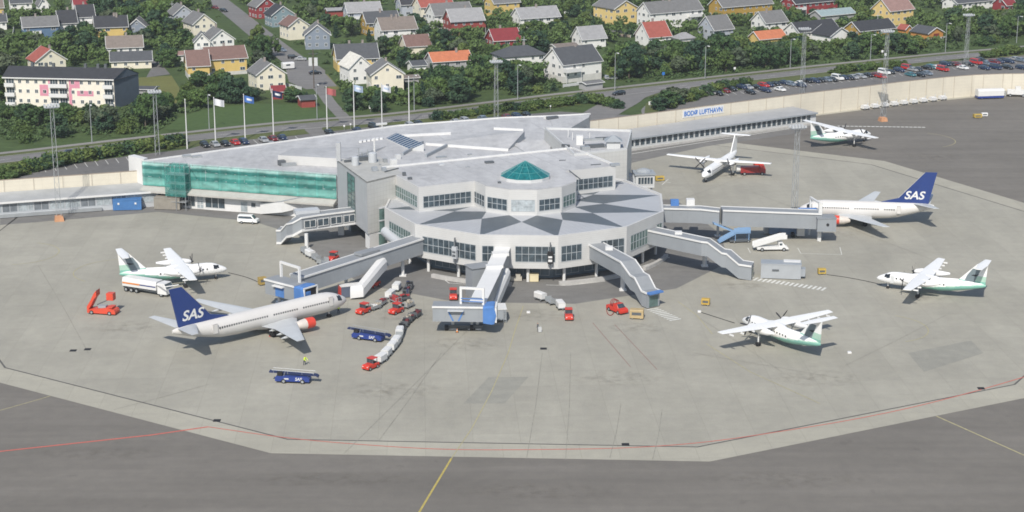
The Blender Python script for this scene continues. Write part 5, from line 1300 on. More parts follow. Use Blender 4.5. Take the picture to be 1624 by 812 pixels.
# -- row of white dollies along the noise wall
def make_dolly():
    t = thing('white_trailer', 'x', 'trailer')
    MB().box(-1.2, 1.2, -.8, .8, .4, 1.2).build('bed', WHITE, t, local=True)
    MB().loft([[(x, y, z) for y, z in ((-.75, 1.25), (.75, 1.25), (.6, 1.5), (-.6, 1.5))] for x in (-1.1, .6)]).build('cover', WHITE, t, local=True)
    MB().box(.9, 1.1, -.1, .1, 1.2, 2.1).build('post', OFFWHITE, t, local=True)
    MB().box(1.2, 1.6, -.06, .06, .4, .5).build('drawbar', STEEL, t, local=True)
    wheels(t, (-.8, .8), .7, .3); return t
dl0 = make_dolly()
for i in range(9):
    u = 1372+i*15.3; v = 173.8-i*1.87
    o = dl0 if i == 0 else dup(dl0)
    o.location = G(u, v); o.rotation_euler = (0, 0, R(31)); o['group'] = 'white trailers along the noise wall'
    o['label'] = 'low white trailer with upright post, parked in the row along the cream wall' if i else 'low white trailer with upright post, parked in the row along the cream wall'
# -- belt loaders
def belt_loader(u, v, rz, label):
    t = thing('belt_loader', label, 'belt loader', G(u, v), rz, 'blue belt loaders')
    MB().loft([[(x, y, z) for y, z in ((-.95, .4), (.95, .4), (.95, zt), (-.95, zt))] for x, zt in ((-3.2, 1.0), (-2.9, 1.35), (2.4, 1.25), (2.8, .9))]).build('body', NAVYL, t, local=True)
    b = MB()
    b.loft([[(x, y, z+dz) for y, dz in ((-.5, 0), (.5, 0), (.5, .22), (-.5, .22))] for x, z in ((-4.3, 1.75), (-2.6, 1.7), (3.9, 1.35), (4.3, 1.1))]); b.build('conveyor', mat('belt_dark_blue', (.02, .03, .09), .5, .15), t, local=True)
    ra = MB()
    for y in (-.6, .6): ra.tube((-3.8, y, 2.3), (3.6, y, 1.95), .04, n=5)
    for x in (-3.5, -1, 1.5, 3.5):
        for y in (-.6, .6): ra.tube((x, y, 1.6), (x, y, 2.15), .035, n=4)
    ra.build('side_rail', STEEL, t, local=True)
    MB().box(-2.8, -1.9, -.9, -.3, 1.3, 2.0).build('driver_seat', BLACK, t, local=True)
    MB().tube((-1.7, -.7, 1.3), (-1.45, -.7, 2.0), .05, n=5).build('steering_post', STEEL, t, local=True)
    for s in (-1, 1):
        me = text_mesh('SAS', .75, shear=.2, offset=.015, extrude=.01)
        for q in me.vertices: q.co = Vector((.9+q.co.x*(-s), s*(.965+q.co.z*.3), .85+q.co.y))
        me.materials.clear(); me.materials.append(WHITE); me.name = 'lettering'
        o = bpy.data.objects.new('lettering', me); C.objects.link(o); o.parent = t
        MB().box(-1.6, -.8, s*.955-.015, s*.955+.015, .75, 1.0).build('side_stripe', OFFWHITE, t, local=True)
    wheels(t, (-1.7, 1.6), .85, .42, .28); return t
NAVYL = mat('loader_blue', (.025, .05, .22), .4, .08)
belt_loader(467, 606, R(-6), 'blue belt loader lying across the apron nearest the camera')
belt_loader(586, 539, R(-22), 'blue belt loader between the left jet engine and the cart train')
# -- passenger stair trucks
def stair_truck(u, v, rz, body, label, rise=3.0, cat='stair truck', name='stair_truck', dark=None):
    t = thing(name, label, cat, G(u, v), rz)
    MB().loft([[(x, y, z) for y, z in ((-1.0, .45), (1.0, .45), (1.0, zt), (-1.0, zt))] for x, zt in ((-3.4, 1.0), (1.6, 1.0), (2.0, 1.1), (3.3, 1.0), (3.5, .7))]).build('chassis', body, t, local=True)
    MB().loft([[(x, y, z) for y, z in ((-.95, 1.0), (.95, 1.0), (.85, zt), (-.85, zt))] for x, zt in ((1.3, 1.95), (2.2, 2.0), (3.0, 1.1))]).build('cab', body if dark is None else dark, t, local=True)
    MB().add([(2.25, -.8, 1.95), (2.25, .8, 1.95), (3.03, .85, 1.12), (3.03, -.85, 1.12)], [(0, 1, 2, 3)]).build('windscreen', GLASS, t, local=True)
    MB().box(1.5, 2.1, -.97, .97, 1.35, 1.8).build('side_window', GLASS, t, local=True)
    st = MB()
    st.loft([[(x, y, z+dz) for y, dz in ((-.85, 0), (.85, 0), (.85, .2), (-.85, .2))] for x, z in ((-4.2, .8), (1.8, rise), (3.1, rise+.05))]); st.build('stair_flight', body, t, local=True)
    for s in (-1, 1):
        MB().loft([[(x, s*.88+dy, z+dz) for dy, dz in ((-.04, .1), (.04, .1), (.04, 1.1), (-.04, 1.1))] for x, z in ((-4.2, .8), (1.8, rise), (3.1, rise))]).build('balustrade', body, t, local=True)
    sp = MB(); 
    for i in range(16): sp.box(-4.0+i*.37, -3.75+i*.37, -.8, .8, 1.0+i*(rise-.8)/16.2, 1.06+i*(rise-.8)/16.2)
    sp.build('step', STEEL, t, local=True)
    wheels(t, (-2.3, 2.5), .9, .42, .28); return t
stair_truck(1224, 397, R(2), WHITE, 'white passenger stair truck with red bumper behind the grey box container', 2.6)
p = G(1245, 398); tag(bpy.data.objects['stair_truck'], 'white passenger stair truck with open cab standing right of the blue stairs', 'stair truck')
def red_ramp():
    t = thing('aircraft_loader', 'red folded loader with two raised arms standing alone at the left', 'loader', G(162, 497), R(-12))
    MB().loft([[(x, y, z) for y, z in ((-1.1, .3), (1.1, .3), (1.1, zt), (-1.1, zt))] for x, zt in ((-2.6, .9), (-1, 1.1), (1.5, 1.5), (3.0, 1.1), (3.2, .7))]).build('body', REDO, t, local=True)
    MB().loft([[(x, y, z+dz) for y, dz in ((-.9, -.6), (.9, -.6), (.9, .5), (-.9, .5))] for x, z in ((-2.7, 1.0), (-1.9, 2.2), (-1.1, 3.7), (-.6, 4.3))]).build('lift_arm', REDO, t, local=True)
    MB().box(.9, 2.3, .3, 1.6, 2.6, 4.0).build('basket', REDO, t, local=True)
    MB().loft([[(x, y, z+dz) for y, dz in ((.6, -.1), (1.0, -.1), (1.0, .1), (.6, .1))] for x, z in ((-1.2, 1.5), (1.3, 2.7))]).build('boom', DGREY, t, local=True)
    MB().box(-.4, 1.2, -.8, .2, 1.3, 1.8).build('engine_cover', MGREY, t, local=True)
    MB().box(1.6, 2.6, -.95, .95, 1.45, 1.62).build('cab_cover', REDO, t, local=True)
    wheels(t, (-1.7, 2.0), 1.0, .42, .28)
REDO = mat('orange_red_paint', (.60, .075, .04), .4, .08)
red_ramp()
# blue mobile stairs under the long bridge
bs = thing('mobile_stairs', 'pale blue mobile stairs under the long right jet bridge', 'stairs', G(1170, 384), R(8))
m0 = MB()
for x0, z0, x1, z1 in ((-4.5, .2, -.3, 2.4), (-5.8, 4.6, -1.0, 2.5)): m0.loft([[(x, y, z+dz) for y, dz in ((-.9, -.1), (.9, -.1), (.9, .25), (-.9, .25))] for x, z in ((x0, z0), (x1, z1))])
m0.build('stair_flight', PALEB := mat('pale_blue_paint', (.20, .33, .52), .45, .08), bs, local=True)
MB().box(-1.2, 2.6, -1.0, 1.0, 2.2, 2.5).box(-1.2, 2.6, -1.05, -.98, 2.5, 3.5).build('platform', PALEB, bs, local=True)
MB().loft([[(x, y, z+dz) for y, dz in ((-.95, .2), (-.88, .2), (-.88, 1.2), (-.95, 1.2))] for x, z in ((-4.5, .2), (-.3, 2.4), (2.5, 2.4))]).build('balustrade', PALEB, bs, local=True)
for x in (-.8, 2.3):
    for y in (-.8, .8): MB().tube((x, y, .3), (x, y, 2.2), .1, n=6).build('leg', PALEB, bs, local=True)
MB().box(-2, 2.7, -.9, .9, .3, .6).build('base_frame', DGREY, bs, local=True)
wheels(bs, (-1, 2.2), .8, .3)
# tanker truck
tk = thing('fuel_truck', 'white tanker truck with orange stripe beneath the left turboprop', 'fuel truck', G(236, 465), heading((215, 460), (260, 467)))
MB().loft([[(x, y, z) for y, z in ((-1.2, 1.2), (1.2, 1.2), (1.25, 2.2), (1.0, 2.95), (-1.0, 2.95), (-1.25, 2.2))] for x in (-5.6, 2.8)]).build('tank', WHITE, tk, local=True)
MB().box(-5.5, -1.2, -1.285, 1.285, 1.75, 2.05).build('orange_stripe', ORANGE, tk, local=True); MB().box(-1.2, 2.7, -1.285, 1.285, 1.8, 2.0).build('dark_stripe', NAVY, tk, local=True)
MB().box(-5.6, 5.2, -.9, .9, .75, 1.18).build('chassis', DGREY, tk, local=True)
MB().loft([[(x, y, z) for y, z in ((-1.2, .6), (1.2, .6), (1.15, zt), (-1.15, zt))] for x, zt in ((3.1, 2.8), (4.8, 2.8), (5.3, 1.7))]).build('cab', WHITE, tk, local=True)
MB().add([(4.84, -1.05, 2.72), (4.84, 1.05, 2.72), (5.3, 1.08, 1.75), (5.3, -1.08, 1.75)], [(0, 1, 2, 3)]).build('windscreen', GLASS, tk, local=True)
MB().tube((2.9, -1.1, 2.4), (5.8, -2.6, 2.7), .12, n=6).tube((5.8, -2.6, 2.7), (8.5, -1.2, 3.2), .1, n=6).build('hose_boom', WHITE, tk, local=True)
wheels(tk, (-4.8, -3.5, -2.2, 3.9), 1.0, .5, .32)
# white van on the service lane
def make_car(kind, paint):
    t = thing('parked_car', 'x', 'car')
    if kind == 'van':
        L2, H = 2.4, 2.0
        prof = [(-2.35, .45), (-2.4, 1.1), (-2.3, 1.95), (1.0, 2.0), (1.75, 1.2), (2.35, 1.0), (2.4, .45)]
        win = [(-2.2, 1.2), (-2.12, 1.72), (.85, 1.75), (1.42, 1.24)]
    elif kind == 'wagon':
        prof = [(-2.2, .35), (-2.25, .85), (-2.0, 1.4), (-1.6, 1.47), (.3, 1.45), (1.1, .95), (2.1, .82), (2.2, .35)]
        win = [(-1.95, .95), (-1.8, 1.35), (.2, 1.36), (.85, .97)]
    else:
        prof = [(-2.1, .35), (-2.15, .88), (-1.55, .95), (-.85, 1.42), (.3, 1.42), (1.05, .93), (2.0, .8), (2.1, .35)]
        win = [(-1.35, .95), (-.75, 1.34), (.22, 1.34), (.82, .95)]
    hw = .92 if kind == 'van' else .86
    n = len(prof); v = []
    for s in (-1, 1):
        for x, z in prof: v.append((x*(1 if z < 1 else .99), s*(hw if z < 1.0 else hw-.16*(z-.9)/.55), z))
    MB().add(v, [list(range(n)), list(range(n, 2*n))[::-1]]+[[i, (i+1) % n, (i+1) % n+n, i+n] for i in range(n)]).build('body', paint, t, local=True)
    w = MB()
    for s in (-1, 1): w.add([(x, s*(hw+.012-.16*(z-.9)/.55 if z > 1 else hw+.012), z) for x, z in win], [(0, 1, 2, 3)])
    (x2, z2), (x3, z3) = (prof[3], prof[4]) if kind == 'van' else ((.3, 1.42 if kind == 'sedan' else 1.45), (1.08, .95))
    y2, y3 = hw-.3, hw-.1
    w.add([(x2+.06, -y2, z2-.06), (x2+.06, y2, z2-.06), (x3+.02, y3, z3+.06), (x3+.02, -y3, z3+.06)], [(0, 1, 2, 3)])
    (x2, z2), (x3, z3) = ((prof[2]), (prof[1])) if kind == 'van' else ((-.85, 1.42), (-1.5, .98)) if kind == 'sedan' else ((-2.0, 1.4), (-2.22, .95))
    w.add([(x2-.03, -y2, z2-.08), (x2-.03, y2, z2-.08), (x3-.03, y3, z3+.08), (x3-.03, -y3, z3+.08)], [(3, 2, 1, 0)])
    w.build('windows', GLASS, t, local=True)
    wheels(t, (-1.35, 1.35), hw-.1, .32, .2)
    for s in (-1, 1):
        MB().box(prof[-1][0]-.12, prof[-1][0]-.02, s*.6-.16, s*.6+.16, .62, .76).build('headlight', WHITE, t, local=True)
        MB().box(prof[0][0]-.06, prof[0][0]+.02, s*.62-.12, s*.62+.12, .62, .8).build('tail_light', DRED, t, local=True)
    return t
PAINT = {'black': mat('car_black', (.018, .02, .024), .25, .1), 'navy': mat('car_navy', (.02, .035, .08), .25, .1), 'red': mat('car_red', (.42, .03, .03), .3, .1), 'dark red': mat('car_dark_red', (.16, .02, .025), .3, .1), 'silver': mat('car_silver', (.42, .43, .44), .3, .08, metal=.3),
         'white': mat('car_white', (.75, .75, .74), .3, .04), 'teal': mat('car_teal', (.05, .17, .20), .3, .1), 'grey blue': mat('car_grey_blue', (.16, .20, .25), .3, .1)}
PROTO = {}
def car(u, v, rz, kind, paint, label, group='cars parked behind the terminal', name='parked_car', cat='car'):
    k = (kind, paint)
    if k not in PROTO: o = PROTO[k] = make_car(kind, PAINT[paint])
    else: o = dup(PROTO[k])
    o.location = G(u, v); o.location.z = .05; o.rotation_euler = (0, 0, rz); o['label'] = label; o['category'] = cat; o.name = name
    if group: o['group'] = group
    elif 'group' in o: del o['group']
    return o
car(394, 354, R(-12), 'van', 'white', 'white van driving on the service lane below the netted hall', None, 'white_van', 'van')
CARL = [(325, 233, 'wagon', 'black', 'black car with pale front, leftmost of the five by the hall roof edge'), (341, 232, 'sedan', 'silver', 'silver car between two dark cars right of the leftmost flagpoles'), (357, 231, 'sedan', 'black', 'black car between the silver car and the bright red car'), (373, 229, 'sedan', 'red', 'bright red car among dark cars behind the netted hall'), (387, 228, 'wagon', 'navy', 'dark blue car just right of the bright red car'),
        (418, 225, 'sedan', 'silver', 'silver car beside the dark red car near the fourth flagpole'), (433, 223, 'sedan', 'dark red', 'dark red car between the silver and dark blue cars'), (448, 221.5, 'sedan', 'navy', 'dark blue car right of the dark red car near the grass strip'), (523, 214, 'wagon', 'black', 'black car parked alone near the driveway behind the hall'), (567, 210, 'sedan', 'navy', 'dark blue car left of the big black car behind the tower'),
        (593, 206, 'van', 'black', 'big black van shaped car between two flagpoles'), (651, 202, 'wagon', 'silver', 'silver estate car beside a black one near the roof skylight'), (665, 200, 'wagon', 'black', 'black estate car right of the silver one near the roof skylight'), (723, 196.5, 'sedan', 'silver', 'silver saloon, left of a pair above the middle of the hall roof'), (738, 194, 'wagon', 'silver', 'silver estate, right of a pair above the middle of the hall roof'), (766, 191, 'sedan', 'grey blue', 'grey blue car next to the lattice mast behind the hall'),
        (804, 188.5, 'sedan', 'dark red', 'dark red car just right of the lattice mast behind the hall'), (820, 187, 'wagon', 'navy', 'dark blue car between the dark red and black cars behind the hall'), (835, 185, 'sedan', 'black', 'black car at the right end of the row behind the hall')]
for u, v, k, c, l in CARL: car(u, v, R(-62), k, c, l)
CARR = [(1118, 149, 'van', 'white'), (1139, 151, 'sedan', 'black'), (1177, 141, 'wagon', 'navy'), (1211, 138, 'wagon', 'red'), (1229, 136, 'sedan', 'black'), (1243, 134, 'sedan', 'navy'), (1254, 136, 'wagon', 'grey blue'), (1269, 135, 'sedan', 'white'), (1280, 131, 'sedan', 'black'), (1292, 131, 'wagon', 'navy'), (1301, 130, 'sedan', 'black'), (1311, 129, 'sedan', 'grey blue'),
        (1328, 127, 'van', 'white'), (1347, 126, 'sedan', 'black'), (1353, 125, 'sedan', 'silver'), (1365, 124, 'wagon', 'silver'), (1376, 122, 'sedan', 'black'), (1389, 122, 'sedan', 'dark red'), (1397, 124, 'sedan', 'red'), (1402, 118, 'van', 'white'), (1439, 111, 'van', 'red'), (1455, 113, 'sedan', 'black'), (1444, 121, 'sedan', 'teal'), (1470, 110, 'sedan', 'black'), (1478, 109, 'wagon', 'teal'), (1485, 110, 'sedan', 'white'),
        (1470, 119, 'sedan', 'grey blue'), (1495, 113, 'van', 'red'), (1499, 104, 'wagon', 'navy'), (1508, 104, 'sedan', 'black'), (1516, 105, 'wagon', 'dark red'), (1527, 110, 'sedan', 'white'), (1536, 104.5, 'sedan', 'black'), (1548, 102, 'van', 'red'), (1556, 98, 'wagon', 'black'), (1564, 103, 'sedan', 'grey blue'), (1577, 101, 'wagon', 'dark red'), (1590, 98, 'sedan', 'black'), (1600, 100, 'wagon', 'navy'), (1610, 96, 'sedan', 'silver'), (1619, 98, 'sedan', 'grey blue'),
        (1150, 147, 'sedan', 'dark red'), (1160, 144, 'wagon', 'black'), (1186, 141, 'sedan', 'silver'), (1219, 137, 'sedan', 'navy'), (1320, 129, 'wagon', 'black'), (1338, 126, 'sedan', 'navy'), (1411, 117, 'sedan', 'black'), (1426, 114, 'wagon', 'navy'), (1448, 113, 'sedan', 'silver'), (1584, 100, 'sedan', 'navy'), (1214, 146, 'wagon', 'navy'), (1237, 144.5, 'sedan', 'white'), (1190, 149, 'sedan', 'black'), (1561, 110.5, 'wagon', 'navy'), (1579, 110, 'van', 'navy'), (1598, 109.5, 'wagon', 'black'), (1620, 110, 'wagon', 'navy'), (1459, 121.5, 'sedan', 'black'), (1270, 138, 'sedan', 'navy'), (1200, 141, 'sedan', 'black')]
cnt = {}
for u, v, k, c in CARR:
    wall = v > 168.5-.042*u*0-(u-900)*.043-12 and False
    lab = f'{c} {"delivery van" if k == "van" else "estate car" if k == "wagon" else "saloon car"} in the long stay car park behind the cream noise wall'
    cnt[lab] = cnt.get(lab, 0)+1
    car(u, v, R(-58 if v < 145 else -60), k, c, lab, 'cars in the long stay car park')
car(1130, 149.5, R(-58), 'sedan', 'silver', 'silver saloon half hidden by bushes at the left end of the long stay car park', 'cars in the long stay car park')
RA = lambda u: math.atan2((G(u+10, 0)-G(u, 0)).y, 1)
car(112, 249, R(212), 'van', 'black', 'black van driving on the main road at the far left', None, 'moving_car')
car(981, 151, R(212), 'wagon', 'black', 'black estate car driving on the main road at the junction', None, 'moving_car')
for u, v, a, k, c, l in ((404, 53, -60, 'sedan', 'navy', 'dark blue car parked at the kerb of the street near the brown roofed duplex'), (425, 68, -55, 'sedan', 'dark red', 'dark red car on the street below the cream house'), (446, 82, -40, 'wagon', 'grey blue', 'grey blue estate car on the street below the pale blue house'), (466, 93, 10, 'wagon', 'black', 'black car turning at the bend of the street'), (500, 118, 20, 'sedan', 'black', 'black car standing by the utility pole'), (355, 19, -50, 'wagon', 'black', 'black car far up the street near the top edge'), (341, 14, -50, 'sedan', 'dark red', 'dark red car far up the street at the left kerb'), (940, 31, 5, 'wagon', 'navy', 'dark blue car parked beside the big yellow house'), (969, 126, 10, 'wagon', 'silver', 'silver car beside the grey shed of the large white house'), (477, 96, 0, 'sedan', 'silver', 'silver car behind the black car at the bend of the street')):
    car(u, v, R(a), k, c, l, None, 'street_car')
tr0 = thing('caravan', 'white caravan parked beside the cream gabled house', 'caravan', G(457, 110), R(25))
MB().loft([[(x, y, z) for y, z in ((-1.05, .5), (1.05, .5), (1.05, 2.2), (.8, 2.5), (-.8, 2.5), (-1.05, 2.2))] for x in (-2.2, 2.0)]).build('body', WHITE, tr0, local=True); MB().box(-1, .5, -1.07, 1.07, 1.4, 1.95).build('side_window', [GLASS], tr0, local=True); wheels(tr0, (-.2,), .95, .32)
# red truck with hoses beside the blue porched stairway
rt = thing('service_truck', 'red service truck with hose reels beside the blue porched stairway', 'truck', G(979, 495), heading((979, 495), (996, 502)))
MB().loft([[(x, y, z) for y, z in ((-.95, .4), (.95, .4), (.95, zt), (-.95, zt))] for x, zt in ((-2.4, 1.1), (.9, 1.1), (1.2, 1.3), (2.1, 1.1), (2.3, .8))]).build('body', RED, rt, local=True)
MB().loft([[(x, y, z) for y, z in ((-.9, 1.1), (.9, 1.1), (.8, zt), (-.8, zt))] for x, zt in ((-.2, 1.9), (.8, 1.95), (1.5, 1.2))]).build('cab', RED, rt, local=True)
MB().box(.85, .9, -.7, .7, 1.4, 1.85).add([(.84, -.75, 1.92), (.84, .75, 1.92), (1.5, .82, 1.22), (1.5, -.82, 1.22)], [(0, 1, 2, 3)]).build('windscreen', GLASS, rt, local=True)
hs = MB()
for i in range(3):
    for a in range(14):
        p = lambda q: (-1.3+i*.45, .75*math.cos(q*.45), 1.65+.75*math.sin(q*.45)); hs.tube(p(a), p(a+1), .07, n=5)
hs.build('hose_reel', DRED, rt, local=True); wheels(rt, (-1.5, 1.4), .85, .4, .26)
hl = MB(); prv = None
for a in range(16):
    q = G(968+6*math.cos(a*.42), 492+9*math.sin(a*.42)); q.z = .12
    if prv: hl.tube(prv, q, .07, n=5)
    prv = q
tag(hl.build('hose', DRED), 'red hose looped on the ground left of the red service truck', 'hose')
def crate(u, v, w, d, h, m, label, name, cat, rz=0, lid=None, group=None, wheel=True):
    t = thing(name, label, cat, G(u, v), rz, group)
    MB().loft([[(x, y, z) for y, z in ((-d/2, .25), (d/2, .25), (d/2, h-.12), (d/2-.1, h), (-d/2+.1, h), (-d/2, h-.12))] for x in (-w/2, w/2)]).build('body', m, t, local=True)
    MB().box(-w*.35, w*.35, -d/2-.02, -d/2, h*.45, h*.75).build('panel', lid or DGREY, t, local=True)
    if wheel: wheels(t, (-w*.32, w*.32), d/2-.12, .22, .15)
    return t
TAN = mat('tan_paint', (.42, .32, .17), .6, .12)
crate(1010, 505, 2.6, 1.6, 1.9, TAN, 'tan wheeled box cart in front of the red service truck', 'box_cart', 'cart', R(-10))
crate(1303, 435, 1.6, 1.1, 1.3, YELLOW, 'yellow ground power unit right of the grey box container', 'ground_power_unit', 'power unit', R(4))
crate(1119, 484, 1.6, 1.1, 1.4, mat('ochre_paint', (.45, .30, .06), .6, .1), 'ochre power unit between the blue porched stairway and the nearest turboprop', 'ground_power_unit', 'power unit', R(-15))
crate(416, 452, 1.5, 1.2, 1.7, mat('brown_yellow_paint', (.34, .24, .07), .6, .15), 'brownish power unit just left of the left jet bridge cabin', 'ground_power_unit', 'power unit', R(30))
crate(1046, 287, 2.2, 1.3, 1.3, YELLOW, 'yellow tractor parked behind the gate annex right of the pier', 'yellow_tractor', 'tractor', R(10))
crate(1550, 187, 2.4, 1.4, 1.2, YELLOW, 'small yellow vehicle alone on the dark asphalt at upper right', 'yellow_tractor', 'tractor', R(5))
crate(1561, 185, 1.8, 1.0, 1.2, WHITE, 'small white cart right of the little yellow vehicle at upper right', 'white_cart', 'cart', R(5))
# containers
def container(u, v, w, d, h, m, label, rz, rib=True, roof=None):
    t = thing('container', label, 'container', G(u, v), rz)
    MB().box(-w/2, w/2, 0, d, .2, h).build('body', m, t, local=True)
    r = MB()
    if rib:
        n = int(w/.5)
        for i in range(n+1): r.box(-w/2+i*w/n-.05, -w/2+i*w/n+.05, -.05, 0, .3, h-.15)
    r.box(-w/2-.05, w/2+.05, -.07, 0, h-.15, h).box(-w/2-.05, w/2+.05, -.07, 0, .15, .3); r.build('frame', m, t, local=True)
    MB().box(-w/2-.06, w/2+.06, -.08, d+.06, h, h+.1).build('roof', roof or m, t, local=True)
    MB().box(w/2, w/2+.04, .2, d-.2, .4, h-.3).build('door', m, t, local=True)
    return t
o = container(202, 334, 6.6, 2.5, 2.6, mat('container_blue', (.06, .17, .38), .6, .12), 'blue container standing before the left wing windows', R(6))
for x in (-2, 2): MB().box(x-.22, x+.22, -.09, -.06, 1.5, 1.95).build('lamp', WHITE, o, local=True)
container(265, 333, 6.2, 2.6, 2.9, mat('container_brown', (.26, .24, .205), .75, .15), 'grey brown container below the green wrapped scaffold stair', R(-6))
gc = container(1238, 443, 8.2, 3.2, 3.2, mat('container_grey', (.34, .36, .38), .55, .06), 'grey box container with a flat dark roof at the zebra strip', R(-8), False, MGREY)
MB().box(-1.8, -.4, -.1, -.05, 1.7, 2.1).build('vent', DGREY, gc, local=True); MB().box(4.1, 5.0, .6, 2.4, .6, 2.2).build('side_unit', MGREY, gc, local=True); MB().box(.5, 4, 1.6, 3.2, 3.31, 3.45).build('roof_sheet', WHITE, gc, local=True)
# catering truck by the white turboprop
ct = thing('catering_truck', 'dark red truck with white tank beside the all white turboprop', 'truck', G(1193, 277), R(2))
MB().box(-3.2, 1.6, -1.1, 1.1, .7, 2.2).build('body', DRED, ct, local=True); MB().loft([[(x, y, z) for y, z in ((-1.05, .6), (1.05, .6), (1, zt), (-1, zt))] for x, zt in ((1.7, 2.6), (2.9, 2.6), (3.3, 1.6))]).build('cab', DRED, ct, local=True)
MB().box(.2, 2.8, -.5, .5, 2.6, 3.1).build('roof_light', RED, ct, local=True); MB().tube((-4.2, 0, 1.7), (-3.2, 0, 1.7), .9, n=12).build('tank', WHITE, ct, local=True); wheels(ct, (-2.2, 2.4), 1.0, .45, .3)
# long white and blue trailer and a white aircraft part by the wall
lt = thing('long_trailer', 'long white trailer with blue skirt below the cream wall at far right', 'trailer', G(1569, 156), R(10))
MB().loft([[(x, y, z) for y, z in ((-1.3, 1.0), (1.3, 1.0), (1.3, 2.6), (.9, 3.1), (-.9, 3.1), (-1.3, 2.6))] for x in (-4.4, 4.4)]).build('body', WHITE, lt, local=True); MB().box(-4.3, 4.3, -1.32, 1.32, .35, 1.0).build('skirt', NAVYL, lt, local=True); wheels(lt, (-3, 3), 1.1, .4)
sp = thing('snow_plough', 'white snow plough truck cut by the right edge below the cream wall', 'snow plough', G(1612, 153), R(-12))
MB().box(-3, 3, -1.2, 1.2, .8, 2.2).build('body', WHITE, sp, local=True); MB().box(-.5, 1.2, -1.1, 1.1, 2.2, 3.2).build('cab', WHITE, sp, local=True); MB().loft([[(x, y, z) for x, z in ((-3.8, .2), (-3.4, .2), (-3.3, 1.5), (-3.6, 1.6))] for y in (-1.8, 1.8)]).build('blade', STEEL, sp, local=True); wheels(sp, (-2, 2), 1.1, .5, .3)
# small things lying on the apron
for (u, v, m, l) in ((430, 533, RED, 'small red chock on the concrete below the left jet engine'), (838, 496, WHITE, 'small white marker on the concrete near the ochre power unit'), (1109, 495, WHITE, 'small white marker beside the ochre power unit'), (862, 553, BLACK, 'dark drain cover on the concrete below the middle bridge'), (344, 667, BLACK, 'dark drain cover near the red line at lower left'), (992, 705, BLACK, 'dark drain cover near the red line at lower middle'), (1556, 616, BLACK, 'dark drain cover near the red line at lower right'), (116, 556, BLACK, 'dark drain cover left of the left jet tail'), (139, 554, BLACK, 'second dark drain cover close to the left jet tail'), (1347, 560, WHITE, 'white speck of litter right of the nearest turboprop')):
    p = G(u, v); k = .35 if m is not BLACK else .6
    tag(MB().loft([[(p.x+x*k*s_, p.y+y*k*s_, z) for x, y in ((-1, -1), (1, -1), (1, 1), (-1, 1))] for z, s_ in ((.02, 1), (.05 if m is BLACK else .3, .9))]).build('drain_cover' if m is BLACK else 'ground_marker', m), l, 'drain cover' if m is BLACK else 'marker')
# power cables on the ground
def cable(pts, label, r=.05):
    mb = MB(); P = smooth([G(*p) for p in pts], 6)
    for a, b in zip(P, P[1:]): mb.tube((a.x, a.y, .1), (b.x, b.y, .1), r, n=5)
    tag(mb.build('cable', BLACK), label, 'cable')
cable(((1311, 436), (1340, 440), (1372, 446), (1398, 452)), 'black power cable from the yellow unit to the turboprop at right')
cable(((1112, 496), (1140, 505), (1165, 513)), 'thin cable from the ochre unit to the nearest turboprop')
cable(((362, 433), (390, 440), (412, 449)), 'thin cable from the left turboprop to the brownish power unit')
# ---------------------------------------------------------------- people
def person(u, v, rz, label, top, legs, arms=(0.25, -.2), lean=0, step=.18):
    t = thing('person', label, 'person', G(u, v), rz, 'ground staff')
    me = bpy.data.meshes.new('body')
    J = [(0, 0, .95), (lean*.5, 0, 1.2), (lean, 0, 1.45), (lean, 0, 1.55), (lean+.03, 0, 1.66), (lean+.03, 0, 1.76),
         (lean, .2, 1.43), (lean+arms[0]*.6, .26, 1.18), (lean+arms[0]*1.4, .24, .96), (lean+arms[0]*1.4+.04, .24, .88),
         (lean, -.2, 1.43), (lean+arms[1]*.6, -.26, 1.18), (lean+arms[1]*1.4, -.24, .96), (lean+arms[1]*1.4+.04, -.24, .88),
         (0, .1, .9), (step*.6, .11, .5), (step*.3, .11, .08), (step*.3+.14, .12, .04), (0, -.1, .9), (-step*.2, -.11, .5), (-step, -.11, .09), (-step+.13, -.12, .04)]
    E_ = [(0, 1), (1, 2), (2, 3), (3, 4), (4, 5), (2, 6), (6, 7), (7, 8), (8, 9), (2, 10), (10, 11), (11, 12), (12, 13), (0, 14), (14, 15), (15, 16), (16, 17), (0, 18), (18, 19), (19, 20), (20, 21)]
    RAD = [.15, .14, .16, .06, .1, .085, .07, .05, .042, .035, .07, .05, .042, .035, .1, .07, .05, .04, .1, .07, .05, .04]
    me.from_pydata(J, E_, []); o = bpy.data.objects.new('body', me); C.objects.link(o)
    sm = o.modifiers.new('s', 'SKIN'); 
    for q, r in zip(me.skin_vertices[0].data, RAD): q.radius = (r, r)
    me.skin_vertices[0].data[0].use_root = True
    ss = o.modifiers.new('u', 'SUBSURF'); ss.levels = 1; ss.render_levels = 1
    dg = bpy.context.evaluated_depsgraph_get(); dg.update(); m2 = bpy.data.meshes.new_from_object(o.evaluated_get(dg)); bpy.data.objects.remove(o)
    m2.materials.clear()
    for m in (legs, top, mat('skin', (.45, .28, .20), .6, .05), mat('hair', (.05, .035, .025), .8, .1)): m2.materials.append(m)
    for p in m2.polygons:
        z = p.center.z; r = abs(p.center.y)
        p.material_index = 3 if z > 1.74 or (z > 1.64 and p.center.x < lean) else (2 if z > 1.53 or (z < .93 and r > .2 and z > .8) else (1 if z > .93 else 0)); p.use_smooth = True
    m2.name = 'body'
    b = bpy.data.objects.new('body', m2); C.objects.link(b); b.parent = t
    MB().loft([[(lean*k+.165*s_*math.cos(a*.5236)*1.05, .235*s_*math.sin(a*.5236), z) for a in range(12)] for z, s_, k in ((.98, .92, .2), (1.2, .95, .5), (1.44, .92, 1))], cap=False).build('vest', top, t, smooth=True, local=True)
    return t
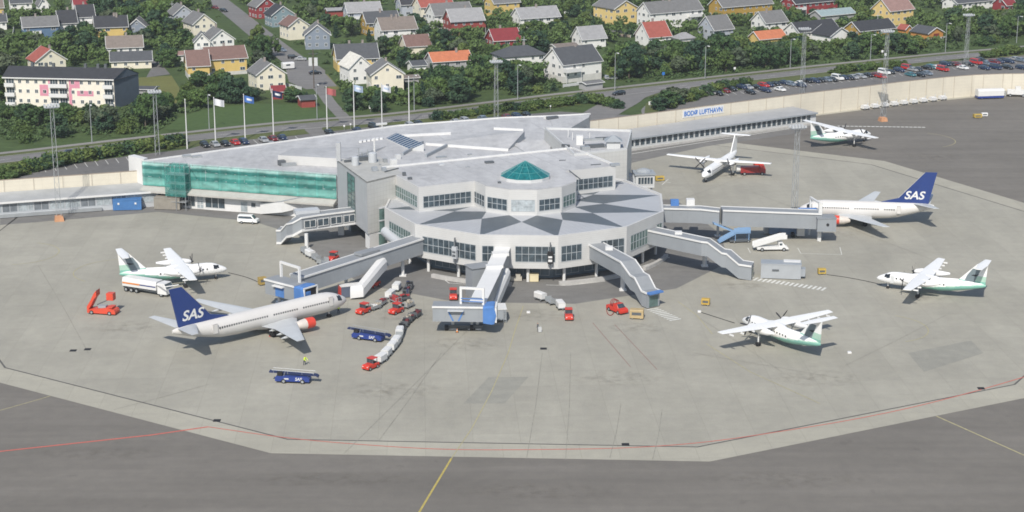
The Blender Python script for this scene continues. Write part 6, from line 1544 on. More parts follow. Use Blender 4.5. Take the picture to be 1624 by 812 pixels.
HIVIS = mat('hi_vis_yellow', (.62, .80, .06), .6, .05); DKCL = mat('dark_trousers', (.03, .035, .05), .8, .1)
person(342+0, 441, R(20), 'person in yellow vest and dark trousers walking below the left turboprop nose', HIVIS, DKCL)
person(537, 497, R(160), 'person in yellow vest standing below the left jet nose', HIVIS, DKCL)
person(483, 579, R(-40), 'person in yellow vest bending forward beyond the left jet wing tip', HIVIS, DKCL, arms=(.35, .3), lean=.18)
person(853, 526, R(200), 'person in dark clothes standing on the concrete right of the middle bridge', mat('dark_jacket', (.10, .11, .12), .8, .1), DKCL)
p = G(856, 527); tag(MB().at(p.x, p.y, 0, .4).box(-.3, .3, -.2, .2, .1, 1.0).tube((-.2, 0, 1), (-.2, 0, 1.3), .03, n=5).tube((.2, 0, 1), (.2, 0, 1.3), .03, n=5).build('luggage_trolley', OFFWHITE), 'pale luggage trolley held by the person in dark clothes', 'trolley')
# ================================================================ HOUSES
ROOFC = {'grey': (.155, .155, .155), 'pale': (.28, .28, .285), 'black': (.040, .042, .048), 'brown': (.17, .105, .09), 'red': (.30, .085, .065), 'orange': (.46, .16, .08), 'tan': (.19, .16, .14), 'slate': (.075, .08, .088), 'darkred': (.20, .03, .035), 'white': (.62, .60, .54), 'pink': (.27, .17, .15), 'teal': (.26, .33, .34)}
WALLC = {'white': (.75, .74, .71), 'cream': (.73, .68, .55), 'yellow': (.62, .45, .16), 'bright': (.70, .53, .22), 'ochre': (.40, .26, .06), 'blue': (.10, .17, .27), 'paleblue': (.40, .43, .48), 'red': (.27, .058, .048), 'grey': (.36, .36, .36), 'bluegrey': (.21, .245, .30), 'teal': (.20, .27, .30), 'crimson': (.27, .04, .043), 'orange': (.52, .25, .07)}
def rmat(c):
    return panel_mat('roof_'+c, ROOFC[c], 0, .0, 1, .75, .13) if False else mat('roof_'+c, ROOFC[c], .75, .16, .9, detail=7)
def wmat(c): return panel_mat('house_wall_'+c, WALLC[c], 0, .35, .93, .65, .06)
WIN = {}
def win_mesh(w, h):
    k = (w, h)
    if k not in WIN:
        fr, pn = MB(), MB()
        pn.box(.08, w-.08, -.03, .02, .08, h-.08)
        for x0, x1, z0, z1 in ((0, .1, 0, h), (w-.1, w, 0, h), (.1, w-.1, 0, .1), (.1, w-.1, h-.1, h), (w/2-.04, w/2+.04, .1, h-.1)): fr.box(x0, x1, -.07, .02, z0, z1)
        a, b = fr.build('window', WHITE), pn.build('pane', GLASS); WIN[k] = (a.data, b.data)
        bpy.data.objects.remove(a); bpy.data.objects.remove(b)
    return WIN[k]
HOUSES = []
def put_window(t, x, y, z, rz, w, h):
    f, p = win_mesh(w, h); o = part_of(f, 'window', t, (x, y, z), rz); q = bpy.data.objects.new('pane', p); C.objects.link(q); q.parent = o
hrand = random.Random(3)
def house(u, v, he, ur, W, ang, ridge, wall, roof, label, rise=3.2, over=.5, chim=1, hip=False, base=None, win=True, cat='house', name='house', door=False, L=None, balcony=None, lim=.62):
    """near eave corner at photo pixel (u, v) and height he; its right hand wall reaches pixel column ur; W is the depth of the other side.
    ridge 'R': ridge along the right hand wall; 'L': that wall is a gable"""
    O = G(u, v, he); a = R(ang); e1 = Vector((math.cos(a), math.sin(a), 0)); e2 = Vector((-e1.y, e1.x, 0))
    if L is None:
        lo, hi = 1, 60
        for _ in range(40):
            m = (lo+hi)/2
            if PX(O+e1*m)[0] < ur: lo = m
            else: hi = m
        L = lo
    if ridge == 'R': org, X, lx, ly = O, e1, L, W
    else: org, X, lx, ly = O+e1*L, e2, W, L
    rz = math.atan2(X.y, X.x)
    t = thing(name, label, cat, (org.x, org.y, 0), rz)
    zr = he+rise
    wb = MB()
    wb.prism([(0, 0), (lx, 0), (lx, ly), (0, ly)], 0, he)
    if not hip:
        for x in (0, lx): wb.add([(x, 0, he), (x, ly, he), (x, ly/2, zr)], [(0, 1, 2)])
    wb.build('wall', wmat(wall), t, local=True)
    sl = rise/(ly/2); o = over; rb = MB(); th = .22
    if hip:
        k = min(ly/2, lx*.35)
        c = [(-o, -o, he-sl*o*.5), (lx+o, -o, he-sl*o*.5), (lx+o, ly+o, he-sl*o*.5), (-o, ly+o, he-sl*o*.5), (k, ly/2, zr), (lx-k, ly/2, zr)]
        rb.add(c+[(x, y, z-th) for x, y, z in c[:4]], [(0, 1, 5, 4), (1, 2, 5), (2, 3, 4, 5), (3, 0, 4), (0, 6, 7, 1), (1, 7, 8, 2), (2, 8, 9, 3), (3, 9, 6, 0), (9, 8, 7, 6)])
    else:
        for s in (0, 1):
            y0, y1 = (-o, ly/2) if s == 0 else (ly+o, ly/2)
            c = [(-o, y0, he-sl*o+.12), (lx+o, y0, he-sl*o+.12), (lx+o, y1, zr+.12), (-o, y1, zr+.12)]
            v8 = c+[(x, y, z-th) for x, y, z in c]
            rb.add(v8, [(0, 1, 2, 3), (7, 6, 5, 4), (0, 4, 5, 1), (1, 5, 6, 2), (2, 6, 7, 3), (3, 7, 4, 0)])
    ro = rb.build('roof', rmat(roof), t, local=True)
    if not hip:
        bg_ = MB()
        for x in (-o-.03, lx+o-.09):
            for s in (0, 1):
                y0 = -o if s == 0 else ly+o
                bg_.add([(x, y0, he-sl*o-.18), (x+.12, y0, he-sl*o-.18), (x+.12, y0, he-sl*o+.17), (x, y0, he-sl*o+.17), (x, ly/2, zr-.18), (x+.12, ly/2, zr-.18), (x+.12, ly/2, zr+.17), (x, ly/2, zr+.17)], [(0, 1, 2, 3), (4, 7, 6, 5), (0, 4, 5, 1), (1, 5, 6, 2), (2, 6, 7, 3), (3, 7, 4, 0)])
        bg_.pieces('bargeboard', WHITE, t, local=True)
        MB().box(-o, lx+o, -o-.1, -o+.02, he-sl*o-.05, he-sl*o+.14).build('gutter', WHITE if wall != 'red' else DGREY, t, local=True)
    for i in range(chim):
        x = lx*hrand.uniform(.3, .7); y = ly*hrand.uniform(.42, .58)
        m = MB().box(x-.35, x+.35, y-.3, y+.3, zr-1.2, zr+1.0).box(x-.42, x+.42, y-.37, y+.37, zr+1.0, zr+1.12)
        m.build('chimney', mat('chimney_brick', (.30, .26, .24), .8, .15, 2), ro, local=True)
    if base:
        MB().box(-.04, lx+.04, -.04, ly+.04, 0, base).build('foundation', mat('pale_foundation', (.55, .54, .51), .8, .1), t, local=True)
    if win:
        rows = max(1, int(round((he-.3)/2.7)))
        cam_l = Vector((-org.x, -org.y, 0)).normalized()
        for side in range(4):
            A, dr, S = (((0, 0), 0, lx), ((lx, 0), math.pi/2, ly), ((lx, ly), math.pi, lx), ((0, ly), -math.pi/2, ly))[side]
            nn = Vector((math.sin(dr+rz), -math.cos(dr+rz), 0))
            if nn.dot(cam_l) < .03: continue
            n = max(1, int(S/(3.0 if S > 9 else 2.8)))
            for r in range(rows):
                z = he-1.75-r*2.7
                if z < .5: break
                for i in range(n):
                    if hrand.random() < .12: continue
                    big = hrand.random() < .3
                    w, h = (1.8, 1.2) if big and r == 0 or (r == 1 and hrand.random() < .35) else (1.1, 1.2)
                    d = S*(i+.5)/n-w/2+hrand.uniform(-.3, .3)
                    x, y = A[0]+math.cos(dr)*d, A[1]+math.sin(dr)*d
                    put_window(t, x, y, z, dr, w, h)
            if side in (1, 3) and not hip and rise > 2.3:
                d = S/2-.5; put_window(t, A[0]+math.cos(dr)*d, A[1]+math.sin(dr)*d, he+rise*.22, dr, 1.0, 1.0)
    if door:
        MB().box(lx*.4, lx*.4+1.1, -.06, .02, .1, 2.2).build('door', mat('door_red', (.22, .03, .03), .5, .1), t, local=True)
    if balcony:
        x0, x1 = balcony; z = he-2.6
        b = MB().box(lx*x0, lx*x1, -1.7, -.02, z-.2, z).box(lx*x0, lx*x1, -1.7, -1.62, z, z+1).box(lx*x0, lx*x0+.08, -1.62, -.02, z, z+1).box(lx*x1-.08, lx*x1, -1.62, -.02, z, z+1)
        b.build('balcony', WHITE if wall != 'red' else wmat('red'), t, local=True)
        ps = MB()
        for f in (x0, x1): ps.box(lx*f-.06+(0.1 if f == x0 else -.1), lx*f+.06+(0.1 if f == x0 else -.1), -1.65, -1.53, 0, z-.2)
        ps.pieces('balcony_post', WHITE, t, local=True)
    P = [PX(t.matrix_basis @ Vector(q)) for q in ((0, 0, he), (lx, 0, he), (lx, ly, he), (0, ly, he), (lx/2, ly/2, zr))]
    HOUSES.append((min(p[0] for p in P), max(p[0] for p in P), min(p[1] for p in P), PX((O.x, O.y, 0))[1], O.y, [t.matrix_basis @ Vector((x, y, 0)) for x, y in ((0, 0), (lx, 0), (lx, ly), (0, ly))], lim))
    return t
H = house
H(37, 42.5, 4.6, 92, 9, 20, 'R', 'blue', 'grey', 'blue row house with grey roof at upper left', 3.2, balcony=(.25, .5))
H(94, 36.5, 4.6, 122, 11, 20, 'R', 'white', 'black', 'white row house with black roof next to the blue one', 4.2)
H(124, 26.5, 6, 150, 10, 20, 'R', 'white', 'black', 'white row house with black roof and yellowish balcony', 4, balcony=(.1, .9))
H(151, 43, 4.2, 202, 9, 16, 'R', 'yellow', 'black', 'yellow row house with wide black roof at upper left', 3.6, chim=2)
H(203, 42, 3.4, 231, 8, 4, 'L', 'bluegrey', 'grey', 'small blue grey gabled annex right of the yellow row house', 2.9, chim=0)
H(170, 75, 4.0, 226, 8, 14, 'R', 'white', 'tan', 'low white house with brown grey roof above the apartment block', 3.4)
H(176, 97, 2.9, 240, 8, 12, 'R', 'cream', 'slate', 'cream house with dark flat looking roof behind the apartment block', 2.6, chim=0)
H(57, 97, 5.0, 104, 9, 33, 'L', 'cream', 'red', 'cream gabled house with red roof above the apartment block', 3.6)
H(306, 38, 5.0, 341, 11, 30, 'L', 'cream', 'grey', 'cream gabled house with grey roof among trees at upper left', 3.6)
H(333, 63, 5.2, 371, 10, 26, 'L', 'white', 'grey', 'white gabled house with grey roof behind the brown roofed duplex', 3.4)
H(308, 66, 4.8, 333, 6, 12, 'L', 'white', 'grey', 'white side wing house left of the white gabled house', 3.0, chim=0)
H(275, 23, 4.6, 308, 9, 26, 'L', 'paleblue', 'grey', 'pale blue gabled house half hidden by trees at upper left', 3.4)
H(328.5, 94, 5.8, 391, 9, 22, 'R', 'yellow', 'brown', 'yellow half of the brown roofed duplex, its right half', 3.4, lim=.8, base=1.2)
H(298, 104, 4.8, 332, 9.5, 16, 'R', 'yellow', 'brown', 'yellow half of the brown roofed duplex, its lower left half', 4.4, base=1.8, chim=0)
H(407, 118, 5.4, 452, 10, 24, 'L', 'cream', 'grey', 'cream gabled house with grey roof beside the street end and caravan', 3.4, lim=.85)
H(407, 11, 5.0, 439, 9, 30, 'L', 'crimson', 'grey', 'red gabled house at the street near the top edge', 3.4)
H(431, 24, 5.0, 467, 9, 26, 'L', 'teal', 'black', 'blue green gabled house with black roof by the street', 3.4)
H(458, 41, 5.6, 489, 9, 30, 'L', 'cream', 'brown', 'narrow cream house with brown roof by the street', 2.8)
H(484, 55, 5.6, 523, 9, 8, 'L', 'bluegrey', 'grey', 'blue grey gabled house facing the camera beside the street', 3.6, balcony=None)
H(535, 93, 4.6, 600, 10, 14, 'R', 'yellow', 'slate', 'house with long dark roof and yellow gable behind the bright white one', 4.2, chim=2)
H(554, 107, 5.8, 590, 10, 24, 'L', 'white', 'white', 'bright white gabled house with pale roof near the footpath', 3.6, chim=0, lim=.75)  # light grey roof; its glare in the sun is painted as white
H(589, 118, 6.4, 640, 10, 14, 'L', 'cream', 'grey', 'cream gabled house with dark grey roof behind the flags', 3.6, lim=.75)
H(552, 19.5, 5.2, 605, 9, 18, 'R', 'paleblue', 'pale', 'long pale blue house with light grey roof near the top', 3.4, balcony=(.0, .45))
H(582, 36, 5.2, 634, 9, 22, 'R', 'ochre', 'slate', 'ochre house with dark grey roof behind the white balcony house', 3.6)
H(606, 47.5, 4.8, 661, 10, 22, 'R', 'white', 'tan', 'white house with mottled brown roof and a long white balcony', 4.0, chim=2, balcony=(.0, .5))
H(645, 73, 3.0, 683, 8, 22, 'R', 'cream', 'brown', 'low house with reddish brown roof between trees', 3.4, chim=0, win=False)
H(637, 7, 5, 657, 9, 20, 'R', 'paleblue', 'black', 'pale blue house with black roof at the top edge', 3.6)
H(668, 11, 6.6, 719, 9, 26, 'R', 'cream', 'red', 'tall cream house with dark red roof at the top edge', 3.6)
H(690, 24, 5.6, 750, 9.5, 26, 'R', 'white', 'grey', 'white house with mottled grey roof behind the red house', 4.0)
H(716, 34, 5.6, 768, 9.5, 22, 'R', 'red', 'pale', 'big dark red house with light grey roof and red balcony', 4.2, balcony=(.62, 1.0))
H(784, 64, 3.6, 826, 9, 22, 'R', 'crimson', 'darkred', 'crimson house with dark red roof between the red house and white bungalow', 3.6)
H(687, 97.7, 3.0, 748, 8, 22, 'R', 'grey', 'orange', 'grey bungalow with bright orange roof', 2.6)
H(798, 90, 3.2, 866, 10, 24, 'R', 'white', 'slate', 'white bungalow with dark hipped roof left of the large white house', 2.8, hip=True)
H(784, 5, 6, 824, 9, 28, 'R', 'yellow', 'grey', 'yellow house with grey roof at the top edge above the red house', 3.4)
H(826.5, 29, 4.2, 888, 9, 26, 'R', 'white', 'pale', 'white house with light grey roof and teal terrace right of the top yellow house', 3.6)
H(974, 14, 6.6, 1010, 14, 34, 'L', 'bright', 'grey', 'big bright yellow gabled house with grey roof', 3.0, balcony=None)
H(924, 61.6, 3.6, 961, 8, 28, 'R', 'white', 'pale', 'small white house with light grey roof above the large white house', 4.0, chim=0)
H(893.8, 102, 6.4, 954, 11.5, 35, 'R', 'white', 'slate', 'large white house with dark grey roof standing by the road', 4.6, lim=.92, base=2.2, balcony=(.0, .4))
H(1032, 21, 6.6, 1114.5, 9.5, 31, 'R', 'white', 'grey', 'long white two storey house with grey roof and balconies', 3.8, chim=2, balcony=(.72, 1.0))
H(1030, 58.5, 3.8, 1064, 10, 28, 'R', 'white', 'red', 'white house with steep bright red roof', 4.8)
H(1133, 47, 4.6, 1163, 10, 33, 'R', 'paleblue', 'grey', 'pale blue house with steep grey roof right of the long white house', 4.6, chim=0)
H(1078, 61, 2.6, 1102, 5, 30, 'R', 'white', 'pale', 'small white shed with pale hipped roof beside the red roofed house', 1.8, hip=True, chim=0, win=False)
H(1146.5, 11, 6, 1225, 9.5, 31, 'R', 'ochre', 'grey', 'long ochre house with grey roof near the top', 3.6, door=True)
H(1215, 36, 4.6, 1249, 9.5, 30, 'R', 'white', 'grey', 'white gabled house with grey roof right of the long ochre house', 3.8)
H(1205, 62, 2.8, 1247, 7, 30, 'R', 'yellow', 'orange', 'low yellowish house with orange red roof behind the trees', 2.4, chim=0, win=False)
H(1262, 5.5, 5, 1329, 9, 32, 'R', 'crimson', 'black', 'long crimson house with black roof at the top right', 3.2, balcony=(.0, .2))
H(1268, 51, 3.2, 1330, 9, 32, 'R', 'white', 'black', 'white bungalow with black roof left of the blank white gable', 3.2, chim=0)
H(1317, 57, 3.4, 1349, 10, 34, 'L', 'white', 'black', 'blank white gable house with black roof by the roadside trees', 2.8, chim=0, win=False)
H(1364, 49, 3.2, 1420, 9, 32, 'R', 'ochre', 'black', 'ochre bungalow with long black roof at upper right', 3.0, chim=0)
H(1412, 17, 6.2, 1449, 10, 36, 'R', 'bright', 'pink', 'bright yellow house with pinkish roof at upper right', 4.2)
H(1472, 53, 2.7, 1496, 9, 34, 'L', 'orange', 'slate', 'small orange garage with dark red door facing the road', 2.0, chim=0, win=False, name='garage', cat='garage')
g_ = bpy.data.objects['garage']; 
H(1436, 46, 2.4, 1446, 4, 34, 'L', 'orange', 'red', 'tiny orange porch hut left of the orange garage', 1.4, chim=0, win=False, name='shed', cat='shed')
H(1303, 25, 2.6, 1356, 7, 32, 'R', 'grey', 'teal', 'long low shed with pale teal roof among trees at upper right', 1.8, chim=0, win=False, name='shed', cat='shed')
H(884, 76, 2.8, 918, 7, 28, 'R', 'white', 'tan', 'low flat white garage attached before the small white house', .9, chim=0, win=False, name='garage', cat='garage')
H(1519, 5, 3.6, 1575, 9, 32, 'R', 'white', 'slate', 'white edged dark roofed house cut by the top edge at far right', 2.4, chim=0)
H(1597, 8, 4.4, 1612, 8, 32, 'R', 'crimson', 'darkred', 'red house cut by the top edge at the far right corner', 3.0, chim=0)
H(0, 34, 3.4, 10, 8, 20, 'R', 'white', 'slate', 'white house cut by the left edge near the top', 2.6, chim=1)
H(17, 5, 4, 50, 9, 20, 'R', 'white', 'slate', 'white house cut by the top edge at the far left', 3)
H(62, 7, 4, 77, 8, 24, 'L', 'white', 'grey', 'small white house cut by the top edge left of the black roofs', 3)
H(118, 8, 4.6, 140, 8, 22, 'R', 'white', 'darkred', 'white house with dark red roof cut by the top edge', 3)
H(-12, 12, 5, 5, 9, 20, 'R', 'yellow', 'tan', 'yellowish house cut by the upper left corner', 3)
H(432, 145, 2.6, 452, 5, 12, 'R', 'crimson', 'darkred', 'little red shed behind the navy flag', 1.4, chim=0, win=False, name='shed', cat='shed')
H(520, 17, 2.6, 556, 5, 18, 'R', 'red', 'pale', 'low red outbuilding with pale roof right of the blue green house', .8, chim=0, win=False, name='shed', cat='shed')
H(640, 124, 2.4, 664, 5, 20, 'R', 'grey', 'tan', 'low shed with mossy flat roof right of the cream house', .5, chim=0, win=False, name='shed', cat='shed')
H(655, 104, 2.4, 676, 6, 22, 'R', 'white', 'slate', 'small dark roofed shed left of the orange roofed bungalow', 1.2, chim=0, win=False, name='shed', cat='shed')
H(208, 141, 2.4, 243, 5, -6, 'R', 'grey', 'slate', 'long low carport with dark flat roof right of the apartment block', .5, chim=0, win=False, name='carport', cat='carport')
H(930, 133, 2.2, 956, 4, 35, 'R', 'grey', 'grey', 'grey wooden shed right of the large white house', .4, chim=0, win=False, name='shed', cat='shed')
H(478, 158, 2.6, 500, 5, 20, 'R', 'red', 'slate', 'small brown hut hidden among trees by the footpath', .8, chim=0, win=False, name='shed', cat='shed')
H(283, 87, 2.4, 298, 5, 16, 'R', 'white', 'pink', 'small white garage left of the brown roofed duplex', .9, chim=0, win=False, name='garage', cat='garage')
# garage door, gate
def wall_panel(parent, x, y, z, rz, w, h, m, nm):
    return part_of(MB().box(0, w, -.06, .02, 0, h).build(nm, m).data, nm, parent, (x, y, z), rz)
gd = MB().box(-.06, .02, 1.6, 4.4, .1, 2.2)
o = MB().box(-.05, .03, 2.2, 5.2, .1, 2.3).build('garage_door', mat('garage_door_red', (.20, .045, .03), .6, .1), g_, local=True)
# ---- apartment block
ap = thing('apartment_block', 'cream and pink three storey apartment block with white balconies and black roof', 'building', (0, 0, 0))
O = G(180, 125, 9.2); a = R(-7); eL = Vector((-math.cos(a), -math.sin(a), 0)); nB = Vector((-math.sin(a), math.cos(a), 0)); aR = R(58); eR = Vector((math.cos(aR), math.sin(aR), 0))
lo, hi = 1, 80
for _ in range(40):
    m_ = (lo+hi)/2
    if PX(O+eL*m_)[0] > 7: lo = m_
    else: hi = m_
LA_ = lo; DA = 11; he = 9.2
ap.location = (O.x, O.y, 0)
ap.rotation_euler = (0, 0, a); bpy.context.view_layer.update()
# local frame: x to the right (wall runs -LA..0), y away
ww = MB().prism([(-LA_, 0), (0, 0), (4.2, DA), (-LA_, DA)], 0, he).build('wall', wmat('cream'), ap, local=True)
ww.data.materials.clear(); ww.data.materials.append(mat('apartment_cream', (.76, .71, .61), .65, .05))
eg = MB().add([(.02, 0, 0), (4.22, DA, 0), (4.22, DA, he), (2.12, DA/2, he+2.4), (.02, 0, he)], [(0, 1, 2, 3, 4)]).build('end_wall', mat('slate_end_wall', (.085, .11, .14), .6, .1), ap, local=True)
MB().add([(-LA_-.6, -.7, he-.1), (.3, -.7, he-.1), (2.3, DA/2, he+2.5), (-LA_-.6, DA/2, he+2.5), (4.6, DA+.5, he-.1), (-LA_-.6, DA+.5, he-.1), (-LA_-.6, -.7, he-.4), (.3, -.7, he-.4)], [(0, 1, 2, 3), (3, 2, 4, 5), (6, 7, 1, 0), (7, 6, 5, 4)]).build('roof', rmat('black'), ap, local=True)
MB().box(-LA_-.6, .3, -.75, -.6, he-.45, he-.08).build('gutter', WHITE, ap, local=True)
PINK = mat('pink_wall', (.62, .26, .34), .7, .06)
def ux(u): return -LA_*(180-u)/173
for u0, u1, z0, z1 in ((62, 76, 3.4, 6.9), (109, 126, 6.0, 9.0), (121, 147, 3.6, 5.2), (76, 80, 6.6, 8.6), (108, 113, .4, 6)):
    MB().box(ux(u0), ux(u1), -.03, .02, z0, z1).build('pink_panel', PINK, ap, local=True)
for x0, x1, nb in ((8, 23, 1), (78, 107, 2), (164, 179, 1)):
    for k in range(3):
        z = k*3.0+.35
        bo = MB().box(ux(x0), ux(x1), -1.3, -.02, z-.15, z).box(ux(x0), ux(x1), -1.3, -1.22, z, z+1.05).box(ux(x0), ux(x0)+.08, -1.22, -.02, z, z+1.05).box(ux(x1)-.08, ux(x1), -1.22, -.02, z, z+1.05).build('balcony', WHITE, ap, local=True)
        for i in range(nb):
            wv = (ux(x1)-ux(x0))/nb; xx = ux(x0)+i*wv
            window_mb((xx+.2, -.02, z+.1), (1, 0), wv-.4, 2.3, 3, 1, .1).build('window', [GLASS, WHITE], ap, local=True)
for k in range(3):
    for u in (31, 43.5, 57, 70, 115, 129, 142, 155):
        put_window(ap, ux(u)-.6, 0, k*3+1.2, 0, 1.1, 1.2)
cr_ = random.Random(5)
for u in (42, 64, 76, 127, 147, 159):
    x = ux(u); MB().box(x-.4, x+.4, DA/2-.4, DA/2+.4, he+1.6, he+3.6).build('chimney', DGREY, ap, local=True)
P = [PX(ap.matrix_world @ Vector(q)) for q in ((-LA_, 0, he), (4.2, DA, he), (0, 0, 0))]
HOUSES.append((2, 206, 106, 172, O.y, [ap.matrix_world @ Vector(q) for q in ((-LA_, -1.5, 0), (0, -1.5, 0), (4.2, DA, 0), (-LA_, DA, 0))], .86))
# ================================================================ TREES, BUSHES, MASTS, POLES
def leaf_mat(name, c0, c1):
    m = bpy.data.materials.new(name); m.use_nodes = True; nt = m.node_tree; b = nt.nodes['Principled BSDF']; b.inputs['Roughness'].default_value = .7; b.inputs['Specular IOR Level'].default_value = .2
    oi = nt.nodes.new('ShaderNodeObjectInfo'); tc = nt.nodes.new('ShaderNodeTexCoord'); nz = nt.nodes.new('ShaderNodeTexNoise'); nz.inputs['Scale'].default_value = .8; nz.inputs['Detail'].default_value = 3
    nt.links.new(tc.outputs['Object'], nz.inputs['Vector'])
    ad = nt.nodes.new('ShaderNodeMath'); ad.operation = 'MULTIPLY_ADD'; ad.inputs[1].default_value = .55; nt.links.new(oi.outputs['Random'], ad.inputs[0])
    sc_ = nt.nodes.new('ShaderNodeMath'); sc_.operation = 'MULTIPLY'; sc_.inputs[1].default_value = .5; nt.links.new(nz.outputs['Fac'], sc_.inputs[0]); nt.links.new(sc_.outputs[0], ad.inputs[2])
    r = nt.nodes.new('ShaderNodeValToRGB'); e = r.color_ramp.elements; e[0].position = .15; e[1].position = .85; e[0].color = list(c0)+[1]; e[1].color = list(c1)+[1]
    nt.links.new(ad.outputs[0], r.inputs[0]); nt.links.new(r.outputs[0], b.inputs['Base Color'])
    b.inputs['Subsurface Weight'].default_value = 0
    return m
LEAFA = leaf_mat('broad_leaves', (.026, .062, .028), (.092, .148, .040)); LEAFB = leaf_mat('dark_leaves', (.021, .050, .032), (.048, .088, .042)); LEAFC = leaf_mat('bush_leaves', (.050, .092, .028), (.125, .165, .045)); LEAFD = leaf_mat('grey_green_leaves', (.060, .085, .050), (.10, .125, .070)); BARK = mat('bark', (.11, .09, .07), .9, .2, 3)
def crown_mesh(seed, w, h, n, leaf, m, conic=False, z0=.22):
    rr = random.Random(seed); mb = MB(); cl = []
    k = 30; ec = rr.uniform(.75, 1.2)
    for i in range(k):
        if conic:
            t = (i+.5)/k; z = h*(.08+.9*t); rad = w*(1-t)*.95+.15; a = rr.uniform(0, 6.28); q = rad*rr.uniform(.35, .75)
            cl.append((q*math.cos(a), q*math.sin(a), z, rad*.55+.2))
        else:
            t = rr.random(); z = h*(z0+(1-z0)*t*.86); prof = math.sin(math.pi*min(1, .18+.78*t))**.6; a = rr.uniform(0, 6.28); q = w*prof*math.sqrt(rr.random())*.9
            cl.append((q*math.cos(a)*ec, q*math.sin(a)/ec, z, w*rr.uniform(.16, .40)))
    for i in range(n):
        cx, cy, cz, r = rr.choice(cl)
        d = Vector((rr.gauss(0, 1), rr.gauss(0, 1), rr.gauss(0, 1))).normalized(); rad = r*rr.uniform(.55, 1.05)
        p = Vector((cx, cy, cz))+Vector((d.x*rad, d.y*rad, d.z*rad*.85))
        nrm = (d+Vector((rr.gauss(0, .5), rr.gauss(0, .5), rr.gauss(0, .5)))).normalized()
        ax = nrm.orthogonal().normalized(); ang = rr.uniform(0, 6.28); bx = nrm.cross(ax)
        A = ax*math.cos(ang)+bx*math.sin(ang); B = nrm.cross(A); s = leaf*rr.uniform(.6, 1.3)
        mb.face([tuple(p-A*s-B*s*.5), tuple(p+A*s*.9-B*s*.6), tuple(p+A*s*.7+B*s*.6), tuple(p-A*s*.8+B*s*.55)])
    me = bpy.data.meshes.new('crown'); me.from_pydata(mb.v, [], mb.f); me.materials.append(m); return me
def trunk_mesh(h, r):
    mb = MB(); mb.tube((0, 0, 0), (0, 0, h*.5), r, r*.65, 7); mb.tube((0, 0, h*.48), (.2, .1, h*.85), r*.65, r*.15, 6)
    for k in range(4):
        a = k*1.7; mb.tube((0, 0, h*(.25+.1*k)), (math.cos(a)*h*.25, math.sin(a)*h*.25, h*(.5+.1*k)), r*.4, r*.1, 5)
    o = mb.build('trunk', BARK); me = o.data; bpy.data.objects.remove(o); return me
TREES = [(crown_mesh(11+i, 3.9+.45*(i % 3), 8.4, 2600, .40, (LEAFA, LEAFB, LEAFA, LEAFD, LEAFB, LEAFA, LEAFC)[i]), trunk_mesh(7.0, .22)) for i in range(7)]
CONES = [(crown_mesh(31+i, 2.0, 9.0, 1300, .30, LEAFB, True), trunk_mesh(8.0, .18)) for i in range(2)]
BUSH = [(crown_mesh(51+i, 2.9, 3.4, 1100, .30, (LEAFC, LEAFB, LEAFA)[i % 3], False, .05), trunk_mesh(2.2, .1)) for i in range(4)]
tr_ = random.Random(42)
NTREE = [0, 0]
def plant(kind, p, s, sz, label, group):
    src = tr_.choice({'tree': TREES, 'cone': CONES, 'bush': BUSH}[kind])
    o = thing({'tree': 'tree', 'cone': 'spruce_tree', 'bush': 'bush'}[kind], label, {'tree': 'tree', 'cone': 'spruce', 'bush': 'bush'}[kind], (p.x, p.y, 0), tr_.uniform(0, 6.28), group)
    o.scale = (s, s, sz)
    part_of(src[0], 'crown', o); part_of(src[1], 'trunk', o)
    NTREE[0 if kind != 'bush' else 1] += 1
def inpoly(u, v, P):
    c = False
    for (x0, y0), (x1, y1) in zip(P, P[1:]+P[:1]):
        if (y0 > v) != (y1 > v) and u < (x1-x0)*(v-y0)/(y1-y0)+x0: c = not c
    return c
def in_house(p, m=1.2):
    for h in HOUSES:
        c = sum((Vector(q[:2]) for q in h[5]), Vector((0, 0)))/4; ok = True
        for a, b in zip(h[5], h[5][1:]+h[5][:1]):
            d = (b-a); n = Vector((d.y, -d.x)).normalized()
            if (Vector(p[:2])-Vector(a[:2])).dot(n) > m: ok = False; break
        if ok: return True
    return False
ROADS = [(ROAD, 5.2), (off(ROAD, 8.6), 2.8), (smooth([G(u, v) for u, v in ((512, 138), (492, 116), (464, 94), (440, 76), (412, 54), (385, 32), (360, 12), (335, -8))], 5), 6.2), ([G(502, 136), G(525, 165), G(552, 194)], 3.4)]
def on_road(p):
    q = Vector(p[:2])
    for P, w in ROADS:
        for a, b in zip(P, P[1:]):
            a, b = Vector(a[:2]), Vector(b[:2]); d = b-a; t = max(0, min(1, (q-a).dot(d)/max(d.length_squared, 1e-6)))
            if (q-(a+d*t)).length < w: return True
    return False
OPEN = [[(203, 122), (272, 118), (288, 140), (282, 168), (262, 170), (255, 147), (210, 138)], [(250, 207), (285, 184), (330, 170), (400, 163), (470, 164), (540, 184), (440, 199), (330, 212)],
        [(452, 100), (503, 98), (520, 112), (516, 140), (486, 145), (455, 132)], [(225, 90), (252, 92), (275, 120), (230, 124)], [(960, 126), (985, 126), (985, 140), (955, 140)], [(742, 144), (812, 146), (812, 160), (735, 168)]]
def blocks(p, hh, rad):
    """would a crown of this height hide the part of a house that the photograph shows?"""
    u0, vt = PX((p.x, p.y, hh)); pxm = FPX/Vector((p.x, p.y, CAMH)).length; r = rad*pxm
    vb = PX((p.x, p.y, 0))[1]
    for (x0, x1, y0, yb, Y, _, lm) in HOUSES:
        if p.y < Y+2 and u0+r*.75 > x0 and u0-r*.75 < x1:
            lim = y0+(yb-y0)*lm
            if vt < lim and vb > y0: return True
    return False
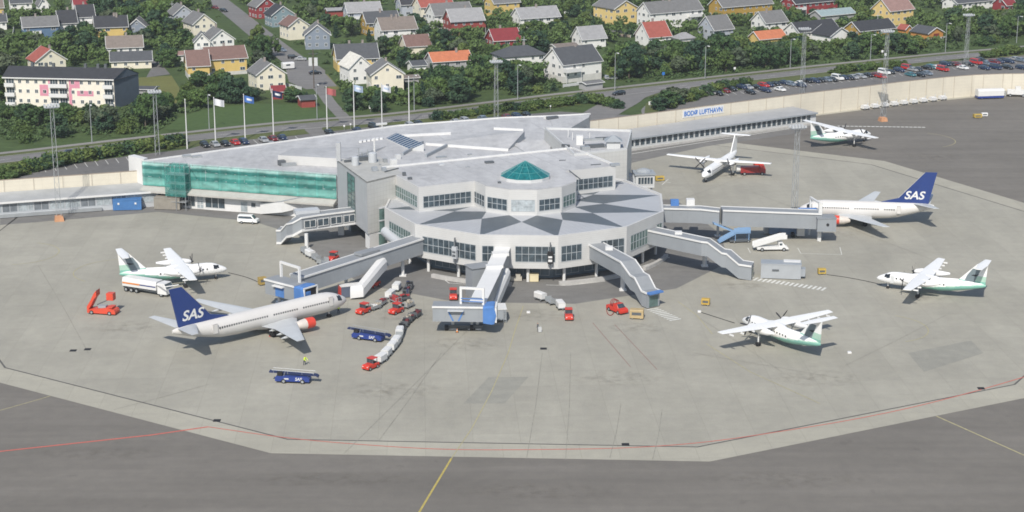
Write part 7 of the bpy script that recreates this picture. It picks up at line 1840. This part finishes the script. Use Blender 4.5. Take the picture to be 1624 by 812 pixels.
def zone(poly, n, kinds, smin, smax, label, group, tries=60, gap=2.2, sq=(.85, 1.15)):
    pts = []
    us = [q[0] for q in poly]; vs = [q[1] for q in poly]; made = 0
    for _ in range(n*tries):
        if made >= n: break
        u, v = tr_.uniform(min(us), max(us)), tr_.uniform(min(vs), max(vs))
        if not inpoly(u, v, poly): continue
        p = G(u, v)
        if in_house(p) or on_road(p) or any(inpoly(u, v, q) for q in OPEN): continue
        k = tr_.choice(kinds); s = tr_.uniform(smin, smax)
        if any((p-q).length < gap*min(s, t) for q, t in pts): continue
        H_, Rr = {'tree': (8.2, 4.0), 'cone': (9, 1.6), 'bush': (3.2, 2.7)}[k]
        sz = s*tr_.uniform(*sq)
        while sz > .3 and blocks(p, H_*sz, Rr*s): sz *= .8; s *= .93
        if sz <= .3: continue
        pts.append((p, s)); made += 1
        plant(k, p, s, sz, label[k] if isinstance(label, dict) else label, group)
    return made
T, B, S = 'tree', 'bush', 'cone'
zone([(975, 128), (985, 92), (1080, 72), (1200, 72), (1262, 70), (1300, 100), (1180, 116), (1060, 126)], 70, [T, T, T, B], .85, 1.25, {T: 'leafy tree in the dense belt north of the road, right of the large white house', B: 'green bush in the dense belt north of the road, right of the large white house'}, 'belt right of the large white house')
zone([(1300, 100), (1290, 78), (1370, 66), (1480, 66), (1624, 30), (1700, 30), (1700, 62), (1624, 66), (1480, 82)], 46, [T, T, B], .7, 1.1, {T: 'leafy tree in the roadside belt at upper right', B: 'green bush in the roadside belt at upper right'}, 'belt at upper right')
zone([(1440, 40), (1500, 5), (1624, 0), (1700, -5), (1700, 40), (1520, 60)], 26, [T, T, B], .9, 1.3, {T: 'leafy tree in the grove behind the orange garage', B: 'green bush in the grove behind the orange garage'}, 'grove at the upper right corner')
zone([(560, 182), (545, 150), (640, 128), (740, 112), (800, 112), (875, 128), (880, 150), (740, 162), (640, 175)], 52, [T, T, S, B], .7, 1.1, {T: 'leafy tree in the belt behind the flagpoles', B: 'green bush in the belt behind the flagpoles', S: 'dark spruce in the belt behind the flagpoles'}, 'belt behind the flagpoles')
zone([(0, 230), (0, 150), (30, 160), (200, 172), (290, 140), (330, 128), (400, 138), (480, 150), (500, 180), (400, 165), (280, 184), (240, 208), (120, 220)], 62, [T, T, B], .75, 1.15, {T: 'leafy tree on the slope before the apartment block', B: 'green bush on the slope before the apartment block'}, 'slope at left')
zone([(-60, 140), (-60, 40), (60, 45), (150, 60), (290, 30), (320, 80), (290, 110), (200, 112), (110, 105), (40, 110)], 48, [T, T, B], .8, 1.2, {T: 'leafy tree between the houses at upper left', B: 'green bush between the houses at upper left'}, 'gardens at upper left')
zone([(150, 40), (160, 0), (260, -10), (300, 30), (240, 60)], 18, [T], 1, 1.4, 'tall leafy tree in the wood above the row houses', 'wood above the row houses')
zone([(330, 0), (420, -8), (560, 0), (640, 60), (640, 110), (500, 60), (430, 40), (390, 20)], 34, [T, T, B, S], .7, 1.1, {T: 'leafy tree in the gardens right of the street', B: 'green bush in the gardens right of the street', S: 'dark spruce in the gardens right of the street'}, 'gardens right of the street')
zone([(380, 60), (400, 55), (455, 98), (440, 108), (395, 100)], 10, [T, B], .7, 1.0, {T: 'leafy tree on the left kerb of the street', B: 'green bush on the left kerb of the street'}, 'trees left of the street')
zone([(640, 100), (640, 50), (780, 50), (880, 40), (960, 75), (900, 90), (760, 110)], 36, [T, T, B], .7, 1.05, {T: 'leafy tree in the gardens round the orange roofed bungalow', B: 'green bush in the gardens round the orange roofed bungalow'}, 'gardens in the middle')
zone([(780, 20), (960, 10), (1020, 40), (1000, 70), (900, 60)], 26, [T, B, B, S], .6, 1.0, {T: 'leafy tree in the gardens left of the big yellow house', B: 'green bush in the gardens left of the big yellow house', S: 'dark spruce in the gardens left of the big yellow house'}, 'gardens by the big yellow house')
zone([(1060, 60), (1110, 20), (1300, 15), (1400, 30), (1400, 55), (1260, 60), (1150, 66)], 30, [T, T, B], .7, 1.05, {T: 'leafy tree in the gardens below the long ochre house', B: 'green bush in the gardens below the long ochre house'}, 'gardens at the right')
zone([(-60, -2), (1700, -2), (1800, -24), (-100, -24)], 34, [T], 1, 1.5, 'tall leafy tree cut by the top edge behind the last houses', 'trees at the top edge')
zone([(818, 150), (800, 130), (850, 112), (885, 130), (880, 148)], 10, [B, T], .7, 1.0, {T: 'leafy tree left of the large white house', B: 'green bush left of the large white house'}, 'bushes left of the large white house')
zone([(972, 128), (972, 114), (1000, 106), (1010, 120)], 4, [B], 1.2, 1.6, 'round dark bush right of the large white house', 'round bushes')
# hedges beside the car parks: rows of bushes
def hedge(px, n, s, label, group, k='bush', sz=None):
    P = smooth([G(*q) for q in px], 8); L = [(b-a).length for a, b in zip(P, P[1:])]; tot = sum(L)
    for i in range(n):
        d = tot*(i+.5)/n; j = 0
        while d > L[j]: d -= L[j]; j += 1
        q = P[j]+(P[j+1]-P[j])*(d/L[j]); ss = s*tr_.uniform(.8, 1.2)
        plant(k, Vector((q.x+tr_.uniform(-.5, .5), q.y+tr_.uniform(-.5, .5), 0)), ss, ss*(sz or tr_.uniform(.7, 1.0)), label, group)
hedge([(-5, 288), (40, 274), (100, 261), (200, 243), (290, 229)], 44, 1.05, 'bush in the dark hedge between the road and the empty parking bays', 'hedge at left')
hedge([(690, 190), (740, 184), (800, 176), (870, 170)], 24, .75, 'low bush in the hedge behind the cars above the hall roof', 'hedge behind the hall')
hedge([(830, 176), (880, 168), (940, 163), (985, 172)], 18, .9, 'bush on the green strip by the junction', 'bushes at the junction')
hedge([(1048, 172), (1090, 160), (1140, 144), (1190, 134)], 16, 1.0, 'bush at the left end of the long stay car park', 'bushes at the car park')
hedge([(1320, 117), (1400, 108), (1440, 105)], 14, .8, 'low hedge bush between the road and the parked vans', 'hedge by the vans')
hedge([(1560, 92), (1624, 84), (1660, 80)], 8, .9, 'low hedge bush at the right end of the car park', 'hedge at far right')
hedge([(1038, 178), (1060, 168), (1080, 160)], 3, 1.0, 'slim young tree on the traffic island', 'young trees on the island', 'tree', .55)
# low scrub and garden growth between the trees: nobody could count it
ug = MB(); ur_ = random.Random(9); nclump = 0
SCRUB = [[(0, 225), (0, 150), (290, 145), (500, 185), (400, 168), (280, 186), (240, 210)], [(545, 178), (560, 150), (800, 110), (885, 125), (885, 146), (740, 160)], [(965, 132), (990, 92), (1300, 70), (1640, 30), (1640, 64), (1300, 102), (1100, 124)], [(0, 110), (0, -10), (1640, -10), (1640, 50), (1300, 90), (880, 120), (560, 130), (400, 120)]]
for P_, dens in zip(SCRUB, (330, 300, 560, 900)):
    us = [q[0] for q in P_]; vs = [q[1] for q in P_]; made = 0
    for _ in range(dens*20):
        if made >= dens: break
        u, v = ur_.uniform(min(us), max(us)), ur_.uniform(min(vs), max(vs))
        if not inpoly(u, v, P_): continue
        p = G(u, v)
        if in_house(p, .6) or on_road(p) or any(inpoly(u, v, q) for q in OPEN): continue
        made += 1; r = ur_.uniform(.8, 2.2); hh = ur_.uniform(.5, 1.7)
        for _k in range(46):
            a, q = ur_.uniform(0, 6.28), r*math.sqrt(ur_.random()); z = hh*ur_.random()*(1-.5*(q/r)**2)
            c = Vector((p.x+q*math.cos(a), p.y+q*math.sin(a), z)); nrm = Vector((ur_.gauss(0, .6), ur_.gauss(0, .6), .7)).normalized(); A = nrm.orthogonal().normalized(); B_ = nrm.cross(A); s_ = ur_.uniform(.2, .45)
            ug.v += [tuple(c-A*s_-B_*s_*.6), tuple(c+A*s_-B_*s_*.6), tuple(c+A*s_*.8+B_*s_*.6), tuple(c-A*s_*.8+B_*s_*.6)]; n_ = len(ug.v); ug.f.append([n_-4, n_-3, n_-2, n_-1])
me = bpy.data.meshes.new('undergrowth'); me.from_pydata(ug.v, [], ug.f); me.materials.append(leaf_mat('undergrowth_leaves', (.030, .064, .028), (.085, .130, .044)))
o = bpy.data.objects.new('undergrowth', me); C.objects.link(o); o['kind'] = 'stuff'; tag(o, 'low scrub and garden growth between the houses and trees', 'undergrowth')

wd = MB(); wr = random.Random(21)
WOOD = [[(0, 112), (0, -12), (330, -12), (330, 60), (290, 112), (200, 108)], [(330, -12), (1000, -12), (1000, 60), (890, 96), (640, 110), (540, 60), (440, 40)], [(1000, -12), (1660, -12), (1660, 60), (1480, 62), (1300, 70), (1100, 66), (1000, 60)], [(545, 150), (640, 122), (800, 108), (875, 122), (870, 146), (740, 158), (600, 172)], [(975, 124), (985, 92), (1300, 72), (1640, 32), (1640, 58), (1300, 94), (1100, 116)]]
for P_, dens in zip(WOOD, (110, 210, 260, 46, 90)):
    us = [q[0] for q in P_]; vs = [q[1] for q in P_]; made = 0
    for _ in range(dens*14):
        if made >= dens: break
        u, v = wr.uniform(min(us), max(us)), wr.uniform(min(vs), max(vs))
        if not inpoly(u, v, P_): continue
        p = G(u, v); s_ = wr.uniform(.55, 1.15); hh = 7.5*s_
        if in_house(p, 2.2) or on_road(p) or any(inpoly(u, v, q) for q in OPEN): continue
        while hh > 2 and blocks(p, hh, 3.2*s_): hh *= .8; s_ *= .94
        if hh <= 2: continue
        made += 1; w_ = 3.3*s_
        cl = [(wr.gauss(0, .42)*w_, wr.gauss(0, .42)*w_, hh*wr.uniform(.25, .85), w_*wr.uniform(.32, .5)) for _k in range(9)]
        for _k in range(240):
            cx, cy, cz, r = wr.choice(cl); d = Vector((wr.gauss(0, 1), wr.gauss(0, 1), wr.gauss(0, 1))).normalized(); rad = r*wr.uniform(.6, 1.05)
            c = Vector((p.x+cx+d.x*rad, p.y+cy+d.y*rad, max(.1, cz+d.z*rad*.85))); nrm = (d+Vector((wr.gauss(0, .5), wr.gauss(0, .5), wr.gauss(0, .5)))).normalized(); A = nrm.orthogonal().normalized(); B_ = nrm.cross(A); q = wr.uniform(.28, .55)
            wd.v += [tuple(c-A*q-B_*q*.6), tuple(c+A*q-B_*q*.6), tuple(c+A*q*.8+B_*q*.6), tuple(c-A*q*.8+B_*q*.6)]; n_ = len(wd.v); wd.f.append([n_-4, n_-3, n_-2, n_-1])
me = bpy.data.meshes.new('woodland'); me.from_pydata(wd.v, [], wd.f)
wm_ = leaf_mat('woodland_leaves', (.024, .056, .028), (.090, .140, .044)); me.materials.append(wm_)
for n_ in wm_.node_tree.nodes:
    if n_.type == 'TEX_NOISE': n_.inputs['Scale'].default_value = .09
    if n_.type == 'MATH' and n_.operation == 'MULTIPLY': n_.inputs[1].default_value = 1.0
o = bpy.data.objects.new('woodland', me); C.objects.link(o); o['kind'] = 'stuff'; tag(o, 'mass of garden trees filling the gaps between the far houses', 'woodland')

# ---------------------------------------------------------------- lattice masts
def mast_parts(h, w0=1.15, w1=.75):
    lt = MB(); n = int(h/1.9)
    for sx in (-1, 1):
        for sy in (-1, 1): lt.tube((sx*w0/2, sy*w0/2, 0), (sx*w1/2, sy*w1/2, h), .06, n=4, cap=False)
    for i in range(n):
        z0, z1 = h*i/n, h*(i+1)/n; a0 = (w0+(w1-w0)*i/n)/2; a1 = (w0+(w1-w0)*(i+1)/n)/2
        for q0, q1 in (((-1, -1), (1, -1)), ((1, -1), (1, 1)), ((1, 1), (-1, 1)), ((-1, 1), (-1, -1))):
            if i % 2: q0, q1 = q1, q0
            lt.tube((q0[0]*a0, q0[1]*a0, z0), (q1[0]*a1, q1[1]*a1, z1), .03, n=3, cap=False)
    return lt
def mast(u, v, vt, label, base=None, head=True):
    p = G(u, v); lo, hi = 3, 60
    for _ in range(40):
        m = (lo+hi)/2
        if PX((p.x, p.y, m))[1] > vt: lo = m
        else: hi = m
    h = lo
    t = thing('lattice_mast', label, 'light mast', (p.x, p.y, 0), .3, 'lattice light masts')
    mast_parts(h).build('lattice', STEEL, t, local=True)
    if head:
        hd = MB().box(-1.6, 1.6, -.8, .8, h-.15, h); hd.build('platform', STEEL, t, local=True)
        for x in (-1.5, -.75, 0, .75, 1.5):
            for y in (-.85, .85): MB().box(x-.26, x+.26, y-.15, y+.15, h+.1, h+.6).build('lamp', LGREY, t, local=True)
    if base:
        MB().loft([[(x*k, y*k, z) for x, y in ((-1, -1), (1, -1), (1, 1), (-1, 1))] for z, k in ((0, 1.1), (1.1, .9), (1.3, .5))]).build('base_block', base, t, local=True)
    return t
ORB = mat('faded_orange_block', (.46, .24, .13), .8, .15)
mast(94, 350, 170, 'lattice light mast with orange base before the left wing', ORB); mast(250, 246, 147, 'lattice light mast at the hedge behind the netted hall'); mast(787, 191, 99, 'lattice light mast in the middle behind the hall')
mast(1272, 148, 47, 'lattice light mast in the long stay car park near the red cars'); mast(1400, 192, 51, 'lattice light mast with orange base before the noise wall', ORB); mast(1531, 108, 25, 'lattice light mast at the far right of the long stay car park'); mast(1258, 372, 203, 'thin lattice light mast beside the long right jet bridge', None, True)
def pole_h(p, vt):
    lo, hi = 1, 40
    for _ in range(36):
        m = (lo+hi)/2
        if PX((p.x, p.y, m))[1] > vt: lo = m
        else: hi = m
    return lo
for i, (u, v, vt) in enumerate(((146, 226, 166), (332, 205, 150), (503, 190, 134), (657, 175, 119), (821, 158, 103), (975, 143, 84), (1118, 125, 73), (1253, 108, 62), (1380, 98, 55), (1499, 84, 37), (1612, 68, 26))):
    p = G(u, v); h = pole_h(p, vt); t = thing('street_lamp', f'street lamp by the cycle path, {ORD[i] if i < 9 else ("tenth" if i == 9 else "last")} from the left', 'street lamp', (p.x, p.y, 0), 0, 'street lamps along the main road')
    MB().tube((0, 0, 0), (0, 0, h), .14, .09, 8).build('pole', STEEL, t, local=True); MB().tube((0, 0, h), (.6, -1.6, h+.25), .06, n=6).build('arm', STEEL, t, local=True)
    MB().at(.6, -1.6, 0, -1.2).box(-.2, .9, -.22, .22, h+.12, h+.34).build('lamp_head', WHITE, t, local=True)
FL = {'white': (.72, .73, .74), 'blue': (.06, .16, .45), 'navy': (.015, .025, .08), 'red': (.42, .12, .12), 'lblue': (.42, .52, .66)}
def flag(t, h, c1, c2, w=3.0, hh=1.9):
    def cloth(x0, x1, z0, z1, m, nm, dy=0):
        mb = MB(); n = 8
        for i in range(n+1):
            x = x0+(x1-x0)*i/n; y = .22*math.sin(x*2.6)+dy; dz = -.28*x
            for z in (z0, z1): mb.v.append((x, y, z+dz))
        for i in range(n): mb.f.append([2*i, 2*i+2, 2*i+3, 2*i+1]); mb.mi.append(0)
        return mb.build(nm, m, t, local=True)
    f = cloth(.1, w, h-hh-.2, h-.2, mat('flag_'+c1, FL[c1], .8, .05), 'flag')
    if c2:
        for k, d in ((0, -.015), (1, .015)):
            pass
        mb = cloth(.9, w*.8, h-hh*.62-.2, h-hh*.32-.2, mat('flag_'+c2, FL[c2], .8, .05), 'flag_band', -.02); mb.parent = f
for i, (u, v, vt, c1, c2) in enumerate(((297, 236, 158, None, None), (342, 226, 155, 'white', None), (389, 222, 150, 'blue', 'white'), (434, 217, 142, 'navy', 'white'), (519, 206, 138, 'red', None), (562, 203, 133, 'lblue', 'white'), (606, 204, 133, 'white', 'lblue'), (649, 196, 122, None, None))):
    p = G(u, v); h = pole_h(p, vt); nm = {None: 'bare', 'white': 'white', 'blue': 'blue and white', 'navy': 'navy and white', 'red': 'red', 'lblue': 'pale blue'}[c1]
    lb = {297: 'bare white flagpole at the left end of the row', 342: 'flagpole flying a white flag near the left end', 389: 'flagpole flying a blue and white flag', 434: 'flagpole with a limp navy and white flag', 519: 'flagpole flying a red flag', 562: 'flagpole flying a pale blue flag above the dark blue car', 606: 'flagpole flying a white flag with pale blue band', 649: 'bare white flagpole at the right end of the row'}[u]
    t = thing('flagpole', lb, 'flagpole', (p.x, p.y, 0), R(25), 'flagpoles behind the hall')
    MB().tube((0, 0, 0), (0, 0, h), .19, .10, 8).build('pole', WHITE, t, local=True); MB().tube((0, 0, h), (0, 0, h+.25), .16, .05, 8).build('finial', WHITE, t, local=True)
    if c1: flag(t, h, c1, c2)
p = G(498, 140); h = pole_h(p, 78); t = thing('utility_pole', 'wooden utility pole with two white transformers at the street end', 'utility pole', (p.x, p.y, 0))
MB().tube((0, 0, 0), (0, 0, h), .2, .14, 8).build('pole', mat('weathered_wood', (.12, .10, .085), .9, .2), t, local=True); MB().box(-1.6, 1.6, -.08, .08, h-1.6, h-1.45).build('crossarm', DGREY, t, local=True)
for x in (-.9, .9): MB().box(x-.55, x+.55, -.6, .3, h-5.4, h-2.8).build('transformer', OFFWHITE, t, local=True)
for (u, v, vt, nm, lab) in ((596, 74, 36, 'utility_pole', 'thin pole before the dark roofed house'), (271, 102, 74, 'utility_pole', 'thin wooden pole by the drive of the brown roofed duplex'), (274, 30, 2, 'utility_pole', 'white pole beside the pale blue gabled house'), (319, 100, 72, 'utility_pole', 'white pole before the brown roofed duplex'), (831, 95, 58, 'utility_pole', 'pole with short crossarm behind the white bungalow'), (1391, 50, 20, 'utility_pole', 'slim pole left of the bright yellow house')):
    p = G(u, v); h = pole_h(p, vt); t = thing(nm, lab, 'pole', (p.x, p.y, 0), 0)
    MB().tube((0, 0, 0), (0, 0, h), .16, .1, 6).build('pole', LGREY, t, local=True); MB().box(-.9, .9, -.06, .06, h-1.2, h-1.05).build('crossarm', LGREY, t, local=True)
# road signs
for (u, v, c, lab, w) in ((1052, 124, 'blue', 'small blue road sign at the edge of the belt', .9), (1165, 115, 'white', 'white and black traffic sign by the cycle path', .7), (588, 178, 'white', 'small grey cabinet on the verge behind the flags', 1.0), (546, 207, 'white', 'white sign on the grass behind the dark car', .5), (556, 204, 'white', 'white bin shaped sign near the flagpole', .45), (1031, 172, 'white', 'white box sign on the traffic island', 1.0), (1399, 88, 'white', 'round white sign before the right lattice mast, upper one', .8), (1404, 93, 'white', 'round white sign before the right lattice mast, lower one', .8), (873, 175, 'white', 'white post on the green strip by the junction', .4), (1065, 172, 'white', 'small white post at the car park edge', .4)):
    p = G(u, v); t = thing('road_sign', lab, 'sign', (p.x, p.y, 0), .2)
    MB().tube((0, 0, 0), (0, 0, 1.6), .05, n=6).build('post', STEEL, t, local=True); MB().box(-w/2, w/2, -.06, .02, 1.1, 1.1+w*1.1).build('plate', mat('sign_'+c, (.7, .7, .7) if c == 'white' else (.05, .25, .6), .5, .05), t, local=True)
# garden fences
for (a, b, lab) in (((455, 137), (478, 143), 'pale garden fence at the street end'), ((893, 139), (931, 134), 'white plinth fence before the large white house'), ((935, 52), (1000, 60), 'wooden garden fence above the large white house'), ((870, 22), (936, 23), 'white garden fence left of the big yellow house'), ((1470, 66), (1500, 62), 'pale wall before the orange garage'), ((18, 72), (22, 47), 'white fence at the left below the blue row house')):
    A_, B_ = G(*a), G(*b); d = B_-A_; L = d.length; t = thing('garden_fence', lab, 'fence', (A_.x, A_.y, 0), math.atan2(d.y, d.x))
    MB().box(0, L, -.04, .04, .15, 1.1).build('panel', OFFWHITE if 'wooden' not in lab else mat('fence_wood', (.30, .25, .2), .8, .15), t, local=True)
    n = max(2, int(L/2.4))
    for i in range(n+1): MB().box(L*i/n-.06, L*i/n+.06, -.1, .1, 0, 1.2).build('post', OFFWHITE, t, local=True)
# ================================================================ CAMERA, LIGHT
cam = bpy.data.cameras.new('camera'); co = bpy.data.objects.new('camera', cam); C.objects.link(co)
co.location = (0, 0, CAMH); co.rotation_euler = (math.pi/2-PITCH, 0, 0)
cam.sensor_fit = 'HORIZONTAL'; cam.sensor_width = 36; cam.lens = FPX/1624*36; cam.clip_end = 6000; cam.clip_start = 1
sc = bpy.context.scene; sc.camera = co
w = bpy.data.worlds.new('World'); sc.world = w; w.use_nodes = True
nt = w.node_tree; bg = nt.nodes['Background']; sky = nt.nodes.new('ShaderNodeTexSky'); sky.sky_type = 'NISHITA'; sky.sun_disc = False
SUN_AZ, SUN_EL = R(78), R(44)          # direction the shadows run on the ground, height of the sun
sd_ = Vector((-math.cos(SUN_AZ)*math.cos(SUN_EL), -math.sin(SUN_AZ)*math.cos(SUN_EL), math.sin(SUN_EL)))
sky.sun_elevation = SUN_EL; sky.sun_rotation = math.atan2(sd_.x, sd_.y)
sky.air_density = 1.0; sky.dust_density = 1.2; sky.altitude = 20
nt.links.new(sky.outputs[0], bg.inputs[0]); bg.inputs[1].default_value = SKY_STR
sl_ = bpy.data.lights.new('sun', 'SUN'); sl_.energy = SUN_STR; sl_.angle = R(.55); sl_.color = (1, .95, .87)
so = bpy.data.objects.new('sun', sl_); C.objects.link(so)
so.rotation_euler = (-sd_).to_track_quat('-Z', 'Y').to_euler(); so.location = (0, 0, 400)
sc.view_settings.view_transform = 'Standard'; sc.view_settings.look = 'None'; sc.view_settings.gamma = 1; sc.view_settings.exposure = EXPO

hz = bpy.data.materials.new('haze_air'); hz.use_nodes = True; nt = hz.node_tree; nt.nodes.remove(nt.nodes['Principled BSDF'])
pv_ = nt.nodes.new('ShaderNodeVolumePrincipled'); pv_.inputs['Color'].default_value = (.86, .93, 1, 1); pv_.inputs['Density'].default_value = HAZE; pv_.inputs['Anisotropy'].default_value = 0
nt.links.new(pv_.outputs[0], nt.nodes['Material Output'].inputs['Volume'])
hb = MB().box(-1500, 1500, -30, 1600, -1.2, 112).build('haze', hz); hb['kind'] = 'stuff'; hb['label'] = 'thin summer haze filling the air over the airport'; hb['category'] = 'haze'
sc.cycles.volume_bounces = 0; sc.cycles.volume_max_steps = 64; sc.cycles.filter_width = 1.7
